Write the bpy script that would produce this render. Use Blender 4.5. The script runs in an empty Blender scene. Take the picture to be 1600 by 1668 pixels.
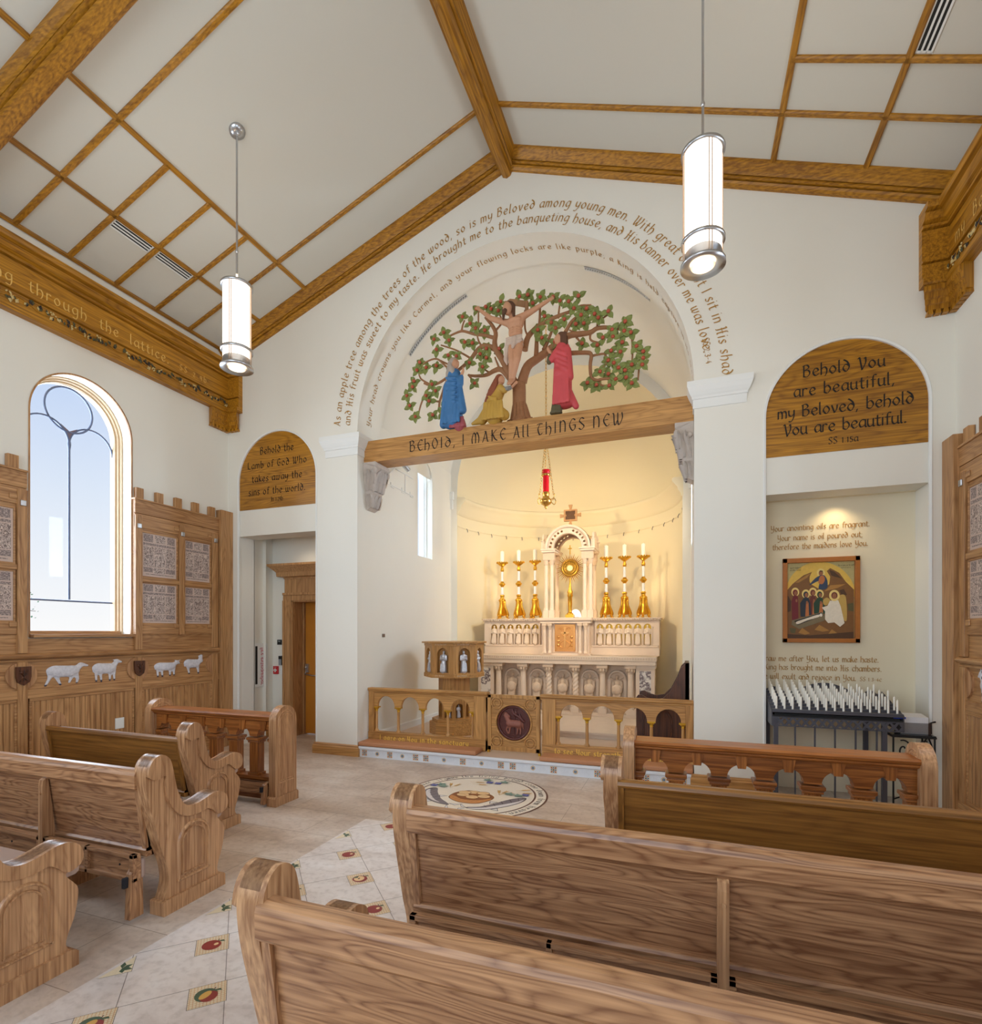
import bpy, bmesh, math, random
from mathutils import Vector, Matrix
from mathutils.geometry import tessellate_polygon
random.seed(7)
sc = bpy.context.scene
col = sc.collection
PI = math.pi
def lin(c):
    return c/12.92 if c <= 0.04045 else ((c+0.055)/1.055)**2.4
def rgb(r, g, b): return (lin(r/255), lin(g/255), lin(b/255), 1.0)
# ------------------------------------------------------------------ camera
cam_d = bpy.data.cameras.new('camera'); cam = bpy.data.objects.new('camera', cam_d); col.objects.link(cam)
cam_d.sensor_fit = 'HORIZONTAL'; cam_d.sensor_width = 36.0; cam_d.lens = 865/1600*36
cam_d.shift_y = 196/1600; cam_d.clip_start = 0.05
cam.location = (1.874, -5.667, 1.55); cam.rotation_euler = (PI/2, 0, math.radians(20))
sc.camera = cam
# ------------------------------------------------------------------ exposure, world, lights
sc.view_settings.view_transform = 'Standard'; sc.view_settings.look = 'None'
sc.view_settings.gamma = 1.0; sc.view_settings.exposure = 0.0
sc.view_settings.use_curve_mapping = False
w = bpy.data.worlds.new('sky'); sc.world = w; w.use_nodes = True
wn = w.node_tree.nodes; wl = w.node_tree.links
bg = wn['Background']; tc = wn.new('ShaderNodeTexCoord'); sx = wn.new('ShaderNodeSeparateXYZ')
rp = wn.new('ShaderNodeValToRGB'); wl.new(tc.outputs['Generated'], sx.inputs[0]); wl.new(sx.outputs['Z'], rp.inputs[0])
rp.color_ramp.elements[0].position = 0.0; rp.color_ramp.elements[0].color = (1.0, 1.0, 1.0, 1)
rp.color_ramp.elements[1].position = 0.55; rp.color_ramp.elements[1].color = rgb(158, 192, 246)
e_ = rp.color_ramp.elements.new(0.2); e_.color = rgb(226, 237, 252)
wl.new(rp.outputs[0], bg.inputs[0]); bg.inputs[1].default_value = 0.97
def area(name, loc, rot, sx_, sy_, power, color=(1, 1, 1), spread=PI):
    l = bpy.data.lights.new(name, 'AREA'); l.shape = 'RECTANGLE'; l.size = sx_; l.size_y = sy_
    l.energy = power; l.color = color; l.spread = spread
    o = bpy.data.objects.new(name, l); col.objects.link(o); o.location = loc; o.rotation_euler = rot
    return o
DAY = (0.66, 0.82, 1.0)
WARM = (1.0, 0.77, 0.44)
# daylight entering by the nave windows (both sides), plus an unseen rear window added for fill light
area('daylight_window', (-5.1, -1.87, 3.0), (0, -PI/2, 0), 3.2, 1.8, 210, DAY)
area('daylight_window', (-5.1, -5.2, 3.0), (0, -PI/2, 0), 3.2, 1.8, 240, DAY)
area('daylight_window', (5.1, -1.87, 3.0), (0, PI/2, 0), 3.2, 1.8, 110, DAY)
area('daylight_window', (5.1, -5.2, 3.0), (0, PI/2, 0), 3.2, 1.8, 160, DAY)
area('daylight_window', (0, -8.85, 2.6), (PI/2, 0, 0), 4.4, 2.8, 165, (0.74, 0.87, 1.0))
area('daylight_window', (-2.36, 1.85, 3.4), (0, -PI/2, 0), 1.3, 0.5, 10, DAY)
area('daylight_window', (2.36, 1.85, 3.4), (0, PI/2, 0), 1.3, 0.5, 75, DAY)
def spot(name, loc, aim, power, color, size=1.2, blend=0.6, soft=0.06):
    l = bpy.data.lights.new(name, 'SPOT'); l.energy = power; l.color = color; l.spot_size = size; l.spot_blend = blend
    l.shadow_soft_size = soft
    o = bpy.data.objects.new(name, l); col.objects.link(o); o.location = loc
    o.rotation_euler = (Vector(aim)-Vector(loc)).to_track_quat('-Z', 'Y').to_euler()
    return o
# track lights on both sides of the sanctuary vault, uplights standing behind the altar
for s in (-1, 1):
    spot('track_light', (s*1.72, 1.3, 3.80), (-s*0.5, 4.2, 2.6), 190, WARM, 1.6, 0.8)
    spot('track_light', (s*1.72, 0.9, 3.80), (-s*0.4, 3.0, 1.2), 62, (1, .86, .68), 1.1, 0.8)
for x, p in ((-1.0, 2.5), (0.0, 7), (1.0, 2.5)):
    l = bpy.data.lights.new('uplight', 'SPOT'); l.energy = p*5; l.color = WARM; l.shadow_soft_size = 0.08; l.spot_size = 2.6; l.spot_blend = 0.9
    o = bpy.data.objects.new('uplight', l); col.objects.link(o); o.location = (x, 3.72, 1.86)
    o.rotation_euler = (PI, 0, 0)
spot('niche_downlight', (3.25, 0.19, 2.84), (3.25, 0.30, 0.0), 7, WARM, 2.2, 0.8, 0.03)
spot('porch_downlight', (-3.2, 0.38, 2.9), (-3.3, 0.45, 0.0), 5, (1, 0.9, 0.72), 2.4, 0.8, 0.05)
# ------------------------------------------------------------------ mesh helpers
def root_off(o):
    v = Vector((0, 0, 0))
    while o is not None:
        v += o.location; o = o.parent
    return v
class MB:
    def __init__(s): s.v = []; s.f = []; s.m = []; s.s = []
    def add(s, vs, fs, mi=0, sm=False):
        n = len(s.v); s.v += [tuple(p) for p in vs]
        for f in fs:
            s.f.append([i+n for i in f]); s.m.append(mi); s.s.append(sm)
        return s
    def box(s, x0, y0, z0, x1, y1, z1, mi=0):
        return s.add([(x0,y0,z0),(x1,y0,z0),(x1,y1,z0),(x0,y1,z0),(x0,y0,z1),(x1,y0,z1),(x1,y1,z1),(x0,y1,z1)],
              [(0,3,2,1),(4,5,6,7),(0,1,5,4),(1,2,6,5),(2,3,7,6),(3,0,4,7)], mi)
    def prism(s, poly, ax, a, b, holes=(), mi=0, sm=False, caps=True):
        def P(u, v, t): return {'x': (t,u,v), 'y': (u,t,v), 'z': (u,v,t)}[ax]
        loops = [list(poly)]+[list(h) for h in holes]
        flat = [p for l in loops for p in l]
        if holes:
            tri = tessellate_polygon([[Vector((p[0], p[1], 0)) for p in l] for l in loops])
            tri = [tuple(t) for t in tri]
        else: tri = [tuple(range(len(flat)))]
        if caps:
            s.add([P(u,v,a) for u,v in flat], tri, mi)
            s.add([P(u,v,b) for u,v in flat], [t[::-1] for t in tri], mi)
        for l in loops:
            n = len(l)
            s.add([P(u,v,a) for u,v in l]+[P(u,v,b) for u,v in l], [(i,(i+1)%n,(i+1)%n+n,i+n) for i in range(n)], mi, sm)
        return s
    def loft(s, frames, prof, mi=0, closed=False, sm=False, caps=True):
        n = len(prof); vs = []
        for o, U, V in frames:
            for a, b in prof: vs.append(tuple(Vector(o)+Vector(U)*a+Vector(V)*b))
        fs = []; N = len(frames)
        for k in range(N if closed else N-1):
            k2 = (k+1) % N
            for i in range(n): fs.append((k*n+i, k*n+(i+1)%n, k2*n+(i+1)%n, k2*n+i))
        s.add(vs, fs, mi, sm)
        if caps and not closed:
            s.add(vs[:n], [tuple(range(n))], mi); s.add(vs[-n:], [tuple(range(n))[::-1]], mi)
        return s
    def lathe(s, prof, c=(0,0,0), segs=24, mi=0, sm=True, ang=2*PI, a0=0.0, ry=1.0, cp=True):
        n = len(prof); full = abs(ang-2*PI) < 1e-6; K = segs if full else segs+1
        vs = [(c[0]+r*math.cos(a0+ang*k/segs), c[1]+ry*r*math.sin(a0+ang*k/segs), c[2]+z) for k in range(K) for r, z in prof]
        fs = []
        for k in range(segs):
            k2 = (k+1) % K
            for i in range(n-1): fs.append((k*n+i, k2*n+i, k2*n+i+1, k*n+i+1))
        s.add(vs, fs, mi, sm)
        if full and cp:
            for i, fl in ((0, True), (n-1, False)):
                if prof[i][0] > 1e-4:
                    lp = [k*n+i for k in range(K)]
                    s.add([vs[q] for q in lp], [tuple(range(K))[::-1] if fl else tuple(range(K))], mi)
        return s
    def tube(s, pts, rad, segs=8, mi=0, sm=True, caps=True):
        pts = [Vector(p) for p in pts]; n = len(pts)
        if not hasattr(rad, '__len__'): rad = [rad]*n
        T = [(pts[min(i+1,n-1)]-pts[max(i-1,0)]).normalized() for i in range(n)]
        N = T[0].orthogonal().normalized(); vs = []
        for i in range(n):
            N = (N-T[i]*N.dot(T[i])).normalized(); B = T[i].cross(N)
            for k in range(segs):
                a = 2*PI*k/segs; vs.append(tuple(pts[i]+(N*math.cos(a)+B*math.sin(a))*rad[i]))
        fs = [(i*segs+k, i*segs+(k+1)%segs, (i+1)*segs+(k+1)%segs, (i+1)*segs+k) for i in range(n-1) for k in range(segs)]
        s.add(vs, fs, mi, sm)
        if caps: s.add(vs[:segs], [tuple(range(segs))[::-1]], mi); s.add(vs[-segs:], [tuple(range(segs))], mi)
        return s
    def ell(s, c, r, M=None, mi=0, U=14, V=9):
        if not hasattr(r, '__len__'): r = (r, r, r)
        vs = []; c = Vector(c)
        for j in range(V+1):
            t = PI*j/V
            for i in range(U):
                p = Vector((r[0]*math.sin(t)*math.cos(2*PI*i/U), r[1]*math.sin(t)*math.sin(2*PI*i/U), r[2]*math.cos(t)))
                vs.append(tuple(c+((M @ p) if M is not None else p)))
        fs = [(j*U+i, (j+1)*U+i, (j+1)*U+(i+1)%U, j*U+(i+1)%U) for j in range(V) for i in range(U)]
        return s.add(vs, fs, mi, True)
    def cap(s, p, q, r0, r1, mi=0, U=12):
        s.ell(p, r0, mi=mi, U=U, V=8); s.ell(q, r1, mi=mi, U=U, V=8)
        if (Vector(p)-Vector(q)).length > 1e-4: s.tube([p, q], [r0*0.99, r1*0.99], U, mi)
        return s
    def map(s, fn): s.v = [tuple(fn(*p)) for p in s.v]; return s
    def build(s, name, mats, parent=None, bev=0.0, kind=None, local=False, seg=2):
        me = bpy.data.meshes.new(name)
        off = Vector((0,0,0)) if (local or parent is None) else root_off(parent)
        me.from_pydata([tuple(Vector(p)-off) for p in s.v], [], s.f)
        if not isinstance(mats, (list, tuple)): mats = [mats]
        for m in mats: me.materials.append(m)
        for p, mi, sm in zip(me.polygons, s.m, s.s): p.material_index = mi; p.use_smooth = sm
        bm = bmesh.new(); bm.from_mesh(me)
        bmesh.ops.remove_doubles(bm, verts=bm.verts, dist=1e-5) if False else None
        bmesh.ops.recalc_face_normals(bm, faces=bm.faces); bm.to_mesh(me); bm.free()
        o = bpy.data.objects.new(name, me); col.objects.link(o)
        if parent is not None: o.parent = parent
        if bev > 0:
            b = o.modifiers.new('bevel', 'BEVEL'); b.width = bev; b.segments = seg; b.limit_method = 'ANGLE'; b.angle_limit = math.radians(50)
        if kind: o['kind'] = kind
        return o
def thing(name, label, cat, loc=(0,0,0), group=None, rz=0.0):
    o = bpy.data.objects.new(name, None); col.objects.link(o); o.location = loc; o.rotation_euler = (0,0,rz)
    o.empty_display_size = 0.1; o['label'] = label; o['category'] = cat
    if group: o['group'] = group
    return o
def tag(o, label, cat, group=None):
    o['label'] = label; o['category'] = cat
    if group: o['group'] = group
    return o
def struct(name, mb, mats, **k): return mb.build(name, mats, kind='structure', **k)
def copy_tree(o, parent=None):
    c = o.copy(); col.objects.link(c)
    if parent is not None: c.parent = parent
    for ch in list(o.children): copy_tree(ch, c)
    return c
def arc(cx, cy, r, a0, a1, n): return [(cx+r*math.cos(a0+(a1-a0)*i/n), cy+r*math.sin(a0+(a1-a0)*i/n)) for i in range(n+1)]
def arch_poly(x0, x1, zb, zs, n=24):
    c = (x0+x1)/2; r = (x1-x0)/2
    return [(x0, zb), (x1, zb)]+arc(c, zs, r, 0, PI, n)
def blob(prims, vox=0.008, smooth=2, flat=None):
    """one continuous skin over overlapping capsules and ellipsoids; returns a mesh"""
    m = MB()
    for p in prims:
        if p[0] == 'c': m.cap(p[1], p[2], p[3], p[4])
        else: m.ell(p[1], p[2], p[3] if len(p) > 3 else None)
    if flat: m.map(flat)
    o = m.build('skin', [])
    r = o.modifiers.new('r', 'REMESH'); r.mode = 'VOXEL'; r.voxel_size = vox; r.use_smooth_shade = True
    q = o.modifiers.new('s', 'SMOOTH'); q.iterations = smooth; q.factor = 0.5
    dg = bpy.context.evaluated_depsgraph_get()
    me = bpy.data.meshes.new_from_object(o.evaluated_get(dg))
    old = o.data; bpy.data.objects.remove(o); bpy.data.meshes.remove(old)
    return me
def place(name, me, mat, parent=None):
    """link a mesh whose vertices are in world coordinates"""
    off = root_off(parent) if parent is not None else Vector((0,0,0))
    me.transform(Matrix.Translation(-off)); me.materials.clear(); me.materials.append(mat); me.name = name
    for p in me.polygons: p.use_smooth = True
    o = bpy.data.objects.new(name, me); col.objects.link(o)
    if parent is not None: o.parent = parent
    return o
def rotm(ax, deg): return Matrix.Rotation(math.radians(deg), 3, ax)
# ------------------------------------------------------------------ materials
def newmat(name):
    m = bpy.data.materials.new(name); m.use_nodes = True
    return m, m.node_tree.nodes, m.node_tree.links, m.node_tree.nodes['Principled BSDF']
def plain(name, c, rough=0.6, metal=0.0, spec=0.5, noise=0.0, nscale=20, bump=0.0, emit=None, es=0, trans=0.0, ior=1.45):
    m, n, l, b = newmat(name)
    b.inputs['Base Color'].default_value = c; b.inputs['Roughness'].default_value = rough
    b.inputs['Metallic'].default_value = metal; b.inputs['Specular IOR Level'].default_value = spec
    if trans: b.inputs['Transmission Weight'].default_value = trans; b.inputs['IOR'].default_value = ior
    if emit: b.inputs['Emission Color'].default_value = emit; b.inputs['Emission Strength'].default_value = es
    if noise or bump:
        t = n.new('ShaderNodeTexCoord'); x = n.new('ShaderNodeTexNoise'); x.inputs['Scale'].default_value = nscale; x.inputs['Detail'].default_value = 6
        l.new(t.outputs['Object'], x.inputs['Vector'])
        if noise:
            mx = n.new('ShaderNodeMix'); mx.data_type = 'RGBA'
            mx.inputs['A'].default_value = tuple(v*(1-noise) for v in c[:3])+(1,); mx.inputs['B'].default_value = tuple(min(1, v*(1+noise)) for v in c[:3])+(1,)
            l.new(x.outputs['Fac'], mx.inputs['Factor']); l.new(mx.outputs['Result'], b.inputs['Base Color'])
        if bump:
            bp = n.new('ShaderNodeBump'); bp.inputs['Strength'].default_value = bump; bp.inputs['Distance'].default_value = 0.01
            l.new(x.outputs['Fac'], bp.inputs['Height']); l.new(bp.outputs[0], b.inputs['Normal'])
    return m
def wood(name, light, dark, ax='x', rough=0.38, rings=34, ringw=0.12, sc_=1.0):
    m, n, l, b = newmat(name)
    t = n.new('ShaderNodeTexCoord'); oi = n.new('ShaderNodeObjectInfo'); mp = n.new('ShaderNodeMapping')
    va = n.new('ShaderNodeVectorMath'); va.operation = 'ADD'
    sr = n.new('ShaderNodeMath'); sr.operation = 'MULTIPLY'; sr.inputs[1].default_value = 37.0
    l.new(oi.outputs['Random'], sr.inputs[0]); l.new(t.outputs['Object'], va.inputs[0]); l.new(sr.outputs[0], va.inputs[1])
    l.new(va.outputs[0], mp.inputs['Vector'])
    k = {'x': (0.55, 4.2, 4.2), 'y': (4.2, 0.55, 4.2), 'z': (4.2, 4.2, 0.55)}[ax]
    mp.inputs['Scale'].default_value = tuple(q*sc_ for q in k)
    ns = n.new('ShaderNodeTexNoise'); ns.inputs['Scale'].default_value = 1.0; ns.inputs['Detail'].default_value = 2.0; ns.inputs['Distortion'].default_value = 0.25
    l.new(mp.outputs[0], ns.inputs['Vector'])
    mu = n.new('ShaderNodeMath'); mu.operation = 'MULTIPLY'; mu.inputs[1].default_value = rings*PI
    si = n.new('ShaderNodeMath'); si.operation = 'SINE'; l.new(ns.outputs['Fac'], mu.inputs[0]); l.new(mu.outputs[0], si.inputs[0])
    mr0 = n.new('ShaderNodeMapRange'); mr0.inputs['From Min'].default_value = -1; l.new(si.outputs[0], mr0.inputs['Value'])
    mr = n.new('ShaderNodeMath'); mr.operation = 'POWER'; mr.inputs[1].default_value = 0.45; l.new(mr0.outputs[0], mr.inputs[0])
    # fine pores along the grain
    m2 = n.new('ShaderNodeMapping'); m2.inputs['Scale'].default_value = {'x': (2, 75, 75), 'y': (75, 2, 75), 'z': (75, 75, 2)}[ax]
    l.new(va.outputs[0], m2.inputs['Vector'])
    n2 = n.new('ShaderNodeTexNoise'); n2.inputs['Scale'].default_value = 1.0; n2.inputs['Detail'].default_value = 3.0; l.new(m2.outputs[0], n2.inputs['Vector'])
    # broad tone
    n3 = n.new('ShaderNodeTexNoise'); n3.inputs['Scale'].default_value = 0.45; n3.inputs['Detail'].default_value = 1.0; l.new(mp.outputs[0], n3.inputs['Vector'])
    a1 = n.new('ShaderNodeMath'); a1.operation = 'MULTIPLY'; a1.inputs[1].default_value = ringw; l.new(mr.outputs[0], a1.inputs[0])
    a2 = n.new('ShaderNodeMath'); a2.operation = 'MULTIPLY_ADD'; a2.inputs[1].default_value = 0.62; l.new(n2.outputs['Fac'], a2.inputs[0]); l.new(a1.outputs[0], a2.inputs[2])
    a3 = n.new('ShaderNodeMath'); a3.operation = 'MULTIPLY_ADD'; a3.inputs[1].default_value = 0.22; l.new(n3.outputs['Fac'], a3.inputs[0]); l.new(a2.outputs[0], a3.inputs[2])
    cr = n.new('ShaderNodeValToRGB'); lo = 0.33+ringw*0.30; cr.color_ramp.elements[0].position = lo; cr.color_ramp.elements[1].position = lo+0.22+ringw*0.72
    cr.color_ramp.elements[0].color = dark; cr.color_ramp.elements[1].color = light
    l.new(a3.outputs[0], cr.inputs[0]); l.new(cr.outputs[0], b.inputs['Base Color'])
    b.inputs['Roughness'].default_value = rough
    bp = n.new('ShaderNodeBump'); bp.inputs['Strength'].default_value = 0.06; bp.inputs['Distance'].default_value = 0.004
    l.new(n2.outputs['Fac'], bp.inputs['Height']); l.new(bp.outputs[0], b.inputs['Normal'])
    return m
WL, WD = rgb(198, 148, 104), rgb(128, 84, 54)          # pew oak
GL, GD = rgb(198, 138, 34), rgb(132, 84, 14)           # golden oak of beams and cornices
PL, PD = rgb(204, 156, 104), rgb(150, 104, 62)           # wall panelling oak
W = {a: wood('pew_oak_'+a, WL, WD, a, 0.34, ringw=0.17, sc_=2.1) for a in 'xyz'}
G = {a: wood('golden_oak_'+a, GL, GD, a, 0.42) for a in 'xyz'}
P = {a: wood('panel_oak_'+a, PL, PD, a, 0.42) for a in 'xyz'}
RO = {a: wood('red_oak_'+a, rgb(190, 118, 56), rgb(122, 66, 24), a, 0.36, ringw=.06) for a in 'xyz'}
BO = {a: wood('brown_oak_'+a, rgb(160, 108, 46), rgb(112, 70, 26), a, 0.36, ringw=.05) for a in 'xyz'}
LO = {a: wood('rail_oak_'+a, rgb(210, 156, 90), rgb(158, 110, 56), a, 0.42) for a in 'xyz'}
EO = wood('pew_end_oak_z', rgb(210, 162, 116), rgb(150, 104, 68), 'z', 0.34, sc_=1.8, ringw=.06)
WALNUT = wood('walnut_z', rgb(104, 58, 30), rgb(56, 28, 12), 'z', 0.4)
M_WALL = plain('cream_plaster', rgb(235, 231, 220), 0.85, spec=0.2, noise=0.015, nscale=3)
M_CEIL = plain('ceiling_plaster', rgb(214, 210, 198), 0.9, spec=0.15)
M_TRIM = plain('white_paint', rgb(236, 236, 232), 0.6, spec=0.3)
M_APSE = plain('apse_plaster', rgb(236, 224, 194), 0.85, spec=0.2)
M_STONE = plain('altar_limestone', rgb(226, 205, 184), 0.55, noise=0.07, nscale=9, bump=0.05)
M_STONE2 = plain('relief_limestone', rgb(214, 190, 166), 0.65, noise=0.12, nscale=40, bump=0.35)
M_CORB = plain('corbel_stone', rgb(196, 184, 174), 0.8, noise=0.12, nscale=25, bump=0.4)
M_GOLD = plain('gold', rgb(222, 170, 62), 0.28, metal=1.0, noise=0.2, nscale=40)
M_GILT = plain('gilding', rgb(206, 158, 50), 0.4, metal=0.75)
M_BRASS = plain('brass', rgb(226, 180, 96), 0.25, metal=1.0)
M_STEEL = plain('brushed_steel', rgb(200, 202, 206), 0.3, metal=1.0)
M_IRON = plain('dark_iron', rgb(84, 84, 92), 0.5, metal=0.4)
M_BLACK = plain('black', rgb(20, 19, 18), 0.6)
M_TEXTD = plain('carved_black_letter', rgb(26, 18, 12), 0.7)
M_TEXTG = plain('bronze_letter', rgb(176, 128, 52), 0.55, metal=0.1)
M_TEXTL = plain('pale_gold_letter', rgb(232, 190, 104), 0.5, metal=0.2)
M_WAX = plain('candle_wax', rgb(244, 240, 228), 0.5, spec=0.4)
M_LEATH = plain('tan_cushion', rgb(186, 128, 88), 0.55, noise=0.03, nscale=60)
M_SEAT = plain('mauve_cushion', rgb(176, 148, 132), 0.7)
M_MARBLE = plain('white_marble', rgb(226, 228, 232), 0.3, noise=0.08, nscale=7)
M_SKIN = plain('painted_skin', rgb(206, 152, 116), 0.6, noise=0.06, nscale=30)
M_RUBBER = plain('black_rubber', rgb(24, 26, 34), 0.5)
def stone_floor(name, tiles):
    m, n, l, b = newmat(name)
    t = n.new('ShaderNodeTexCoord')
    n1 = n.new('ShaderNodeTexNoise'); n1.inputs['Scale'].default_value = 1.6; n1.inputs['Detail'].default_value = 8; n1.inputs['Roughness'].default_value = 0.65; n1.inputs['Distortion'].default_value = 0.4
    mp = n.new('ShaderNodeMapping'); mp.inputs['Scale'].default_value = (1.0, 1.9, 1.0); l.new(t.outputs['Object'], mp.inputs['Vector']); l.new(mp.outputs[0], n1.inputs['Vector'])
    cr = n.new('ShaderNodeValToRGB'); e = cr.color_ramp.elements
    if tiles == 'aisle': cols = [(0.3, rgb(198, 184, 176)), (0.5, rgb(222, 212, 206)), (0.7, rgb(232, 226, 222))]
    else: cols = [(0.30, rgb(176, 156, 140)), (0.5, rgb(206, 188, 172)), (0.68, rgb(218, 206, 194))]
    e[0].position, e[0].color = cols[0]; e[1].position, e[1].color = cols[2]; k = e.new(cols[1][0]); k.color = cols[1][1]
    l.new(n1.outputs['Fac'], cr.inputs[0])
    n2 = n.new('ShaderNodeTexNoise'); n2.inputs['Scale'].default_value = 26; n2.inputs['Detail'].default_value = 5; l.new(t.outputs['Object'], n2.inputs['Vector'])
    mx = n.new('ShaderNodeMix'); mx.data_type = 'RGBA'; mx.blend_type = 'MULTIPLY'; mx.inputs['Factor'].default_value = 0.35
    c2 = n.new('ShaderNodeValToRGB'); c2.color_ramp.elements[0].position = 0.3; c2.color_ramp.elements[0].color = (0.55, 0.5, 0.46, 1); c2.color_ramp.elements[1].position = 0.52
    l.new(n2.outputs['Fac'], c2.inputs[0]); l.new(cr.outputs[0], mx.inputs['A']); l.new(c2.outputs[0], mx.inputs['B'])
    # joints
    m3 = n.new('ShaderNodeMapping'); l.new(t.outputs['Object'], m3.inputs['Vector'])
    br = n.new('ShaderNodeTexBrick')
    if tiles == 'aisle':
        m3.inputs['Rotation'].default_value = (0, 0, PI/4); br.offset = 0.0; bw = bh = 0.4045
        m3.inputs['Location'].default_value = (-1.5405+0.06, 2.006-0.06, 0)
    else:
        br.offset = 0.5; bw, bh = 0.92, 0.46
    br.inputs['Scale'].default_value = 1.0; br.inputs['Brick Width'].default_value = bw; br.inputs['Row Height'].default_value = bh
    br.inputs['Mortar Size'].default_value = 0.0022; br.inputs['Mortar Smooth'].default_value = 0.3
    br.inputs['Color1'].default_value = (1, 1, 1, 1); br.inputs['Color2'].default_value = (0.90, 0.87, 0.85, 1) if tiles != 'aisle' else (0.97, 0.96, 0.95, 1)
    br.inputs['Mortar'].default_value = (0.42, 0.37, 0.33, 1) if tiles != 'aisle' else (0.3, 0.27, 0.25, 1)
    l.new(m3.outputs[0], br.inputs['Vector'])
    m4 = n.new('ShaderNodeMix'); m4.data_type = 'RGBA'; m4.blend_type = 'MULTIPLY'; m4.inputs['Factor'].default_value = 0.9
    l.new(mx.outputs['Result'], m4.inputs['A']); l.new(br.outputs['Color'], m4.inputs['B']); l.new(m4.outputs['Result'], b.inputs['Base Color'])
    b.inputs['Roughness'].default_value = 0.42
    return m
M_FLOOR = stone_floor('travertine_floor', 'nave'); M_AISLE = stone_floor('pale_aisle_stone', 'aisle')
def glass(name, tint=(1, 1, 1, 1), rough=0.0):
    m, n, l, b = newmat(name); n.remove(b)
    tr = n.new('ShaderNodeBsdfTransparent'); tr.inputs[0].default_value = tint
    gl = n.new('ShaderNodeBsdfGlossy'); gl.inputs['Roughness'].default_value = 0.02
    mx = n.new('ShaderNodeMixShader'); mx.inputs[0].default_value = 0.004
    l.new(tr.outputs[0], mx.inputs[1]); l.new(gl.outputs[0], mx.inputs[2]); l.new(mx.outputs[0], n['Material Output'].inputs[0])
    return m
M_GLASS = glass('window_glass')
# ------------------------------------------------------------------ big structure
XW = 4.07; YR = -8.6; SP = 4.02; RA = 1.967; ZR = 6.9; SL = 0.371
def ceil_z(x): return ZR-SL*abs(x)
struct('floor', MB().box(-4.4, YR-.1, -0.12, 4.4, 1.2, 0.0), M_FLOOR)
struct('floor_aisle', MB().prism([(-0.61, -8.5), (0.61, -8.5), (0.61, -1.88), (-0.61, -1.88)], 'z', -0.05, 0.0015), M_AISLE)
SAN = 0.13
struct('floor_sanctuary', MB().prism([(-1.967, 0.012), (1.967, 0.012), (1.967, 2.84)]+[(1.9*math.cos(a), 2.84+1.9*math.sin(a)) for a in [PI*i/32 for i in range(33)]]+[(-1.967, 2.84)], 'z', -0.05, SAN), plain('sanctuary_stone', rgb(214, 188, 166), 0.4, noise=0.05, nscale=4))
# altar wall with its three arches
zt = ceil_z(4.4)+0.1
wall = [(-4.37, 0), (4.37, 0), (4.37, zt), (0, ZR+0.12), (-4.37, zt)]
# keep the outline simple: openings reach the floor, so they are cut as notches
left_n = [(-3.89, 0)]+[(x, z) for x, z in arc(-3.237, 3.592, 0.653, PI, 0, 24)]+[(-2.584, 0)]
mid_n = [(-RA, 0)]+arc(0, SP, RA, PI, 0, 48)+[(RA, 0)]
right_n = [(2.593, 0)]+arc(3.2465, 3.592, 0.6535, PI, 0, 24)+[(3.9, 0)]
outline = [(-4.37, 0)]+left_n+mid_n+right_n+[(4.37, 0), (4.37, zt), (0, ZR+0.12), (-4.37, zt)]
wb = MB()
tri = tessellate_polygon([[Vector((p[0], p[1], 0)) for p in outline]])
wb.add([(u, 0.0, v) for u, v in outline], [tuple(t) for t in tri]); wb.add([(u, 0.52, v) for u, v in outline], [tuple(t)[::-1] for t in tri])
def strip(mb, pts, y0, y1, sm):
    n = len(pts); mb.add([(u, y0, v) for u, v in pts]+[(u, y1, v) for u, v in pts], [(i, i+1, i+1+n, i+n) for i in range(n-1)], 0, sm)
strip(wb, mid_n[1:-1], 0, 0.52, True); strip(wb, mid_n[:2], 0, 0.52, False); strip(wb, mid_n[-2:], 0, 0.52, False)
strip(wb, left_n, 0, 0.30, False); strip(wb, right_n, 0, 0.34, False)
struct('wall_back', wb, M_WALL)
# the lintel walls under the two lettered tympana
for k, (a, b) in enumerate(((-3.885, -2.589), (2.598, 3.895))):
    struct('trim_%d' % (k+1), MB().box(a, 0.025, 2.866, b, 0.32, 3.3), M_WALL)
    c = (a+b)/2; r = (b-a)/2
    fr = [((c+(r-0.004)*math.cos(t), 0, 3.592+(r-0.004)*math.sin(t)), (math.cos(t), 0, math.sin(t)), (0, 1, 0)) for t in [PI*i/40 for i in range(41)]]
    fr = [((b-0.004, 0, 0.0), (1, 0, 0), (0, 1, 0))]+fr+[((a+0.004, 0, 0.0), (-1, 0, 0), (0, 1, 0))]
    struct('trim_%d' % (k+3), MB().loft(fr, [(-0.006, -0.002), (0.012, -0.008), (0.018, -0.002), (0.018, 0.01), (-0.006, 0.02)], sm=False), M_TRIM)
# side porch behind the left opening and niche behind the right one
pb = MB()
pb.box(-4.05, 0.30, 0, -3.95, 0.72, 2.95)                       # side
pb.prism([(-4.05, 0), (-3.60, 0), (-3.60, 2.02), (-2.62, 2.02), (-2.62, 0), (-2.3, 0), (-2.3, 2.95), (-4.05, 2.95)], 'y', 0.72, 0.80)
pb.box(-4.05, 0.30, 2.95, -2.0, 1.2, 3.02); pb.box(-2.55, 0.30, 0, -2.45, 1.2, 2.95)
pb.box(-3.95, 0.29, 0, -3.89, 0.31, 2.95)
struct('wall_porch', pb, M_WALL)
nb = MB().box(2.40, 0.346, 0, 3.95, 0.42, 2.9); nb.box(2.30, 0.10, 0, 2.42, 0.42, 2.9); nb.box(2.42, 0.3, 2.863, 3.9, 0.4, 2.9)
struct('wall_niche', nb, plain('niche_plaster', rgb(232, 220, 192), 0.85, spec=0.2))
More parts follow.
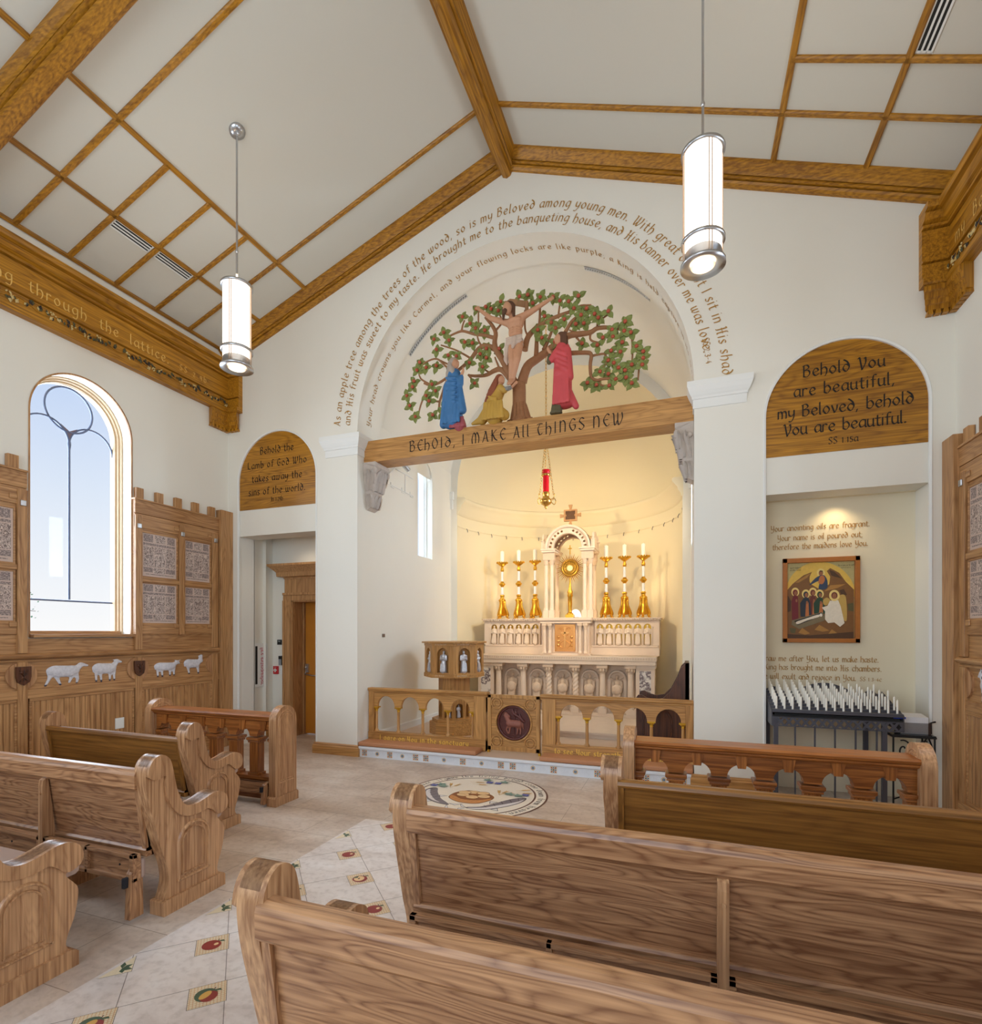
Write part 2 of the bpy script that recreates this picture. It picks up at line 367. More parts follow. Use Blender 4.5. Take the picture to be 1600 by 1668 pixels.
# side walls with arched windows
WY0, WY1, WS, WB = -2.373, -1.367, 3.722, 1.50
def side_wall(name, sgn):
    x0, x1 = (XW, XW+0.34) if sgn > 0 else (-XW-0.34, -XW)
    h = [arch_poly(WY0, WY1, WB, WS), arch_poly(WY0-3.33, WY1-3.33, WB, WS)]
    struct(name, MB().prism([(YR, 0), (0.0, 0), (0.0, 5.5), (YR, 5.5)], 'x', x0, x1, holes=h), M_WALL)
side_wall('wall_left', -1); side_wall('wall_right', 1)
struct('wall_rear', MB().prism([(-4.4, 0), (4.4, 0), (4.4, zt), (0, ZR+.1), (-4.4, zt)], 'y', YR-0.2, YR, holes=[arch_poly(-2.2, 2.2, 1.2, 4.0)]), M_WALL)  # arched opening behind the camera, added to let extra daylight in
cb = MB()
for s in (-1, 1):
    cb.add([(0, YR-.2, ZR), (s*4.5, YR-.2, ceil_z(4.5)), (s*4.5, 0.5, ceil_z(4.5)), (0, 0.5, ZR),
            (0, YR-.2, ZR+.15), (s*4.5, YR-.2, ceil_z(4.5)+.15), (s*4.5, 0.5, ceil_z(4.5)+.15), (0, 0.5, ZR+.15)],
           [(0,1,2,3),(4,5,6,7),(0,1,5,4),(1,2,6,5),(2,3,7,6)])
struct('ceiling', cb, M_CEIL)
# sanctuary: side walls, barrel vault, apse wall, half dome
RV = 2.0
sb = MB()
SW0, SW1, SWS, SWB = 1.60, 2.10, 4.0, 2.73
for s in (-1, 1):
    a, b = (-RA-0.22, -RA) if s < 0 else (RA, RA+0.22)
    sb.prism([(0.52, 0), (2.84, 0), (2.84, SP+.3), (0.52, SP+.3)], 'x', a, b, holes=[arch_poly(SW0, SW1, SWB, SWS, 16)])
    # splayed sill
struct('wall_sanctuary', sb, M_WALL)
vb = MB(); n_ = 48
def cyl_strip(mb, r, y0, y1, sm=True):
    pts = arc(0, SP, r, 0, PI, n_); strip(mb, pts, y0, y1, sm)
cyl_strip(vb, RV, 0.52, 2.84)
an = arc(0, SP, RV+.02, 0, PI, n_); ai = arc(0, SP, RA, 0, PI, n_)
vb.add([(u, 0.52, v) for u, v in an]+[(u, 0.52, v) for u, v in ai], [(i, i+1, i+1+n_+1, i+n_+1) for i in range(n_)])
struct('ceiling_vault', vb, M_WALL)
RP = 1.85; AY = 2.84
ab = MB()
ao = arc(0, SP, RV+.02, 0, PI, n_); ai = arc(0, SP, RP, 0, PI, n_)
ab.add([(u, AY, v) for u, v in ao]+[(u, AY, v) for u, v in ai], [(i, i+1, i+n_+2, i+n_+1) for i in range(n_)])
for s in (-1, 1): ab.add([(s*RP, AY, 0), (s*(RV+.02), AY, 0), (s*(RV+.02), AY, SP), (s*RP, AY, SP)], [(0,1,2,3)])
struct('wall_apse_arch', ab, M_WALL)
pb = MB(); pb.lathe([(RP, 0), (RP, SP)], (0, AY, 0), 48, ang=PI)
struct('wall_apse', pb, M_APSE)
db = MB(); db.lathe([(RP*math.cos(t), RP*math.sin(t)) for t in [PI/2*i/20 for i in range(21)]], (0, AY, SP), 48, ang=PI)
struct('ceiling_apse_dome', db, M_APSE)
# cornice ring of the apse: cove below, flat ledge above
cp = [(RP+.01, 3.60), (RP-.02, 3.61), (RP-.03, 3.66), (RP-.06, 3.70), (RP-.08, 3.76), (RP-.13, 3.82), (RP-.15, 3.84), (RP-.15, 3.88), (RP-.12, 3.90), (RP+.01, 3.90)]
cb = MB(); cb.lathe(cp, (0, AY, 0), 48, ang=PI)
for s in (-1, 1): cb.add([(s*r, AY-.001, z) for r, z in cp], [tuple(range(len(cp)))])
cb.lathe([(RP+.01, 3.395), (RP-.012, 3.40), (RP-.012, 3.425), (RP+.01, 3.43)], (0, AY, 0), 48, ang=PI)
struct('trim_5', cb, M_APSE)
ib = MB()
for s in (-1, 1):
    x = s*(RA-.06)
    ib.box(min(x, s*2.0), AY-.06, 3.86, max(x, s*2.0), AY+.04, SP-.02); ib.box(min(x+s*.02, s*2.0), AY-.04, 3.70, max(x+s*.02, s*2.0), AY+.04, 3.86)
struct('trim_6', ib, M_TRIM)
# capitals of the great arch
capp = [(0.0, 3.775), (-.012, 3.775), (-.012, 3.86), (-.022, 3.865), (-.024, 3.885), (-.035, 3.90), (-.05, 3.93), (-.062, 3.965), (-.066, 3.975), (-.066, 4.03), (0.0, 4.035)]
for k, s in enumerate((-1, 1)):
    mb = MB()
    inn, out = s*RA, s*2.43
    path = [((s*2.43, 0, 0), (0, 1, 0), (s*1.0, 0, 0)), ]
    fr = [((out, 0.0, 0), (-s*1.0, 1, 0), (0, 0, 1)), ((inn, 0.0, 0), (s*1.0, 1, 0), (0, 0, 1)), ((inn, 0.52, 0), (s*1.0, 0, 0), (0, 0, 1))]
    mb.loft(fr, capp)
    struct('trim_%d' % (7+k), mb, M_TRIM)
# oak plinths at the pier feet
bp_ = [(0.01, 0), (-.035, 0), (-.035, .10), (-.028, .115), (-.028, .125), (-.02, .14), (0.01, .14)]
for k, s in enumerate((-1, 1)):
    mb = MB(); o, i = s*2.588, s*RA
    mb.loft([((o, 0.4, 0), (-s*1.0, 0, 0), (0, 0, 1)), ((o, 0.0, 0), (-s*1.0, 1, 0), (0, 0, 1)), ((i, 0.0, 0), (s*1.0, 1, 0), (0, 0, 1)), ((i, 0.01, 0), (s*1.0, 0, 0), (0, 0, 1))], bp_)
    struct('baseboard_%s' % ('left' if s < 0 else 'right'), mb, LO['x'])
mb = MB()
for s in (-1, 1):
    x = s*RA; mb.loft([((x, 0.5, SAN), (s*1.0, 0, 0), (0, 0, 1)), ((x, 2.84, SAN), (s*1.0, 0, 0), (0, 0, 1))], [(0.01, 0), (-.014, 0), (-.014, .09), (-.006, .105), (0.01, .105)])
struct('baseboard_sanctuary', mb, M_TRIM)
# ------------------------------------------------------------------ roof timbers
# rake mouldings on the altar wall
rk = [(0.0, 0.0), (-.165, 0.0), (-.165, -.018), (-.15, -.026), (-.10, -.072), (-.082, -.092), (-.06, -.092), (-.06, -.10), (-.082, -.102), (-.084, -.116), (-.07, -.122), (-.04, -.122), (-.04, -.13), (-.058, -.134), (-.05, -.155), (-.03, -.172), (0.0, -.172)]
for k, s in enumerate((-1, 1)):
    mb = MB().loft([((0, 0, ZR), (0, 1, 0), (0, 0, 1)), ((s*4.07, 0, ceil_z(4.07)), (0, 1, 0), (0, 0, 1))], rk)
    struct('trim_%d' % (9+k), mb, G['x'])
# ridge beam
rb = [(-.14, .06), (-.14, -.04), (-.125, -.075), (-.11, -.10), (-.088, -.135), (-.065, -.135), (-.065, -.145), (-.088, -.147), (-.088, -.172), (-.05, -.174), (-.05, -.185), (-.062, -.19), (-.045, -.232), (0, -.252), (.045, -.232), (.062, -.19), (.05, -.185), (.05, -.174), (.088, -.172), (.088, -.147), (.065, -.145), (.065, -.135), (.088, -.135), (.11, -.10), (.125, -.075), (.14, -.04), (.14, .06)]
tag(MB().loft([((0, 0.0, ZR), (1, 0, 0), (0, 0, 1)), ((0, YR, ZR), (1, 0, 0), (0, 0, 1))], rb).build('ridge_beam', G['y']), 'moulded oak ridge beam running down the middle of the ceiling', 'beam')
# transverse principal rafters
tb = [(-.13, .01), (-.13, -.05), (-.10, -.075), (-.088, -.098), (-.068, -.098), (-.068, -.108), (-.088, -.11), (-.088, -.13), (-.05, -.132), (-.05, -.142), (-.06, -.146), (-.05, -.17), (.05, -.17), (.06, -.146), (.05, -.142), (.05, -.132), (.088, -.13), (.088, -.11), (.068, -.108), (.068, -.098), (.088, -.098), (.10, -.075), (.13, -.05), (.13, .01)]
for s, nm in ((-1, 'left'), (1, 'right')):
    y = -3.04
    o = MB().loft([((0, y, ZR), (0, 1, 0), (0, 0, 1)), ((s*4.07, y, ceil_z(4.07)), (0, 1, 0), (0, 0, 1))], tb).build('principal_rafter', G['x'])
    tag(o, 'thick moulded oak rafter crossing the %s ceiling slope' % nm, 'rafter')
# thin battens gridding the two ceiling slopes
def batten(p, q, s, wd=0.05, dp=0.022):
    a = Vector((p[0], p[1], ceil_z(p[0]))); b = Vector((q[0], q[1], ceil_z(q[0])))
    d = (b-a).normalized(); nrm = Vector((-s*SL, 0, -1)).normalized(); sd = d.cross(nrm)
    return MB().loft([(a, sd, nrm), (b, sd, nrm)], [(-wd/2, -.005), (-wd/2, dp*.6), (-wd/2+.008, dp), (wd/2-.008, dp), (wd/2, dp*.6), (wd/2, -.005)])
k = 11
for s in (-1, 1):
    g = MB()
    for x in (2.65, 3.38):
        g2 = batten((s*x, YR), (s*x, -0.1), s); g.add(g2.v, g2.f)
    g2 = batten((s*4.045, YR), (s*4.045, -0.1), s, 0.045); g.add(g2.v, g2.f)
    struct('trim_%d' % k, g, G['y']); k += 1
    g = MB()
    for y, full in ((-.64, 1), (-1.09, 0), (-1.57, 0), (-2.04, 0), (-2.51, 1), (-3.6, 1), (-4.1, 0), (-4.6, 0), (-5.1, 0), (-5.6, 1)):
        g2 = batten((s*(0.13 if full else 2.65), y), (s*4.045, y), s); g.add(g2.v, g2.f)
    struct('trim_%d' % k, g, G['x']); k += 1
# slot diffusers beside the battens
def vent(s, y0, y1, lab):
    t = thing('slot_diffuser', lab, 'air vent', (s*3.45, (y0+y1)/2, ceil_z(3.45)-.002), 'ceiling slot diffusers')
    nrm = Vector((-s*SL, 0, -1)).normalized(); up = Vector((-s*1.0, 0, SL)).normalized()
    def bar(u0, u1, d0, d1, ya, yb):
        o = Vector((s*3.45, 0, ceil_z(3.45)))
        return [o+up*u0+nrm*d0+Vector((0, ya, 0)), o+up*u1+nrm*d0+Vector((0, ya, 0)), o+up*u1+nrm*d0+Vector((0, yb, 0)), o+up*u0+nrm*d0+Vector((0, yb, 0)),
                o+up*u0+nrm*d1+Vector((0, ya, 0)), o+up*u1+nrm*d1+Vector((0, ya, 0)), o+up*u1+nrm*d1+Vector((0, yb, 0)), o+up*u0+nrm*d1+Vector((0, yb, 0))]
    F = [(0,3,2,1),(4,5,6,7),(0,1,5,4),(1,2,6,5),(2,3,7,6),(3,0,4,7)]
    MB().add(bar(-.058, .052, -.004, .002, y0, y1), F).build('backing', M_BLACK, t)
    m = MB()
    for u in (-.058, -.026, .006, .040): m.add(bar(u, u+.014, .0, .008, y0, y1), F)
    m.add(bar(-.058, .054, 0, .008, y0, y0+.012), F); m.add(bar(-.058, .054, 0, .008, y1-.012, y1), F)
    m.build('frame', M_TRIM, t)
vent(-1, -2.01, -1.60, 'four slot white air vent in left ceiling grid, farther from altar')
vent(-1, -1.54, -1.12, 'four slot white air vent in left ceiling grid, nearer the altar')
vent(1, -1.54, -1.13, 'four slot white air vent in right ceiling grid')
vent(1, -2.01, -1.60, 'four slot white air vent in right ceiling grid, at top edge of view')
# ------------------------------------------------------------------ uncial lettering drawn with a broad nib (x-height = 1)
S, L = 's', 'l'
GL_ = {
'a': (.85, [(S,[(.76,.93),(.4,1),(.1,.55),(.3,.04),(.74,.32)]),(L,[(.77,1),(.77,.12),(.88,0)])]),
'b': (.88, [(L,[(.12,1.62),(.12,.12)]),(S,[(.12,.72),(.5,1),(.8,.52),(.5,0),(.12,.12)])]),
'c': (.8, [(S,[(.74,.84),(.42,1),(.1,.5),(.42,0),(.76,.2)])]),
'd': (.9, [(S,[(.18,1.56),(.6,1.2),(.8,.55),(.45,0),(.1,.45),(.42,.95),(.76,.7)])]),
'D': (.88, [(L,[(.76,1.62),(.76,.1),(.86,0)]),(S,[(.74,.75),(.42,1),(.1,.5),(.38,0),(.74,.28)])]),
'e': (.82, [(S,[(.12,.46),(.7,.62),(.6,.93),(.34,.96),(.1,.48),(.4,0),(.76,.2)])]),
'f': (.62, [(S,[(.66,1.5),(.42,1.55),(.28,1.15),(.28,0)]),(L,[(.06,.96),(.58,.96)])]),
'g': (.88, [(S,[(.74,.92),(.4,1),(.1,.55),(.32,.08),(.74,.34)]),(S,[(.77,1),(.78,.1),(.6,-.5),(.14,-.46)])]),
'h': (.86, [(L,[(.12,1.62),(.12,0)]),(S,[(.12,.72),(.48,1),(.76,.66),(.7,.1),(.56,-.16)])]),
'i': (.32, [(L,[(.14,1),(.14,0)]),(L,[(.12,1.36),(.17,1.42)])]),
'j': (.4, [(S,[(.26,1),(.26,-.1),(.0,-.46)]),(L,[(.24,1.36),(.29,1.42)])]),
'k': (.76, [(L,[(.12,1.62),(.12,0)]),(L,[(.64,1),(.16,.52)]),(L,[(.3,.6),(.7,0)])]),
'l': (.36, [(L,[(.14,1.62),(.14,.1),(.26,0)])]),
'm': (1.2, [(L,[(.12,1),(.12,0)]),(S,[(.12,.75),(.38,1),(.58,.72),(.58,0)]),(S,[(.58,.75),(.84,1),(1.06,.72),(1.06,0)])]),
'n': (.85, [(L,[(.12,1),(.12,0)]),(S,[(.12,.75),(.44,1),(.72,.72),(.72,0)])]),
'o': (.9, [(S,[(.45,1),(.1,.5),(.45,0),(.8,.5),(.45,1)])]),
'p': (.9, [(L,[(.12,1),(.12,-.58)]),(S,[(.12,.75),(.5,1),(.8,.5),(.5,0),(.12,.2)])]),
'q': (.88, [(S,[(.74,.92),(.4,1),(.1,.5),(.36,0),(.74,.3)]),(L,[(.77,1),(.77,-.58)])]),
'r': (.66, [(L,[(.12,1),(.12,0)]),(S,[(.12,.72),(.36,1),(.62,.88)])]),
's': (.7, [(S,[(.6,.88),(.34,1),(.12,.78),(.36,.5),(.6,.26),(.36,0),(.08,.12)])]),
't': (.62, [(S,[(.28,1.36),(.28,.2),(.5,0),(.6,.08)]),(L,[(.04,.96),(.56,.96)])]),
'u': (.85, [(S,[(.12,1),(.12,.3),(.36,0),(.72,.28)]),(L,[(.72,1),(.72,.1),(.84,0)])]),
'v': (.8, [(S,[(.08,1),(.24,.5),(.4,0)]),(S,[(.4,0),(.66,.5),(.7,1)])]),
'w': (1.15, [(S,[(.1,1),(.12,.3),(.34,0),(.56,.3)]),(S,[(.58,1),(.58,.3),(.8,0),(1.04,.5),(1.04,1)])]),
'x': (.78, [(L,[(.1,1),(.66,0)]),(L,[(.66,1),(.1,0)])]),
'y': (.82, [(S,[(.1,1),(.14,.4),(.4,.2),(.7,.5)]),(S,[(.72,1),(.7,.1),(.4,-.5),(.1,-.46)])]),
'z': (.74, [(L,[(.1,.95),(.62,.95),(.1,.05),(.66,.05)])]),
'A': (1.05, [(S,[(.12,0),(.34,.6),(.58,1.5)]),(L,[(.42,1.5),(.6,1.5),(.86,.05),(1.0,.05)]),(L,[(.24,.5),(.78,.5)])]),
'B': (1.0, [(L,[(.16,1.55),(.16,.05)]),(S,[(.02,1.45),(.5,1.6),(.74,1.2),(.2,.85)]),(S,[(.2,.85),(.7,.85),(.86,.42),(.55,.02),(.12,.08)])]),
'C': (1.0, [(S,[(.9,1.3),(.55,1.55),(.14,.8),(.5,.02),(.92,.3)])]),
'E': (.9, [(S,[(.84,1.38),(.55,1.55),(.12,.8),(.5,.02),(.86,.22)]),(L,[(.14,.82),(.66,.82)])]),
'G': (1.0, [(S,[(.86,1.34),(.52,1.55),(.12,.8),(.5,.02),(.84,.3),(.86,.7)]),(L,[(.56,.74),(.92,.74)])]),
'H': (1.1, [(S,[(.04,1.4),(.24,1.5),(.24,.1),(.1,0)]),(S,[(.94,1.55),(.76,1.4),(.78,.1),(.96,0)]),(L,[(.1,.8),(.92,.8)])]),
'I': (.44, [(L,[(.2,1.5),(.2,0)])]),
'J': (.6, [(S,[(.42,1.5),(.42,.3),(.1,-.1)]),(L,[(.14,1.46),(.5,1.46)])]),
'K': (1.0, [(L,[(.2,1.55),(.2,0)]),(S,[(.84,1.5),(.5,1.2),(.24,.8)]),(S,[(.34,.85),(.6,.3),(.94,.02)]),(L,[(.04,.8),(.3,.8)])]),
'L': (.9, [(S,[(.4,1.6),(.2,1.4),(.22,.1)]),(S,[(.1,.1),(.4,.14),(.8,0)])]),
'M': (1.3, [(S,[(.16,.02),(.12,.7),(.4,1.5),(.64,1.0),(.64,.02)]),(S,[(.64,1.0),(.86,1.5),(1.14,.8),(1.1,.02)])]),
'N': (1.0, [(L,[(.16,1.5),(.16,0)]),(S,[(.16,1.1),(.5,1.5),(.8,1.1),(.8,0)])]),
'O': (1.1, [(S,[(.54,1.5),(.12,.75),(.54,0),(.96,.75),(.54,1.5)])]),
'R': (1.0, [(L,[(.18,1.55),(.18,0)]),(S,[(.04,1.45),(.5,1.58),(.72,1.2),(.2,.8)]),(S,[(.34,.8),(.6,.3),(.92,.02)])]),
'S': (.85, [(S,[(.74,1.36),(.42,1.54),(.14,1.15),(.44,.78),(.74,.4),(.4,0),(.08,.2)])]),
'T': (.95, [(S,[(.84,1.44),(.5,1.5),(.1,1.4)]),(S,[(.52,1.46),(.22,.8),(.46,.02),(.82,.22)])]),
'V': (1.05, [(S,[(.04,1.4),(.22,1.5),(.38,.6),(.46,0)]),(S,[(.46,0),(.9,.8),(.86,1.5),(.66,1.3)])]),
'Y': (1.0, [(S,[(.04,1.5),(.2,1.5),(.2,.7),(.5,.5),(.8,.8)]),(S,[(.82,1.55),(.82,.2),(.5,-.36),(.12,-.28)])]),
'¥': (1.0, [(S,[(.02,1.36),(.2,1.5),(.34,.7),(.48,-.1)]),(S,[(.48,-.1),(.86,.75),(.86,1.45),(.7,1.3)])]),
'W': (1.45, [(S,[(.06,1.5),(.22,1.4),(.28,.3),(.42,0),(.68,.6)]),(S,[(.72,1.5),(.74,.3),(.92,0),(1.3,.8),(1.24,1.5)])]),
'0': (.8, [(S,[(.4,1.2),(.1,.6),(.4,0),(.7,.6),(.4,1.2)])]),
'1': (.4, [(L,[(.06,1.05),(.2,1.2),(.2,0)])]),
'2': (.75, [(S,[(.1,1.0),(.4,1.2),(.6,.9),(.12,.05)]),(L,[(.12,.05),(.66,.05)])]),
'3': (.7, [(S,[(.1,1.1),(.4,1.2),(.56,.9),(.26,.65)]),(S,[(.26,.65),(.6,.4),(.36,0),(.08,.1)])]),
'4': (.75, [(L,[(.5,1.2),(.08,.4),(.68,.4)]),(L,[(.5,.8),(.5,0)])]),
'5': (.7, [(L,[(.6,1.18),(.18,1.18),(.16,.7)]),(S,[(.16,.7),(.6,.5),(.4,0),(.08,.08)])]),
'9': (.75, [(S,[(.6,.9),(.36,1.2),(.1,.85),(.4,.5),(.62,.9)]),(L,[(.62,.95),(.5,0)])]),
'.': (.4, [(L,[(.1,.02),(.22,.12)]),(L,[(.1,.12),(.22,.02)])]),
',': (.36, [(L,[(.2,.12),(.08,-.24)])]),
':': (.36, [(L,[(.12,.1),(.18,.14)]),(L,[(.12,.8),(.18,.84)])]),
';': (.36, [(L,[(.2,.12),(.08,-.22)]),(L,[(.14,.8),(.2,.84)])]),
'-': (.6, [(L,[(.1,.55),(.48,.55)])]),
}
def crom(p, n=5):
    q = [p[0]]+list(p)+[p[-1]]; out = []
    if len(p) > 3 and p[0] == p[-1]: q = [p[-2]]+list(p)+[p[1]]
    for i in range(1, len(q)-2):
        for k in range(n):
            t = k/n; a, b, c, d = q[i-1], q[i], q[i+1], q[i+2]
            out.append(tuple(0.5*((2*b[j])+(-a[j]+c[j])*t+(2*a[j]-5*b[j]+4*c[j]-d[j])*t*t+(-a[j]+3*b[j]-3*c[j]+d[j])*t**3) for j in (0, 1)))
    out.append(tuple(p[-1])); return out
def text_width(s, gap=.16, space=.62): return sum(space if c == ' ' else GL_[c][0]+gap for c in s)
def letters(mb, s, size, fn, gap=.16, space=.62, nib=.19, mi=0, n=4, x0=0.0, ux=1.0):
    """fn(u, v) -> point; draws the words from u=x0*size on"""
    x = x0; ca, sa = math.cos(math.radians(32)), math.sin(math.radians(32))
    for c in s:
        if c == ' ': x += space; continue
        adv, st = GL_[c]
        for kind, pts in st:
            P_ = crom(pts, n) if kind == S else pts
            for a, b in zip(P_[:-1], P_[1:]):
                d = (b[0]-a[0], b[1]-a[1]); ln = math.hypot(*d) or 1e-6; d = (d[0]/ln, d[1]/ln)
                for h in ((ca*nib/2, sa*nib/2), (-d[1]*nib*.24, d[0]*nib*.24)):
                    e = .02
                    q = [(a[0]-h[0]-d[0]*e, a[1]-h[1]-d[1]*e), (a[0]+h[0]-d[0]*e, a[1]+h[1]-d[1]*e), (b[0]+h[0]+d[0]*e, b[1]+h[1]+d[1]*e), (b[0]-h[0]+d[0]*e, b[1]-h[1]+d[1]*e)]
                    pq = [Vector(fn((x+u)*ux*size, v*size)) for u, v in q]
                    nn = (Vector(fn((x+q[0][0])*ux*size+.001, q[0][1]*size))-pq[0]).cross(Vector(fn((x+q[0][0])*ux*size, q[0][1]*size+.001))-pq[0])
                    if nn.length > 1e-12: nn = nn.normalized()*(.00012*(letters.k % 15)); letters.k += 1
                    mb.add([p+nn for p in pq], [(0, 1, 2, 3)], mi)
        x += adv+gap
    return mb
letters.k = 0
def line_xz(mb, s, cx, z, size, y, fit=None, centre=True, **k):
    """a straight line of lettering on a wall facing the nave; fit = its full width"""
    gap = k.pop('gap', .16)
    if fit:
        n = len(s.replace(' ', '')); wd = text_width(s, 0, 0); sp = s.count(' ')
        k['space'] = .72; gap = max(.06, (fit/size-wd-.72*sp)/n)
        k['ux'] = fit/size/text_width(s, gap, .72)
    wdt = text_width(s, gap, k.get('space', .62))*size*k.get('ux', 1.0)
    x = cx-wdt/2 if centre else cx
    return letters(mb, s, size, lambda u, v: (x+u, y, z+v), gap=gap, **k)
# ------------------------------------------------------------------ lettered oak tympana over the side openings
def tympanum(a, b, lab, lines):
    c = (a+b)/2; r = (b-a)/2-.006
    t = thing('lettered_tympanum', lab, 'wooden sign', (c, 0.02, 3.22))
    MB().prism(arch_poly(c-r, c+r, 3.22, 3.592, 36), 'y', 0.018, 0.34).build('panel', G['x'], t)
    m = MB()
    for s_, z, sz, fit in lines: line_xz(m, s_, c, z, sz, 0.0155, fit, nib=.2)
    m.build('lettering', M_TEXTD, t)
tympanum(-3.885, -2.589, 'arched golden oak panel over the left doorway, lettered Behold the Lamb of God', [
    ('Behold the', 3.955, .06, .57), ('Lamb of God Who', 3.77, .06, 1.0), ('takes away the', 3.585, .06, .85), ('sins of the world.', 3.41, .06, .96), ('Jn 1:29b', 3.305, .040, .21)])
tympanum(2.598, 3.895, 'arched golden oak panel over the right niche, lettered Behold You are beautiful', [
    ('Behold ¥ou', 3.94, .070, .66), ('are beautiful,', 3.765, .070, .81), ('my Beloved, behold', 3.575, .070, 1.08), ('¥ou are beautiful.', 3.41, .070, .98), ('SS 1:15a', 3.29, .040, .24)])
# ------------------------------------------------------------------ wall inscriptions
def arc_text(mb, s, R_, a0, a1, size, y, nib=.2, slant=0.0):
    tot = (a0-a1)*R_; n = len(s.replace(' ', '')); sp = s.count(' ')
    gap = (tot/size-text_width(s, 0, 0))/(n+sp*1.9)
    def fn(u, v):
        a = a0-(u+v*slant)/R_; return ((R_+v)*math.cos(a), y, SP+(R_+v)*math.sin(a))
    return letters(mb, s, size, fn, gap=gap, space=gap*2.9, nib=nib, n=3)
def ang(x, z): return math.atan2(z-SP, x)
m = MB()
arc_text(m, 'As an apple tree among the trees of the wood, so is my Beloved among young men. With great delight I sit in His shadow,', 2.225, math.radians(176.5), math.radians(5), .062, -.004, slant=.12)
arc_text(m, 'and His fruit was sweet to my taste. He brought me to the banqueting house, and His banner over me was love.', 2.075, math.radians(176.5), math.radians(15.5), .060, -.004, slant=.12)
arc_text(m, 'SS 2:3-4', 2.085, math.radians(12), math.radians(5), .042, -.004)
tag(m.build('arch_inscription', M_TEXTG), 'two bronze lettered lines curving over the great arch, from As an apple tree', 'inscription')
m = MB()
def sof(u, v):
    a = math.radians(174.5)-u/RA; return ((RA-.004)*math.cos(a), 0.27-v, SP+(RA-.004)*math.sin(a))
s_ = 'Your head crowns you like Carmel, and your flowing locks are like purple; a King is held captive in its tresses.'
tot = math.radians(167)*RA; sz = .055; gp = (tot/sz-text_width(s_, 0, 0))/(len(s_.replace(' ', ''))+s_.count(' ')*1.9)
letters(m, s_, sz, sof, gap=gp, space=gp*2.9, nib=.2, n=3)
tag(m.build('soffit_inscription', M_TEXTG), 'bronze lettered line on the underside of the great arch, Your head crowns you', 'inscription')
m = MB()
for s_, z, f in (('Your anointing oils are fragrant.', 2.565, .85), ('Your name is oil poured out;', 2.467, .73), ('therefore the maidens love You.', 2.378, .82)):
    line_xz(m, s_, 3.12, z, 0.036, .342, f, nib=.22)
tag(m.build('niche_inscription', M_TEXTG), 'three bronze lettered lines on niche wall above the icon', 'inscription')
m = MB()
for s_, z, f, x in (('Draw me after You, let us make haste.', 1.262, 1.0, 3.117), ('The King has brought me into His chambers.', 1.175, 1.11, 3.085), ('We will exult and rejoice in You.', 1.082, .845, 3.01)):
    line_xz(m, s_, x, z, 0.036, .342, f, nib=.22)
line_xz(m, 'SS 1:3-4c', 3.55, 1.082, .026, .342, .18, nib=.22)
tag(m.build('niche_inscription', M_TEXTG), 'three bronze lettered lines on niche wall between icon and candle stand', 'inscription')
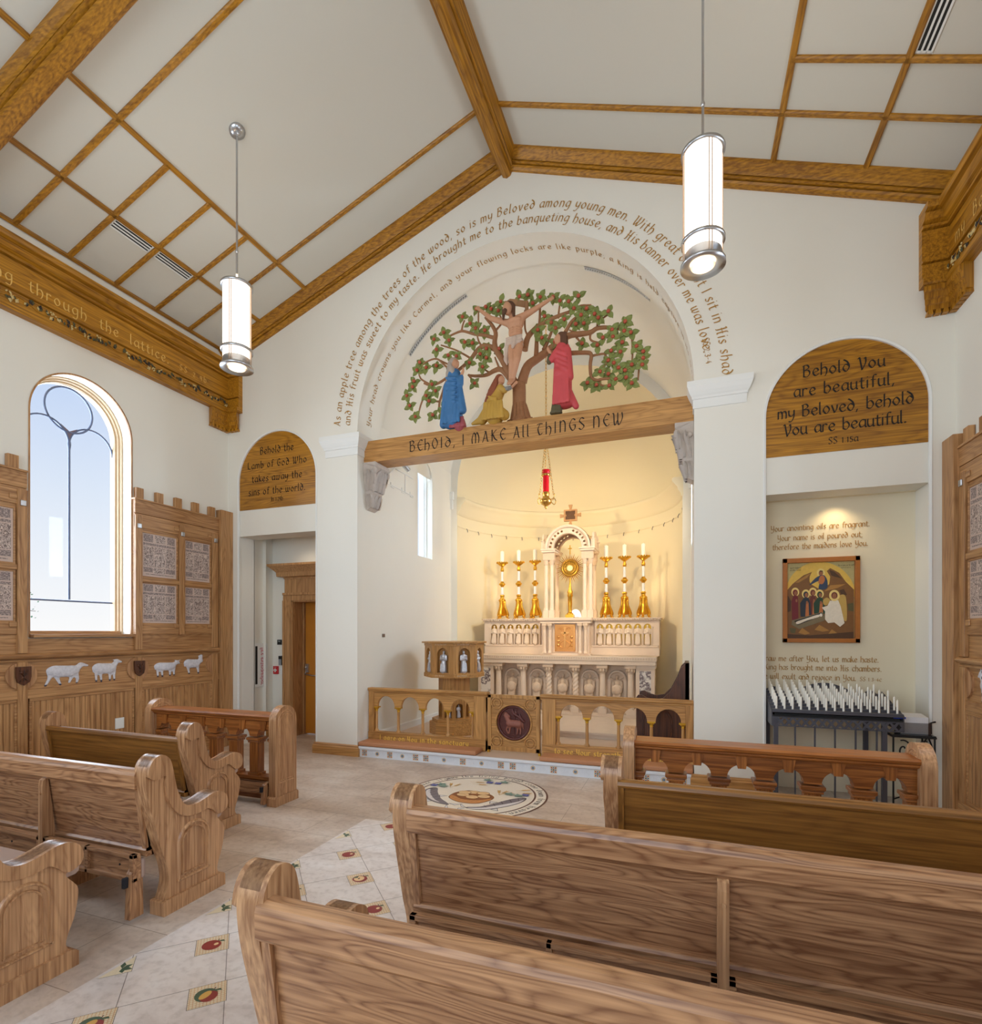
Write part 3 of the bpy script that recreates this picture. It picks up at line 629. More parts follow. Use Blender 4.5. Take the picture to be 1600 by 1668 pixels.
# ------------------------------------------------------------------ side wall cornices
CP = [(0.0, 4.545), (.085, 4.545), (.095, 4.56), (.095, 4.60), (.06, 4.602), (.06, 4.61), (.070, 4.612), (.070, 4.728), (.05, 4.73), (.05, 4.738), (.085, 4.742), (.085, 4.754), (.066, 4.76), (.066, 5.02), (.05, 5.022), (.05, 5.03), (.088, 5.034), (.09, 5.055), (.07, 5.058), (.07, 5.068), (.11, 5.085), (.145, 5.125), (.13, 5.132), (.13, 5.14), (.175, 5.15), (.185, 5.175), (.185, 5.20), (0.0, 5.205)]
def cornice(s, lab, txt, ty, fit):
    t = thing('lettered_cornice', lab, 'cornice', (s*4.07, -1.5, 4.545))
    m = MB()
    X = s*XW
    fr = [((X, YR, 0), (-s*1.0, 0, 0), (0, 0, 1)), ((X, 0.0, 0), (-s*1.0, -1.0, 0), (0, 0, 1)), ((X-s*.185, 0.0, 0), (-s*1.0, -1.0, 0), (0, 0, 1))]
    fr = [((X, YR, 0), (-s*1.0, 0, 0), (0, 0, 1)), ((X, 0.0, 0), (-s*1.0, -1.0, 0), (0, 0, 1)), ((X-s*.26, 0.0, 0), (0, -1.0, 0), (0, 0, 1))]
    m.loft(fr, CP).build('moulding', G['y'], t)
    # bracket in the corner under the cornice
    bp = [(0.0, 4.335), (.055, 4.335), (.055, 4.375), (.065, 4.385), (.068, 4.415), (.085, 4.43), (.09, 4.47), (.105, 4.485), (.105, 4.52), (.08, 4.535), (.075, 4.56), (0, 4.56)]
    fr = [((X, -.31, 0), (-s*1.0, -0.35, 0), (0, 0, 1)), ((X, 0.0, 0), (-s*1.0, -1.0, 0), (0, 0, 1)), ((X-s*.20, 0.0, 0), (-s*.6, -1.0, 0), (0, 0, 1))]
    b = MB().loft(fr, bp).build('bracket', G['z'], t)
    d = MB()
    for k in range(5):
        y = -.29+k*.062; d.prism([(y-.018, 4.335), (y+.018, 4.335), (y+.026, 4.30), (y-.026, 4.30)], 'x', X, X-s*.055)
    for k in range(3):
        x = X-s*(.085+k*.055); d.prism([(x-.014, 4.335), (x+.014, 4.335), (x+.021, 4.30), (x-.021, 4.30)], 'y', 0, -.055)
    d.build('dentil_row', G['z'], t)
    # carved vine with painted leaves
    v = MB(); xf = X-s*.072
    ys = [-8.4+i*.03 for i in range(280)]
    v.tube([(xf-s*.004, y, 4.671+.026*math.sin(y*17)) for y in ys], .0055, 5, 0)
    rnd = random.Random(3 if s < 0 else 5); y = -8.35
    while y < -.1:
        z0 = 4.671+.026*math.sin(y*17); up = 1 if math.sin(y*17) < 0 else -1
        for q in range(3):
            a = rnd.uniform(-.9, .9)+(PI/2 if up > 0 else -PI/2); ln = rnd.uniform(.035, .06)
            c = Vector((xf-s*.006, y+rnd.uniform(-.03, .03), z0+up*rnd.uniform(.0, .02)))
            d_ = Vector((0, math.cos(a), math.sin(a)))*ln; e_ = Vector((0, -math.sin(a), math.cos(a)))*ln*.32
            k_ = Vector((-s*.010, 0, 0))
            mi = rnd.choice([1, 1, 2, 3])
            v.add([c, c+d_*.5+e_, c+d_, c+d_*.5-e_, c+d_*.45+k_], [(0,1,4),(1,2,4),(2,3,4),(3,0,4)], mi)
        if rnd.random() < .35:
            for q in range(6):
                v.ell((xf-s*.006, y+rnd.uniform(-.022, .022), z0-up*.012+rnd.uniform(-.022, .022)), .0085, mi=3, U=6, V=4)
        y += .062
    v.build('carved_vine', [G['y'], plain('vine_green', rgb(78, 74, 44), .6), plain('vine_dark', rgb(44, 34, 26), .6), plain('vine_pale', rgb(206, 180, 120), .6)], t)
    m = MB(); sz = .07; wd = text_width(txt[0], .31, 1.52)*sz
    def fn(u, v):
        return (X-s*.0685, ty+(u if s < 0 else -u), 4.806+v)
    letters(m, txt[0], sz, fn, gap=.31, space=1.52, nib=.2, n=5)
    if len(txt) > 1: letters(m, txt[1], .046, lambda u, v: fn(u+wd+.12, v+.0), gap=.55, space=1.3, nib=.2)
    m.build('lettering', M_TEXTL, t)
tl = 'peering through the lattice.'
cornice(-1, 'golden oak cornice along left wall, lettered through the lattice, above arched window', (tl, 'SS 2:9b'), -.925-text_width(tl, .31, 1.52)*.07, 0)
cornice(1, 'golden oak cornice along right wall with carved vine, at right edge of view', ('my Beloved speaks',), -.17, 0)
# ------------------------------------------------------------------ the great lettered beam and its corbels
t = thing('lettered_beam', 'heavy oak beam across the great arch, lettered Behold, I make all things new', 'beam', (0, .29, 3.708))
MB().box(-RA+.001, .14, 3.708, RA-.001, .43, 3.98).build('timber', LO['x'], t, bev=.006)
m = MB()
def caps(s_):
    return s_
GLB = dict(h=(1.0, [(L,[(.2,1.5),(.2,0)]),(L,[(.06,1.5),(.36,1.5)]),(S,[(.2,.8),(.55,.95),(.78,.6),(.74,.1)]),(L,[(.0,1.5),(.3,1.5)])]))
txt = 'BEhOID, I MAKE All ThINGS NEW'
GL_['D'] = (1.0, [(S,[(.2,1.5),(.66,1.15),(.86,.55),(.48,0),(.1,.45),(.45,.95),(.82,.7)])])
line_xz(m, txt, -.01, 3.772, .084, .1375, 2.60, nib=.16, n=5)
m.build('lettering', M_TEXTD, t)
def corbel(s):
    t = thing('carved_corbel', 'carved grey stone corbel with acanthus leaves under the %s end of the lettered beam' % ('left' if s < 0 else 'right'), 'corbel', (s*RA, .29, 3.12))
    X = s*RA
    prof = [(0, 3.706), (-.185, 3.706), (-.185, 3.655), (-.165, 3.64), (-.165, 3.56), (-.15, 3.46), (-.125, 3.38), (-.115, 3.36), (-.115, 3.33), (-.105, 3.32), (-.095, 3.22), (-.06, 3.15), (-.02, 3.125), (0, 3.12)]
    def wd(z): return .175 if z > 3.64 else (.16*max(.42, ((z-3.05)/.6))**.6)
    m = MB(); n = len(prof); vs = []
    for a in (-1, 1): vs += [(X+s*u, .29+a*wd(z), z) for u, z in prof]
    m.add(vs, [tuple(range(n)), tuple(range(2*n-1, n-1, -1))]+[(i, (i+1)%n, (i+1)%n+n, i+n) for i in range(n)])
    m.build('block', M_CORB, t, bev=.006)
    lf = MB(); rnd = random.Random(11)
    def leaf(c, dirv, nrm, ln, wd_, curl):
        c = Vector(c); d = Vector(dirv).normalized(); nn = Vector(nrm).normalized(); e = d.cross(nn)
        N = 7; rows = []
        for i in range(N):
            q = i/(N-1); wv = wd_*math.sin(PI*min(1, q*.86+.14))**.7; o = c+d*ln*q+nn*(.012+curl*q**3)
            rows.append([o-e*wv-nn*.02, o-e*wv*.55+nn*.020, o+nn*.002, o+e*wv*.55+nn*.020, o+e*wv-nn*.02])
        vs = [p for r in rows for p in r]
        lf.add(vs, [(i*5+k, i*5+k+1, (i+1)*5+k+1, (i+1)*5+k) for i in range(N-1) for k in range(4)], 0, True)
    for y in (-.1, 0, .1):
        leaf((X-s*.118, .29+y*.8, 3.35), (-s*.12, y*.25, 1), (-s*1.0, 0, 0), .25, .05, .03)
    for y in (-.05, .05): leaf((X-s*.15, .29+y, 3.47), (-s*.06, y*.3, 1), (-s*1.0, 0, -.1), .16, .035, .035)
    for a in (-1, 1):
        for u, z, ln in ((.09, 3.36, .24), (.03, 3.35, .24), (.13, 3.45, .17), (.06, 3.48, .14)):
            leaf((X-s*u, .29+a*wd(z)*1.0, z), (-s*.18, a*.14, 1), (0, a*1.0, 0), ln, .034, .03)
        for u in (.03, .07): leaf((X-s*u, .29+a*.075, 3.15), (-s*.1, a*.2, 1), (0, a*1.0, 0), .17, .03, .012)
    for y in (-.04, .04): leaf((X-s*.06, .29+y, 3.15), (-s*.3, 0, 1), (-s*1.0, 0, 0), .17, .035, .012)
    for a in (-1, 1):
        lf.ell((X-s*.168, .29+a*.15, 3.60), (.03, .03, .045)); lf.ell((X-s*.04, .29+a*.165, 3.57), (.028, .02, .028))
    lf.ell((X-s*.17, .29, 3.60), (.022, .04, .05))
    lf.build('carved_leaves', M_CORB, t)
corbel(-1); corbel(1)
# ------------------------------------------------------------------ carved tree of life standing on the beam
BR={'B1':[(0.03,4.41),(-0.06,4.6),(-0.14,4.76),(-0.22,4.89),(-0.24,4.99),(-0.23,5.1),(-0.28,5.21),(-0.36,5.32)],
'B2':[(0.09,4.48),(0.16,4.65),(0.26,4.73),(0.39,4.8),(0.54,4.86),(0.65,4.9),(0.78,4.9),(0.89,4.91),(0.96,4.95),(1.08,4.94),(1.22,4.89),(1.26,4.87)],
'B3':[(-0.04,4.52),(-0.16,4.66),(-0.26,4.67),(-0.36,4.65),(-0.49,4.66),(-0.59,4.68)],
'B4':[(-0.22,4.91),(-0.36,4.98),(-0.47,4.96),(-0.57,4.88),(-0.66,4.81),(-0.78,4.72),(-0.94,4.64),(-1.09,4.63),(-1.2,4.68)],
'B4b':[(-0.81,4.74),(-0.87,4.63),(-0.92,4.52),(-0.98,4.41),(-0.99,4.31),(-0.93,4.22)],
'B5':[(-0.23,5.05),(-0.36,5.1),(-0.49,5.14),(-0.59,5.19),(-0.68,5.23),(-0.78,5.23),(-0.87,5.21)],
'B6':[(0.12,4.85),(0.16,5.01),(0.26,5.09),(0.39,5.12),(0.54,5.15),(0.67,5.19),(0.74,5.24)],
'B7':[(0.26,4.75),(0.26,4.9),(0.26,5.01),(0.29,5.06),(0.31,5.22),(0.31,5.32)],
'B8':[(0.35,4.81),(0.41,4.93),(0.45,5.01),(0.43,5.07)],'B9':[(0.56,4.88),(0.63,4.99),(0.71,5.09),(0.82,5.14),(0.89,5.16)],
'B10':[(0.63,4.72),(0.84,4.68),(0.9,4.64),(0.89,4.53),(0.9,4.4),(0.96,4.35),(1.03,4.35),(1.14,4.34)],
'B10a':[(0.39,4.79),(0.52,4.74),(0.63,4.72)],
'B11':[(0.9,4.64),(1.01,4.64),(1.14,4.64),(1.22,4.61)],'B12':[(1.05,4.63),(1.07,4.55),(1.03,4.47),(0.98,4.42)],
'B13':[(1.22,4.61),(1.22,4.68),(1.15,4.75)],'B13b':[(1.26,4.87),(1.33,4.79),(1.34,4.66),(1.34,4.57),(1.33,4.45)],'B13c':[(1.34,4.64),(1.41,4.58),(1.41,4.44),(1.4,4.3)],
'B14':[(0.89,4.91),(0.89,4.82),(0.98,4.78),(1.05,4.81)],'B15':[(0.99,4.35),(1.01,4.29),(1.1,4.26)],'B15b':[(0.89,4.41),(0.88,4.33)],
'B16':[(0.52,5.14),(0.54,5.29)],'B17':[(-0.49,5.14),(-0.45,5.2),(-0.45,5.4)],'B17b':[(-0.4,4.98),(-0.45,5.05),(-0.48,5.19)],
'B17c':[(-0.68,5.23),(-0.66,5.3),(-0.63,5.34)],'B18':[(-0.57,4.88),(-0.66,4.95),(-0.78,5.03),(-0.96,5.11)],
'B18b':[(-0.78,4.74),(-0.89,4.83),(-1.0,4.93),(-1.14,4.92),(-1.22,4.89)],'B18c':[(-0.81,4.82),(-0.96,4.91)],
'B19':[(-1.07,4.62),(-1.18,4.56),(-1.25,4.41),(-1.27,4.27)],'B19b':[(-1.09,4.63),(-1.23,4.73),(-1.27,4.8)],
'B20':[(-0.19,4.68),(-0.22,4.76),(-0.24,4.82)],'B20b':[(-0.32,4.66),(-0.38,4.71)],'B21':[(-0.92,4.52),(-0.87,4.43),(-0.83,4.35)],
'B22':[(0.16,5.01),(0.12,5.11),(0.12,5.32)],'B23':[(0.78,4.9),(0.65,4.97)],'B24':[(0.73,4.88),(0.8,4.78)],'B25':[(0.96,4.95),(0.98,5.03),(1.08,5.08)],
'B26':[(-0.59,4.68),(-0.49,4.54)],'B27':[(-0.24,5.14),(-0.16,5.24),(-0.22,5.38)],'B28':[(0.67,5.19),(0.78,5.24),(0.89,5.23)],'B29':[(-0.98,4.41),(-1.09,4.44)]}
BW={'B1':(.055,.018),'B2':(.062,.014),'B3':(.04,.014),'B4':(.036,.011),'B4b':(.02,.011),'B5':(.024,.011),'B6':(.04,.014),'B7':(.03,.012),'B8':(.026,.011),'B9':(.028,.011),'B10':(.026,.014),'B10a':(.03,.026)}
AP=[(-.65,5.37),(-.55,5.27),(-.47,5.43),(-.48,5.2),(-.36,5.15),(-1.03,5.17),(-.9,5.23),(-.83,5.12),(-1.0,5.04),(-.84,4.94),(-.73,4.91),(-.62,5.06),(-.52,5.03),(-1.14,4.84),(-1.23,4.92),(-1.27,4.83),(-1.0,4.84),(-1.33,4.63),(-1.41,4.53),(-1.37,4.4),(-1.29,4.25),(-1.31,4.7),(-1.06,4.62),(-1.01,4.53),(-1.14,4.49),(-1.1,4.42),(-1.05,4.24),(-.92,4.25),(-.88,4.39),(-.34,4.93),(-.42,4.88),(-.34,4.82),(-.39,4.72),(-.56,4.8),(-.18,4.9),(-.49,4.54),(-.16,5.45),(-.35,5.43),(-.28,5.39),(-.19,5.35),(.07,5.46),(.17,5.46),(.23,5.35),(.32,5.4),(.47,5.37),(.55,5.31),(.65,5.28),(.76,5.32),(.71,5.19),(.85,5.16),(.94,5.08),(1.09,5.08),(.98,5.03),(.37,5.17),(.29,5.03),(.45,5.08),(.5,5.01),(.6,5.09),(.73,5.01),(.79,5.1),(.82,5.0),(1.27,4.93),(1.26,4.83),(1.13,4.87),(1.14,4.79),(1.33,4.8),(1.03,4.8),(1.24,4.71),(1.39,4.64),(1.46,4.57),(.97,4.73),(1.12,4.64),(1.22,4.61),(1.09,4.54),(1.15,4.5),(1.0,4.43),(1.09,4.39),(1.34,4.45),(1.27,4.40),(1.45,4.43),(1.2,4.44),(1.28,4.32),(1.34,4.25),(1.1,4.26),(.96,4.29),(.86,4.33),(1.17,4.32),(.8,4.78),(.34,4.93),(.49,4.86),(1.46,4.5),(-.78,4.78)]
TY = 0.30; BT = 3.98
rnd = random.Random(21)
t = thing('carved_apple_tree', 'carved and painted apple tree spreading across the arch above the lettered beam', 'carving', (0.07, TY, BT))
m = MB()
trk = [(.075, 3.98, .14), (.07, 4.03, .105), (.06, 4.12, .085), (.055, 4.25, .078), (.055, 4.38, .078), (.06, 4.47, .07)]
m.tube([(x, TY, z) for x, z, r in trk], [r for x, z, r in trk], 16)
for a in range(7):
    th = PI+a*PI/6; m.tube([(.075+.17*math.cos(th), TY+.10*math.sin(th), 4.008), (.07+.10*math.cos(th), TY+.07*math.sin(th), 4.03), (.06+.06*math.cos(th), TY+.06*math.sin(th), 4.2), (.055, TY, 4.35)], [.026, .034, .03, .02], 8)
def wob(q): return .03*math.sin(q[0]*7.3+q[1]*5.1)
for k, pts in BR.items():
    w0, w1 = BW.get(k, (.014, .009)); pp = crom(pts, 4); n = len(pp)
    m.tube([(x, TY+wob((x, z))*min(1, i/6), z) for i, (x, z) in enumerate(pp)], [w0+(w1-w0)*(i/(n-1))**.7 for i in range(n)], 9)
bark = plain('painted_bark', rgb(160, 112, 74), .7, noise=.18, nscale=26, bump=.3)
m.build('trunk', bark, t)
lv = MB(); rr = .036
def tleaf(c, a, ln, tilt):
    d = Vector((math.cos(a), -tilt, math.sin(a))).normalized(); e = Vector((-math.sin(a), 0, math.cos(a))); up = d.cross(e).normalized()
    if up.y > 0: up = -up
    o = Vector(c); N = 6; vs = []
    for i in range(N):
        q = i/(N-1); wv = ln*.36*math.sin(PI*(q*.93+.07))**.8*(1 if i < N-1 else .05)
        p = o+d*ln*q-up*(.012*q*q)
        vs += [p+e*wv+up*.012, p+e*wv*.45+up*.004, p+up*-.004, p-e*wv*.45+up*.004, p-e*wv+up*.012]
    fs = [(i*5+j, i*5+j+1, (i+1)*5+j+1, (i+1)*5+j) for i in range(N-1) for j in range(4)]
    th = up*-.006
    lv.add(vs, fs, 0, True)
ame = None
for i, (x, z) in enumerate(AP):
    y = TY-.03+rnd.uniform(-.015, .015); a0 = rnd.uniform(0, 2*PI); nl = rnd.choice([3, 4, 4, 5])
    for k in range(nl):
        a = a0+k*2*PI/nl+rnd.uniform(-.35, .35)
        tleaf((x, y+.012, z), a, rnd.uniform(.074, .100), rnd.uniform(0.0, .25))
m_leaf = plain('painted_leaf', rgb(134, 144, 76), .6, noise=.30, nscale=14)
lo = lv.build('foliage', m_leaf, t)
sol = lo.modifiers.new('solid', 'SOLIDIFY'); sol.thickness = .006
apple = MB().ell((0, 0, 0), (.022, .022, .021), U=10, V=7).build('apple', plain('painted_apple', rgb(186, 84, 58), .4, noise=.15, nscale=30), t, local=True)
off = root_off(t)
for i, (x, z) in enumerate(AP):
    o = apple if i == 0 else apple.copy()
    if i: col.objects.link(o); o.parent = t
    o.location = (x-off.x, TY-.045-off.y, z-off.z)
sb_ = MB(); pts = [(-.10, 5.40), (-.04, 5.41), (.04, 5.395), (.10, 5.385), (.155, 5.36)]
sb_.loft([((x, TY-.04-.02*math.sin(i*1.4), z), (0, 1, 0), (0, 0, 1)) for i, (x, z) in enumerate(pts)], [(-.004, -.042), (.004, -.042), (.004, .036), (-.004, .036)])
sb_.tube([(.155, TY-.03, 5.39), (.155, TY-.03, 5.26)], .022, 10); sb_.tube([(-.1, TY-.04, 5.44), (-.1, TY-.04, 5.36)], .014, 8)
sb_.build('scroll', plain('scroll_tan', rgb(164, 122, 84), .7), t)
# ------------------------------------------------------------------ carved figures on the beam
FY = TY-.13
hairm = plain('carved_brown_hair', rgb(96, 62, 40), .7, noise=.2, nscale=60, bump=.4)
def face(c, d, r, mats=None):
    """nose, brow and eye sockets pushed out of a head of radius r facing d"""
    c = Vector(c); d = Vector(d).normalized(); u = Vector((0, 0, 1)); e = d.cross(u).normalized()
    return [('c', c+d*r*.95+u*r*.15, c+d*r*1.12-u*r*.18, r*.13, r*.17), ('c', c+d*r*.86+u*r*.3-e*r*.4, c+d*r*.86+u*r*.3+e*r*.4, r*.14, r*.14),
            ('e', c+d*r*.8-u*r*.5, (r*.3, r*.3, r*.16)), ('e', c+d*r*.7-u*r*.85, (r*.34, r*.34, r*.26))]
def hand(c, d, u, r):
    """palm, four fingers and a thumb"""
    c = Vector(c); d = Vector(d).normalized(); u = Vector(u).normalized(); e = d.cross(u).normalized(); q = [('e', c, (r*1.0, r*1.0, r*1.0)), ('c', c, c+d*r*1.2, r*.85, r*.7)]
    for k in range(4):
        o = e*(k-1.5)*r*.55; q += [('c', c+d*r*1.2+o, c+d*r*(2.7-.3*abs(k-1.4))+o*1.25-u*r*.3, r*.27, r*.22)]
    q += [('c', c+e*r*.7, c+e*r*1.5+d*r*1.1, r*.3, r*.24)]
    return q
# crucified figure
f = thing('crucified_figure', 'carved figure with outstretched arms hanging on the trunk of the apple tree', 'statue', (0.02, FY, 4.40))
H_ = (-.03, FY-.045, 5.265)
body = [('e', H_, (.058, .062, .074)), ('c', (.0, FY, 5.21), (.035, FY, 5.15), .034, .04),
    ('c', (-.04, FY, 5.125), (.135, FY, 5.16), .045, .045), ('e', (.05, FY, 5.10), (.105, .062, .085)), ('e', (.05, FY, 5.0), (.085, .055, .09)), ('e', (.05, FY, 4.90), (.09, .062, .075)),
    ('c', (-.05, FY, 5.13), (-.24, FY-.01, 5.21), .04, .03), ('c', (-.24, FY-.01, 5.21), (-.39, FY-.01, 5.345), .03, .019),
    ('c', (.14, FY, 5.165), (.29, FY-.01, 5.215), .04, .03), ('c', (.29, FY-.01, 5.215), (.44, FY-.01, 5.28), .03, .019),
    ('c', (.01, FY, 4.87), (.02, FY-.05, 4.66), .056, .04), ('c', (.02, FY-.05, 4.66), (-.012, FY, 4.46), .038, .022), ('c', (-.012, FY, 4.46), (-.02, FY-.06, 4.395), .024, .018),
    ('c', (.09, FY, 4.87), (.085, FY-.05, 4.66), .056, .04), ('c', (.085, FY-.05, 4.66), (.02, FY, 4.46), .038, .022), ('c', (.02, FY, 4.46), (.005, FY-.06, 4.395), .024, .018)]
body += face(H_, (-.55, -1, -.3), .056)+hand((-.40, FY-.01, 5.355), (-.65, 0, .65), (0, -1, 0), .021)+hand((.45, FY-.01, 5.285), (.85, 0, .4), (0, -1, 0), .021)
for a in (-1, 1):
    body += [('c', (.05+a*.012, FY-.05, 5.13), (.05+a*.06, FY-.05, 5.12), .022, .02)]+[('c', (.05+a*.025, FY-.052, 5.03-k*.028), (.05+a*.07, FY-.03, 5.02-k*.028), .008, .007) for k in range(3)]
place('body', blob(body, .0075), M_SKIN, f)
hr = [('e', (-.015, FY-.02, 5.30), (.066, .066, .056)), ('c', (.03, FY-.035, 5.29), (.045, FY-.05, 5.17), .03, .018), ('c', (-.08, FY-.03, 5.28), (-.075, FY-.07, 5.14), .026, .014), ('c', (-.045, FY-.1, 5.215), (-.05, FY-.1, 5.185), .026, .018)]
place('hair', blob(hr, .008), hairm, f)
cl = [('e', (.05, FY, 4.89), (.1, .074, .05)), ('e', (.05, FY, 4.845), (.098, .07, .045)), ('c', (.06, FY-.06, 4.9), (.04, FY-.07, 4.8), .03, .02), ('c', (-.03, FY-.03, 4.86), (-.06, FY-.02, 4.70), .035, .03), ('c', (-.06, FY-.02, 4.70), (-.045, FY-.02, 4.64), .03, .012)]
cl += [('c', (-.04, FY-.06, 4.915-k*.026), (.14, FY-.06, 4.925-k*.03), .012, .012) for k in range(3)]
place('loincloth', blob(cl, .008), plain('painted_linen', rgb(206, 182, 164), .7, noise=.1, nscale=30), f)
def folds(x0, x1, y, z0, z1, n, r, lean=0.0, rnd_=random.Random(2)):
    q = []
    for k in range(n):
        x = x0+(x1-x0)*(k+.5)/n; q.append(('c', (x*.86+(x0+x1)/2*.14, y, z1), (x+lean, y-rnd_.uniform(0, .02), z0), r*.7, r))
    return q
# veiled woman in blue
f = thing('veiled_woman_figure', 'carved woman in blue mantle and grey veil standing left of the tree, hands joined', 'statue', (-.72, FY, BT))
hd = (-.70, FY-.02, 4.755)
place('body', blob([('e', hd, (.05, .052, .062)), ('c', (-.705, FY, 4.71), (-.71, FY, 4.66), .03, .034), ('c', (-.71, FY, 4.66), (-.72, FY, 4.2), .05, .06), ('c', (-.64, FY-.03, 4.55), (-.585, FY-.06, 4.62), .022, .018)]+face(hd, (1, -.35, 0), .05)+hand((-.58, FY-.06, 4.635), (.2, 0, 1), (1, 0, 0), .018), .0075), M_SKIN, f)
rb_ = [('c', (-.72, FY, 4.63), (-.72, FY, 4.45), .085, .105), ('c', (-.72, FY, 4.45), (-.73, FY, 4.12), .105, .115), ('e', (-.735, FY, 4.06), (.135, .1, .07)), ('c', (-.79, FY+.0, 4.5), (-.86, FY, 4.06), .07, .05), ('c', (-.68, FY-.05, 4.6), (-.61, FY-.06, 4.49), .05, .036), ('c', (-.61, FY-.06, 4.49), (-.60, FY-.06, 4.57), .036, .026), ('c', (-.64, FY-.04, 4.5), (-.59, FY-.05, 4.18), .035, .05)]
rb_ += [('c', (-.79, FY-.075, 4.58-k*.055), (-.66, FY-.105, 4.545-k*.055), .014, .016) for k in range(6)]+folds(-.85, -.6, FY-.08, 4.04, 4.3, 6, .018)
place('mantle', blob(rb_, .009), plain('painted_blue', rgb(62, 118, 170), .55, noise=.25, nscale=7), f)
place('gown', blob([('c', (-.65, FY, 4.06), (-.64, FY, 4.01), .07, .075)]+folds(-.76, -.56, FY-.05, 3.995, 4.1, 7, .017), .008), plain('painted_rose', rgb(168, 82, 88), .6, noise=.15, nscale=20), f)
ve = [('e', (-.725, FY-.005, 4.775), (.062, .066, .068)), ('c', (-.75, FY, 4.76), (-.755, FY, 4.65), .058, .07), ('c', (-.73, FY-.04, 4.68), (-.70, FY-.06, 4.62), .045, .03), ('c', (-.78, FY, 4.66), (-.79, FY, 4.6), .05, .04)]
ve += [('c', (-.76, FY-.062, 4.77-k*.03), (-.73, FY-.075, 4.70-k*.025), .012, .012) for k in range(3)]
place('veil', blob(ve, .008), plain('painted_grey', rgb(178, 164, 152), .65, noise=.12, nscale=16), f)
# kneeling woman embracing the trunk
f = thing('kneeling_woman_figure', 'carved kneeling woman in yellow gown with long red hair embracing the tree trunk', 'statue', (-.25, FY, BT))
hd = (-.125, FY-.01, 4.475)
place('body', blob([('e', hd, (.046, .048, .056)), ('c', (-.13, FY, 4.43), (-.15, FY, 4.39), .026, .03), ('c', (-.15, FY, 4.39), (-.22, FY, 4.2), .05, .06), ('c', (-.02, FY-.03, 4.345), (.05, FY-.05, 4.375), .018, .015)]+face(hd, (1, -.3, .1), .046)+hand((.06, FY-.055, 4.385), (.7, -.1, .6), (0, -1, 0), .017), .0075), M_SKIN, f)
g_ = [('c', (-.14, FY, 4.36), (-.22, FY, 4.22), .065, .085), ('c', (-.22, FY, 4.22), (-.20, FY, 4.06), .09, .10), ('c', (-.24, FY, 4.18), (-.36, FY, 4.05), .085, .06), ('c', (-.36, FY, 4.05), (-.48, FY, 4.02), .055, .02), ('c', (-.16, FY-.05, 4.12), (-.07, FY-.04, 4.05), .07, .06), ('c', (-.12, FY-.05, 4.37), (-.06, FY-.06, 4.325), .04, .034)]
g_ += folds(-.33, -.05, FY-.1, 4.01, 4.2, 7, .02)+[('c', (-.25, FY-.09, 4.27), (-.15, FY-.095, 4.24-k*.03), .012, .012) for k in range(3)]
place('gown', blob(g_, .009), plain('painted_ochre', rgb(192, 150, 62), .6, noise=.2, nscale=9), f)
place('sleeve', blob([('c', (-.07, FY-.06, 4.33), (.0, FY-.045, 4.35), .03, .024)]+[('c', (-.06+k*.02, FY-.085, 4.355), (-.055+k*.02, FY-.085, 4.315), .006, .006) for k in range(4)], .007), plain('painted_grey_sleeve', rgb(140, 136, 132), .6), f)
hr = [('e', (-.145, FY-.0, 4.495), (.056, .058, .054)), ('c', (-.17, FY, 4.47), (-.24, FY-.01, 4.36), .05, .045), ('c', (-.24, FY-.01, 4.36), (-.31, FY-.02, 4.25), .042, .018)]+[('c', (-.16, FY-.055, 4.48-k*.02), (-.28+k*.02, FY-.055, 4.31-k*.02), .012, .01) for k in range(4)]
place('hair', blob(hr, .008), plain('carved_red_hair', rgb(142, 76, 48), .7, noise=.2, nscale=50), f)
# standing man in red
f = thing('standing_man_figure', 'carved man in rose red cloak with brown hair standing right of the tree', 'statue', (.60, FY, BT))
hd = (.565, FY-.02, 4.815)
place('body', blob([('e', hd, (.048, .052, .062)), ('c', (.58, FY, 4.77), (.59, FY, 4.72), .03, .034), ('c', (.59, FY, 4.72), (.6, FY, 4.2), .05, .06), ('c', (.49, FY-.04, 4.63), (.455, FY-.06, 4.69), .02, .017)]+face(hd, (-1, -.3, .1), .05)+hand((.45, FY-.06, 4.70), (-.2, 0, 1), (-1, 0, 0), .018), .0075), M_SKIN, f)
c_ = [('c', (.60, FY, 4.70), (.60, FY, 4.45), .085, .105), ('c', (.60, FY, 4.45), (.595, FY, 4.16), .105, .11), ('e', (.61, FY, 4.1), (.135, .095, .06)), ('c', (.64, FY-.03, 4.66), (.69, FY-.05, 4.36), .065, .045), ('c', (.69, FY-.05, 4.36), (.56, FY-.07, 4.42), .03, .05), ('c', (.55, FY-.05, 4.66), (.485, FY-.06, 4.58), .045, .036), ('c', (.66, FY-.0, 4.2), (.75, FY, 4.05), .06, .035)]
c_ += folds(.50, .70, FY-.085, 4.08, 4.42, 6, .018)+[('c', (.55, FY-.085, 4.66-k*.05), (.66, FY-.1, 4.60-k*.055), .013, .013) for k in range(4)]
place('cloak', blob(c_, .009), plain('painted_red', rgb(206, 78, 82), .55, noise=.18, nscale=8), f)
place('sleeve', blob([('c', (.485, FY-.05, 4.6), (.46, FY-.06, 4.56), .034, .03), ('c', (.46, FY-.06, 4.56), (.465, FY-.06, 4.63), .03, .022)], .008), plain('painted_olive_sleeve', rgb(92, 84, 58), .65), f)
place('tunic', blob([('c', (.55, FY, 4.07), (.54, FY, 4.025), .06, .05), ('e', (.53, FY-.02, 4.0), (.075, .07, .02))]+folds(.48, .6, FY-.06, 3.99, 4.09, 4, .016), .009), plain('painted_olive', rgb(92, 84, 58), .65, noise=.15, nscale=20), f)
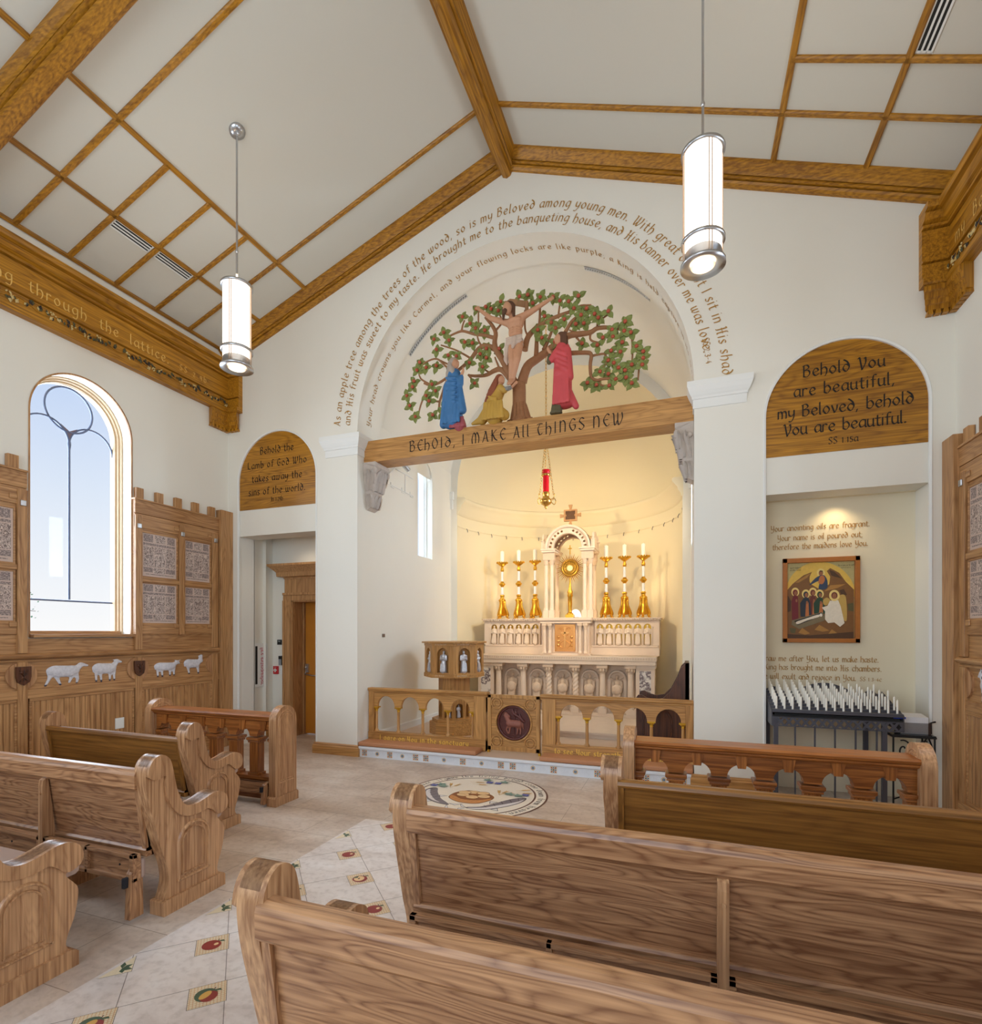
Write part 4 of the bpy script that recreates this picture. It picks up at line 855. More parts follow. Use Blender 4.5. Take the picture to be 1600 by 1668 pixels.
hr = [('e', (.59, FY-.005, 4.84), (.06, .062, .056)), ('c', (.61, FY, 4.82), (.625, FY, 4.73), .052, .04)]+[('c', (.59+k*.018, FY-.055, 4.86), (.60+k*.018, FY-.055, 4.73), .012, .012) for k in range(4)]
place('hair', blob(hr, .008), hairm, f)
# ------------------------------------------------------------------ filigree air grilles on the vault
def filigree(a0, a1, lab):
    am = (a0+a1)/2; r = RV-.004
    t = thing('filigree_grille', lab, 'air vent', (r*math.cos(am), .63, SP+r*math.sin(am)), 'pierced grilles on the vault')
    P_ = lambda a, y, d=0: ((r-d)*math.cos(a), y, SP+(r-d)*math.sin(a))
    m = MB(); n = 24
    vs = [P_(a0+(a1-a0)*i/n, y) for i in range(n+1) for y in (.595, .655)]
    m.add(vs, [(2*i, 2*i+1, 2*i+3, 2*i+2) for i in range(n)]); m.build('backing', M_BLACK, t)
    g = MB(); N = 30
    for y in (.597, .653): g.tube([P_(a0+(a1-a0)*i/n, y, .003) for i in range(n+1)], .0035, 5)
    for k in range(N):
        c = a0+(a1-a0)*(k+.5)/N; h = (a1-a0)/N/2*.9
        g.tube([P_(c+h*math.cos(q), .625+.022*math.sin(q), .003) for q in [2*PI*i/12 for i in range(13)]], .0032, 4)
        g.tube([P_(c-h, .602, .003), P_(c+h, .648, .003)], .0025, 4)
    g.build('lattice', M_TRIM, t)
filigree(math.radians(142), math.radians(112), 'black pierced grille strip on vault left of the carved tree')
filigree(math.radians(67.5), math.radians(41), 'black pierced grille strip on vault right of the carved tree')
# ------------------------------------------------------------------ nave windows: moulded frame, lead tracery, glass
M_LEAD = plain('leaded_came', rgb(96, 108, 138), .5); M_LEADF = plain('came_filler', rgb(120, 100, 110), .6)
M_FRAME = plain('window_oak', rgb(206, 176, 138), .5, noise=.1, nscale=12)
def nave_window(k, s, yc):
    x = s*4.21; xg = s*4.315; r = .503; zs, zb = WS, WB
    def path(rr, zlo):
        f = [((x, yc-rr, zlo), (0, -1, 0), (s*1.0, 0, 0))]
        f += [((x, yc+rr*math.cos(t), zs+rr*math.sin(t)), (0, math.cos(t), math.sin(t)), (s*1.0, 0, 0)) for t in [PI-PI*i/36 for i in range(37)]]
        return f+[((x, yc+rr, zlo), (0, 1, 0), (s*1.0, 0, 0))]
    fr = path(r, zb)
    prof = [(.0, 0), (-.012, 0), (-.016, .02), (-.016, .03), (-.028, .032), (-.032, .055), (-.032, .06), (-.046, .062), (-.05, .085), (-.05, .135), (0, .135)]
    o = struct('window_%d' % k, MB().loft(fr, prof), M_FRAME)
    struct('window_casing', MB().loft([((s*4.07, f_[0][1], f_[0][2]), f_[1], (s*1.0, 0, 0)) for f_ in path(r, zb)], [(0.012, -.006), (-.004, -.006), (-.004, .014), (0.0, .014)]), P['z'], parent=o)
    struct('window_sill', MB().box(min(s*4.0, s*4.42), yc-r, zb, max(s*4.0, s*4.42), yc+r, zb+.03).box(min(x, xg), yc-r+.03, zb+.03, max(x, xg), yc+r-.03, zb+.065), P['y'], parent=o)
    m = MB(); hw = .0085
    def came(pts, w_=hw):
        m.tube([(xg, yc+u, z) for u, z in pts], w_, 6, 0)
    ri = r-.045
    came([(0, 1.90), (0, 3.50)], .011); came([(-ri, 1.885), (ri, 1.885)], .010)
    came([(.235*math.cos(a), 3.925+.235*math.sin(a)) for a in [2*PI*i/40 for i in range(41)]], .011)
    for q in (-1, 1):
        c = q*ri/2; came([(c+ri/2*math.cos(a), 3.50+.06+ri/2*math.sin(a)) for a in [PI*i/20 for i in range(21)]], .010)
    m.tube([(xg, yc, 3.50), (xg, yc, 3.56), (xg, yc, 3.62)], [.011, .018, .011], 8)
    pts = [(0, 3.50)]+[(ri/2-ri/2*math.cos(a), 3.56+ri/2*math.sin(a)) for a in (0.3, .7, 1.0)]+[(0, 3.70)]+[(-ri/2+ri/2*math.cos(a), 3.56+ri/2*math.sin(a)) for a in (1.0, .7, .3)]
    m.prism([(yc+u*.8, z) for u, z in pts], 'x', xg-.006, xg+.006, mi=1)
    struct('window_tracery', m, [M_LEAD, M_LEADF], parent=o)
    struct('window_pane', MB().prism(arch_poly(yc-ri-.01, yc+ri+.01, zb+.03, zs, 30), 'x', xg-.002, xg+.002), M_GLASS, parent=o)
nave_window(1, -1, -1.87); nave_window(2, 1, -1.87); nave_window(3, -1, -5.2); nave_window(4, 1, -5.2)
def sanct_window(k, s):
    x = s*2.07; yc = 1.85; r = .25
    f = [((x, yc-r, SWB), (0, -1, 0), (s*1.0, 0, 0))]+[((x, yc+r*math.cos(t), SWS+r*math.sin(t)), (0, math.cos(t), math.sin(t)), (s*1.0, 0, 0)) for t in [PI-PI*i/24 for i in range(25)]]+[((x, yc+r, SWB), (0, 1, 0), (s*1.0, 0, 0))]
    o = struct('window_%d' % k, MB().loft(f, [(0, 0), (-.015, 0), (-.02, .03), (-.03, .035), (-.035, .07), (-.035, .12), (0, .12)]), M_TRIM)
    struct('window_pane', MB().prism(arch_poly(yc-r+.02, yc+r-.02, SWB, SWS, 20), 'x', x+s*.1, x+s*.104), M_GLASS, parent=o)
sanct_window(5, -1); sanct_window(6, 1)
# ------------------------------------------------------------------ tree outside the left window
rnd = random.Random(5)
t = thing('garden_tree', 'green leafy tree outside the arched window, seen at its lower left', 'tree', (-8.3, -1.0, -.3))
m = MB(); lf = MB()
m.tube([(-8.3, -1.0, -.3), (-8.32, -1.02, 1.2), (-8.25, -.98, 2.6), (-8.3, -.95, 3.6)], [.13, .10, .06, .02], 8)
for i in range(46):
    z = rnd.uniform(1.3, 3.5); a = rnd.uniform(0, 2*PI); ln = rnd.uniform(.35, .98)*(1.15-(z-1.3)*.3)
    p0 = Vector((-8.3, -1.0, z)); d = Vector((math.cos(a), math.sin(a), rnd.uniform(.0, .35))); p1 = p0+d*ln*.6; p2 = p0+d*ln+Vector((0, 0, -.12))
    m.tube([p0, p1, p2], [.016, .010, .004], 5)
    for k in range(34):
        q = rnd.uniform(.3, 1.05); c = p0.lerp(p2, q)+Vector((rnd.gauss(0, .05), rnd.gauss(0, .05), rnd.gauss(0, .06)))
        e = Vector((rnd.gauss(0, 1), rnd.gauss(0, 1), rnd.gauss(0, .6))).normalized()*rnd.uniform(.03, .055); g = e.orthogonal().normalized()*e.length*.35
        lf.add([c, c+e*.5+g, c+e, c+e*.5-g], [(0, 1, 2, 3)])
m.build('trunk', plain('bark', rgb(96, 84, 74), .9), t); lf.build('foliage', plain('garden_leaf', rgb(104, 138, 112), .6, noise=.3, nscale=3), t)
# ------------------------------------------------------------------ oak wall panelling with engraved plates and painted animals
def engraved(name, kind):
    m, n, l, b = newmat(name)
    t = n.new('ShaderNodeTexCoord'); mp = n.new('ShaderNodeMapping'); l.new(t.outputs['Object'], mp.inputs['Vector'])
    if kind == 'text': mp.inputs['Scale'].default_value = (1, 60, 118)
    else: mp.inputs['Scale'].default_value = (26, 26, 20)
    x = n.new('ShaderNodeTexNoise'); x.inputs['Scale'].default_value = 1.0; x.inputs['Detail'].default_value = 2.5 if kind != 'text' else 1.0; x.inputs['Distortion'].default_value = 1.6 if kind != 'text' else 0
    l.new(mp.outputs[0], x.inputs['Vector'])
    mu = n.new('ShaderNodeMath'); mu.operation = 'MULTIPLY'; mu.inputs[1].default_value = 34 if kind != 'text' else 7; l.new(x.outputs['Fac'], mu.inputs[0])
    si = n.new('ShaderNodeMath'); si.operation = 'SINE'; l.new(mu.outputs[0], si.inputs[0])
    cr = n.new('ShaderNodeValToRGB'); e = cr.color_ramp.elements
    e[0].position, e[0].color = .3, rgb(124, 106, 100); e[1].position, e[1].color = .68, rgb(214, 194, 182)
    if kind == 'text': e[0].color = rgb(132, 116, 112); e[1].color = rgb(190, 170, 160)
    mr = n.new('ShaderNodeMapRange'); mr.inputs['From Min'].default_value = -1; l.new(si.outputs[0], mr.inputs['Value']); l.new(mr.outputs[0], cr.inputs[0]); l.new(cr.outputs[0], b.inputs['Base Color'])
    b.inputs['Roughness'].default_value = .55
    return m
M_PG = plain('plate_ground', rgb(206, 182, 168), .55, noise=.05, nscale=30); M_PT = engraved('engraved_lettering', 'text'); M_PI = engraved('engraved_scene', 'image')
M_WOOL = plain('painted_wool', rgb(214, 212, 218), .8, noise=.30, nscale=38, bump=.6); M_HOOF = plain('painted_dark', rgb(74, 72, 84), .7)
def sheep2d(pose):
    """animal outline prims in a local (along, up) frame one unit long, facing +"""
    def C(a, b, r0, r1): return ('c', (a[0], 0, a[1]), (b[0], 0, b[1]), r0, r1)
    q = [C((.26, .62), (.60, .60), .23, .22), C((.34, .58), (.55, .57), .24, .235), C((.10, .62), (.08, .46), .06, .03)]
    legs = {'walk': [((.16, .55), (.10, .28), (.02, .03)), ((.24, .5), (.30, .24), (.36, .03)), ((.66, .48), (.60, .26), (.56, .10)), ((.70, .48), (.76, .24), (.74, .06))],
            'stand': [((.18, .52), (.16, .28), (.17, .02)), ((.28, .5), (.31, .26), (.33, .0)), ((.62, .48), (.60, .24), (.60, .02)), ((.72, .5), (.74, .26), (.75, .03))],
            'look': [((.2, .52), (.24, .28), (.28, .02)), ((.28, .5), (.26, .28), (.3, .03)), ((.66, .48), (.70, .24), (.72, .0)), ((.68, .48), (.72, .24), (.74, .04))]}[pose if pose in ('walk', 'look') else 'stand']
    for a, b, c in legs: q += [C(a, b, .085, .045), C(b, c, .043, .032)]
    if pose == 'walk': q += [C((.70, .64), (.82, .80), .12, .085), C((.84, .84), (.98, .78), .085, .05), C((.80, .86), (.74, .76), .035, .02)]
    elif pose == 'stand': q += [C((.68, .64), (.80, .84), .13, .09), C((.82, .92), (.96, .86), .085, .05), C((.78, .96), (.70, .97), .03, .02)]
    elif pose == 'horn': q += [C((.68, .64), (.84, .80), .13, .09), C((.86, .84), (.92, .74), .085, .05), C((.90, .90), (1.0, .95), .03, .015), C((.82, .92), (.76, .94), .03, .02)]
    elif pose == 'look': q += [C((.66, .62), (.82, .72), .15, .13), C((.82, .76), (.84, .96), .11, .09), C((.86, 1.0), (.78, .90), .08, .05), C((.74, .98), (.80, 1.02), .03, .02)]
    else: q += [C((.68, .62), (.84, .92), .10, .06), C((.84, .98), (.92, .86), .06, .04), C((.82, 1.04), (.70, 1.18), .018, .012), C((.86, 1.04), (.78, 1.22), .018, .012), C((.80, .98), (.72, .94), .025, .015)]
    return q
def animal(parent, s, y0, z0, ln, ht, pose, xf):
    """low relief painted animal on the frieze, walking toward the altar"""
    me = blob(sheep2d(pose), .022, 1)
    sy = ln; sz = ht
    me.transform(Matrix(((s*.10, 0, 0, 0), (0, 1, 0, 0), (0, 0, sz, 0), (0, 0, 0, 1))) @ Matrix(((0, 1, 0, 0), (sy, 0, 0, 0), (0, 0, 1, 0), (0, 0, 0, 1))))
    me.transform(Matrix.Translation((xf, y0, z0)))
    for v in me.vertices:
        pass
    o = place('painted_goat' if pose == 'goat' else 'painted_sheep', me, M_WOOL, parent)
    me.materials.append(M_HOOF)
    zlo = z0+ht*.075
    for p in me.polygons:
        if p.center.z+root_off(parent).z < zlo or (pose == 'goat' and math.sin(p.center.y*60)*math.cos(p.center.z*47) > .72): p.material_index = 1
    return o
def panelling(s, lab, beasts, sy='left'):
    t = thing('wall_panelling', lab, 'wall panelling', (s*4.06, -1.5, 0))
    def bx(m, d0, d1, y0, y1, z0, z1, mi=0): m.box(min(s*(XW-d0), s*(XW-d1)), y0, z0, max(s*(XW-d0), s*(XW-d1)), y1, z1, mi)
    def one(name, d0, d1, y0, y1, z0, z1, mat, bev=.004):
        m = MB(); bx(m, d0, d1, y0, y1, z0, z1); return m.build(name, mat, t, bev=bev)
    Y0 = -3.7
    one('corner_post', .002, .096, -.2, -.002, 0, 3.2, P['z'], .004)
    # backing fields
    m = MB(); bx(m, .002, .03, -1.36, -.2, 0, 3.07); bx(m, .002, .03, -2.42, -1.36, 0, 1.49); bx(m, .002, .03, Y0, -2.42, 0, 3.07); m.build('field', P['y'], t)
    for a, b in ((-1.28, -.31), (-2.40, -1.37), (Y0, -2.5)):
        q = []; n = int((b-a)/.05); w_ = (b-a)/n
        for i in range(n):
            y = a+i*w_; q += [(s*(XW-.044), y), (s*(XW-.044), y+w_-.012), (s*(XW-.039), y+w_-.009), (s*(XW-.043), y+w_-.006), (s*(XW-.039), y+w_-.002)]
        MB().prism([(s*(XW-.03), a)]+q+[(s*(XW-.03), b)], 'z', .17, .905).build('beadboard', P['z'], t)
        m = MB()
        for z0, z1, y0, y1 in ((.885, .915, a, b), (.16, .19, a, b), (.19, .885, a-.002, a+.02), (.19, .885, b-.02, b+.002)): bx(m, .03, .053, y0, y1, z0, z1)
        m.build('bead_frame', P['y'], t, bev=.006)
    one('plinth', .028, .066, Y0, -.2, 0, .16, P['y'], .012)
    one('lower_rail', .028, .056, Y0, -.2, .915, 1.0, P['y'], .006)
    cp_ = [(0, 1.268), (.048, 1.268), (.05, 1.285), (.04, 1.287), (.04, 1.293), (.072, 1.30), (.085, 1.318), (.085, 1.332), (.07, 1.345), (0, 1.35)]
    MB().loft([((s*XW, Y0, 0), (-s*1.0, 0, 0), (0, 0, 1)), ((s*XW, -.2, 0), (-s*1.0, 0, 0), (0, 0, 1))], cp_).build('chair_rail', P['y'], t)
    # upper parts: head rails, caps, merlons
    for a, b in ((-1.36, -.2), (Y0, -2.42)):
        one('head_rail', .028, .055, a, b, 2.92, 3.075, P['y']); one('top_rail', .028, .047, a, b, 2.76, 2.918, P['y'], .003)
        one('head_cap', .002, .07, a-.012, b, 3.07, 3.09, P['y'], .004)
        n = 5 if b > -1 else 5
        for i in range(n):
            y = b-.10-i*(b-.1-a-.06)/4.0-.0 if b > -1 else b-.02-.09-i*.27
            one('merlon', .004, .05, y-.045, y+.045, 3.09, 3.215, P['z'], .003)
    # stiles
    for y0, y1, zt_ in ((-.31, -.22, 2.86), (-1.36, -1.28, 2.90), (-2.50, -2.42, 2.90), (-3.62, -3.54, 2.9)):
        one('stile', .03, .064, y0, y1, .16, 1.268, P['z']); one('stile', .03, .064, y0, y1, 1.35, zt_, P['z'])
    for y0, y1 in ((-.80, -.725), (-3.06, -2.985)): one('hanging_stile', .03, .066, y0, y1, 1.52, 2.88, P['z'])
    for y0, y1 in ((-1.28, -.31), (Y0, -2.5)): one('apron_rail', .028, .047, y0, y1, 1.53, 1.645, P['y'], .003); one('middle_rail', .028, .058, y0, y1, 2.135, 2.19, P['y'], .008)
    for y in (-.265, -.76, -1.32, -2.46, -3.02):
        b_ = MB(); bx(b_, .06, .078, y-.024, y+.024, 2.745, 2.80); b_.build('stud', M_STEEL, t, bev=.006)
    for y in (-.80, -.31, -2.985, -2.5):
        for z in (1.60, 2.80): one('peg_block', .045, .060, y-.065 if True else y, y, z, z+.05, P['y'], .008)
    # engraved plates
    for ya, yb in ((-1.27, -.82), (-.71, -.33), (-2.97, -2.52), (-3.52, -3.08)):
        for za, zb_ in ((2.20, 2.715), (1.655, 2.125)):
            m = MB(); bx(m, .03, .036, ya, yb, za, zb_)
            w_ = yb-ya; h_ = zb_-za; mir = (lambda q: ya+w_*q)
            for u0, u1 in ((.05, .31), (.37, .66), (.72, .94)): bx(m, .036, .0366, mir(u0), mir(u1), za+h_*.80, za+h_*.97, 1 if u0 != .37 else 2)
            bx(m, .036, .0366, mir(.04), mir(.95), za+h_*.72, za+h_*.775, 1)
            for u0, u1 in ((.05, .33), (.35, .65), (.67, .95)): bx(m, .036, .0366, mir(u0), mir(u1), za+h_*.24, za+h_*.70, 2)
            for u0, u1 in ((.05, .30), (.68, .95)): bx(m, .036, .0366, mir(u0), mir(u1), za+h_*.11, za+h_*.22, 1)
            bx(m, .036, .0366, mir(.32), mir(.66), za+h_*.09, za+h_*.22, 2); bx(m, .036, .0366, mir(.1), mir(.9), za+h_*.055, za+h_*.075, 1)
            m.build('engraved_plate', [M_PG, M_PT, M_PI], t)['label'] = 'pale plate engraved with scenes and text'
            g = MB()
            for z0, z1, y0, y1 in ((za-.012, za+.006, ya-.012, yb+.012), (zb_-.006, zb_+.012, ya-.012, yb+.012), (za, zb_, ya-.012, ya+.006), (za, zb_, yb-.006, yb+.012)): bx(g, .03, .046, y0, y1, z0, z1)
            g.build('plate_frame', P['y'], t, bev=.004)
    # discs and shields of the frieze
    for y, sh in ((-.265, 0), (-1.32, 1), (-2.46, 1), (-3.58, 1)):
        d = MB(); pts = arc(y, 1.138, .128, 0, 2*PI, 40)[:-1]
        if not sh: pts = arc(y, 1.138, .128, PI/2, 3*PI/2, 24)
        d.prism(pts, 'x', s*(XW-.03), s*(XW-.048)); d.build('disc', EO, t, bev=.005)
        if sh:
            sp = [(y-.062, 1.225), (y+.062, 1.225), (y+.062, 1.13), (y+.05, 1.08), (y, 1.045), (y-.05, 1.08), (y-.062, 1.13)]
            h = MB().prism(sp, 'x', s*(XW-.06), s*(XW-.078)); h.build('shield', WALNUT, t, bev=.006)['label'] = 'dark carved shield'
            e = MB(); xx = s*(XW-.080)
            e.tube([(xx, y-.03, 1.09), (xx, y, 1.12), (xx, y+.03, 1.09)], .006, 6); e.tube([(xx, y-.035, 1.19), (xx, y+.0, 1.13), (xx, y+.035, 1.19)], .006, 6); e.tube([(xx, y, 1.09), (xx, y, 1.19)], .005, 6)
            e.ell((xx, y-.022, 1.17), (.006, .014, .014)); e.build('shield_emblem', WALNUT, t)
    for y0, z0, ln, ht, pose in beasts: animal(t, s, y0, z0, ln, ht, pose, s*(XW-.034))
panelling(-1, 'oak panelling on left wall with engraved plates and painted sheep frieze', [(-2.265, 1.015, .40, .24, 'walk'), (-1.83, 1.02, .33, .235, 'stand'), (-1.13, 1.018, .37, .20, 'horn'), (-.73, 1.02, .31, .225, 'look')])
panelling(1, 'oak panelling on right wall with painted goat, at right edge of view', [(-.77, 1.0, .33, .235, 'goat'), (-1.2, 1.01, .36, .23, 'stand'), (-1.8, 1.01, .36, .22, 'goat'), (-2.3, 1.01, .36, .23, 'walk')])
o = MB().box(-4.034, -1.58, .48, -4.024, -1.48, .60); tag(o.build('outlet', M_TRIM, bev=.003), 'white electrical outlet plate on the left beadboard panelling', 'outlet')
# ------------------------------------------------------------------ side porch door and its fittings
door = MB()
dx0, dx1 = -3.56, -2.66
door.box(dx0, .985, .012, dx1, 1.03, 2.0)
o = struct('door_1', door, plain('varnished_door', rgb(196, 126, 40), .35, noise=.12, nscale=3), bev=.003)
h = MB(); h.box(-3.545, .955, .94, -3.49, .985, 1.07); h.tube([(-3.52, .95, .96), (-3.52, .915, .92), (-3.40, .915, .90), (-3.1, .915, .90)], .011, 8); h.ell((-3.52, .94, 1.02), .016)
struct('door_handle', h, M_STEEL, parent=o)
fr = MB(); fr.box(-3.72, .70, 0, -3.60, .735, 2.02); fr.box(-3.74, .685, 0, -3.705, .735, 2.02)
fr.box(-2.62, .70, 0, -2.50, .735, 2.02); fr.box(-3.74, .70, 2.02, -2.48, .735, 2.12); fr.box(-3.74, .685, 2.10, -2.48, .735, 2.135)
fr.box(-3.62, .72, 0, -3.585, 1.05, 2.02); fr.box(-2.64, .72, 0, -2.60, 1.05, 2.02); fr.box(-3.62, .72, 2.0, -2.60, 1.05, 2.035); fr.box(-3.585, .95, 0, -3.565, 1.05, 2.0)
fr.box(-3.71, .70, 2.135, -2.5, .735, 2.36)
fr.loft([((-3.71, .72, 0), (1, 0, 0), (0, 0, 1)), ((-3.71, .70, 0), (-1, -1, 0), (0, 0, 1)), ((-2.5, .70, 0), (0, -1, 0), (0, 0, 1))], [(0, 2.34), (.008, 2.34), (.012, 2.36), (.08, 2.37), (.085, 2.41), (.085, 2.43), (.10, 2.45), (.16, 2.51), (.175, 2.52), (.175, 2.55), (0, 2.56)])
struct('trim_20', fr, P['z'], bev=.003)
bb = MB(); bb.box(-3.95, .69, 0, -3.74, .735, .13); bb.box(-3.955, .3, 0, -3.92, .72, .13); struct('baseboard_porch', bb, LO['x'])
t = thing('fire_extinguisher_cabinet', 'white cabinet with red vertical lettering on porch wall behind left opening', 'fire cabinet', (-3.94, .48, .76))
MB().box(-3.948, .33, .76, -3.925, .60, 1.39).build('box', M_TRIM, t, bev=.004); MB().box(-3.926, .35, .80, -3.922, .39, 1.35).build('pull', M_BLACK, t)
m = MB(); letters(m, 'FIRE EXTINGUISHER'.replace('F', 'f').replace('X', 'x').replace('U', 'u').replace('E', 'e').replace('R', 'r').replace('I', 'i').replace('T', 't').replace('N', 'n').replace('G', 'g').replace('S', 's').replace('H', 'h').upper() if False else 'fire extinguisher', .042, lambda u, v: (-3.921, .50-v, 1.33-u), gap=.1, nib=.22)
m.build('lettering', plain('red_letter', rgb(196, 44, 70), .5), t)
t = thing('fire_alarm', 'red fire alarm pull station on porch wall beside the door frame', 'fire alarm', (-3.87, .71, .93))
MB().box(-3.915, .69, .925, -3.83, .719, 1.045).build('box', plain('alarm_red', rgb(196, 38, 44), .4), t, bev=.004)
m = MB(); m.box(-3.9, .682, .975, -3.845, .691, .995); m.box(-3.88, .682, .955, -3.865, .691, 1.01); m.build('pull_handle', M_TRIM, t)
m = MB(); line_xz(m, 'fire', -3.8725, 1.022, .012, .6885, gap=.1); m.build('lettering', M_TRIM, t)
t = thing('card_reader', 'small grey and black keypad on porch wall above the fire alarm', 'keypad', (-3.79, .71, 1.06)); MB().box(-3.82, .695, 1.06, -3.755, .719, 1.20).build('body', plain('reader_grey', rgb(150, 152, 156), .4), t, bev=.004); MB().box(-3.815, .69, 1.15, -3.76, .698, 1.195).box(-3.765, .692, 1.06, -3.748, .719, 1.2).build('screen', M_BLACK, t)
o = MB().box(-3.80, .712, .92, -3.75, .719, 1.03); tag(o.build('switch_plate', M_TRIM, bev=.002), 'white switch plate on porch wall right of the fire alarm', 'switch')
t = thing('door_sign', 'small black square sign on porch wall beside door frame', 'sign', (-3.815, .715, 1.36)); MB().box(-3.855, .71, 1.365, -3.775, .719, 1.44).build('plate', M_BLACK, t)
m = MB(); line_xz(m, 'Exit', -3.815, 1.408, .014, .7085, gap=.1); m.build('lettering', M_TRIM, t)
# ------------------------------------------------------------------ painted icon in the right niche
IX0, IX1, IZ0, IZ1 = 2.800, 3.455, 1.45, 2.283; IY = .315
t = thing('icon_painting', 'square framed icon painting of mourners at a tomb on the niche wall', 'painting', (3.127, .33, 1.45))
f = MB()
for a in ((IX0, IX1, IZ0, IZ0+.04), (IX0, IX1, IZ1-.045, IZ1), (IX0, IX0+.04, IZ0, IZ1), (IX1-.04, IX1, IZ0, IZ1)): f.box(a[0], .305, a[2], a[1], .344, a[3])
f.build('frame', plain('icon_frame', rgb(176, 106, 36), .4, noise=.2, nscale=18), t, bev=.003)
cols = dict(paper=(196, 180, 120), sun=(236, 194, 84), rock=(132, 88, 40), rockd=(84, 54, 26), rockl=(180, 128, 58), red=(118, 26, 32), navy=(40, 46, 58), brown=(112, 48, 34), green=(34, 66, 44), orange=(196, 116, 60), white=(240, 228, 206), halo=(244, 214, 130), haloe=(190, 60, 30), skin=(160, 100, 62), tomb=(128, 112, 80), dark=(38, 28, 22), wing=(204, 166, 84), blue=(52, 66, 90), olive=(96, 88, 48))
mats = []; idx = {}
for k, v in cols.items(): idx[k] = len(mats); mats.append(plain('icon_'+k, rgb(*v), .5, noise=.12, nscale=45))
pm = MB(); lay = [0]
def PX(x, y):
    top = 120-50*(x-150)/1240; u = (x-150)/1240; v = (1465-y)/(1465-top); return (IX0+(IX1-IX0)*u, IZ0+(IZ1-IZ0)*v)
def poly(c, pts, smooth=False):
    lay[0] += 1; y = .3435-.0001*lay[0]
    if smooth: pts = crom(list(pts)+[pts[0]], 4)[:-1]
    q = [PX(*p) for p in pts]; tr = tessellate_polygon([[Vector((a, b, 0)) for a, b in q]])
    pm.add([(a, y, b) for a, b in q], [tuple(k) for k in tr], idx[c])
def disc(c, x, y, r, ry=None): poly(c, [(x+r*math.cos(2*PI*i/24), y+(ry or r*1.08)*math.sin(2*PI*i/24)) for i in range(24)])
poly('paper', [(200, 150), (1330, 130), (1330, 1410), (200, 1410)])
poly('sun', arc(765, 720, 555, 0, PI, 1) and [(765+570*math.cos(a), 720+560*math.sin(a)) for a in [PI+PI*i/40 for i in range(41)]])
poly('rock', [(215, 640), (320, 520), (500, 380), (640, 325), (605, 395), (600, 470), (620, 520), (740, 590), (820, 600), (920, 520), (935, 400), (880, 310), (935, 262), (1080, 340), (1180, 480), (1310, 610), (1310, 1400), (215, 1400)])
poly('rockl', [(360, 500), (560, 370), (620, 350), (560, 420), (420, 500)]); poly('rockl', [(940, 540), (1180, 520), (1060, 580), (840, 640)]); poly('rockd', [(920, 290), (1000, 320), (1120, 430), (1000, 400), (950, 380)])
poly('rockd', [(1080, 620), (1150, 600), (1200, 690), (1120, 720)]); poly('rockd', [(240, 700), (300, 800), (290, 960), (225, 980)]); poly('olive', [(1210, 840), (1300, 820), (1300, 960), (1220, 950)]); poly('olive', [(270, 1230), (380, 1240), (360, 1320), (290, 1310)])
# risen figure above
disc('halo', 785, 340, 66); disc('skin', 785, 345, 34, 46); poly('rockd', [(748, 340), (770, 300), (812, 304), (822, 350), (806, 322), (772, 322)])
poly('blue', [(765, 385), (690, 430), (600, 540), (760, 470), (750, 600), (880, 590), (890, 470), (850, 390), (810, 375)], True); poly('orange', [(775, 395), (830, 390), (850, 450), (810, 520), (745, 500)], True)
# five haloed mourners
def mourner(x, y, c, c2, w_, bot):
    disc('halo', x, y, 66); disc(c, x, y+12, 42, 52); disc('skin', x+8, y+20, 26, 36)
    poly(c, [(x-30, y+60), (x-w_, y+150), (x-w_+8, bot), (x+w_-8, bot), (x+w_*.8, y+150), (x+40, y+60)]); poly(c2, [(x+5, y+120), (x-10, bot-10), (x+w_*.55, bot-10), (x+w_*.45, y+140)]); disc('skin', x+20, y+140, 16, 26)
mourner(655, 650, 'brown', 'orange', 60, 1020); mourner(365, 650, 'red', 'red', 62, 1100); mourner(540, 680, 'navy', 'orange', 95, 1050); mourner(765, 680, 'green', 'orange', 100, 1000)
# tomb with shrouded body
poly('tomb', [(310, 1110), (800, 970), (850, 1040), (840, 1110), (430, 1250), (300, 1180)]); poly('dark', [(345, 1120), (790, 985), (825, 1025), (405, 1185)]); poly('white', [(380, 1135), (520, 1085), (740, 1015), (755, 1050), (560, 1110), (410, 1170)], True); disc('white', 785, 1022, 24)
# seated angel in white
poly('wing', [(1090, 700), (1180, 730), (1195, 1100), (1120, 1050), (1060, 780)], True); poly('wing', [(820, 780), (880, 740), (940, 790), (880, 860), (830, 850)], True)
poly('white', [(930, 790), (1060, 780), (1100, 880), (1160, 1150), (1090, 1210), (1000, 1140), (900, 1150), (850, 1090), (850, 960), (800, 900), (890, 870)])
disc('halo', 1000, 705, 84); disc('brown', 1000, 705, 50, 56); disc('skin', 1000, 715, 34, 46)
for q in ((480, 1290, 130), (960, 1310, 120), (760, 1240, 160)): poly('rockl', [(q[0]-q[2]/2, q[1]+20), (q[0], q[1]-60), (q[0]+q[2], q[1]+30), (q[0]+q[2]/3, q[1]+50)])
poly('rockd', [(220, 1330), (600, 1350), (1300, 1290), (1300, 1400), (220, 1400)])
pm.build('picture', mats, t)
m = MB()
for s_, x, z, f_ in (('myrrh bearers', 2.915, 2.185, .1), ('at the tomb', 2.915, 2.163, .1), ('He is risen as He said', 3.345, 2.195, .13), ('alleluia', 3.345, 2.172, .08)):
    line_xz(m, s_, x, z, .0085, .334, f_, nib=.22, n=2)
    if s_ in ('at the tomb', 'alleluia'): m.build('lettering', M_BLACK, t); m = MB()
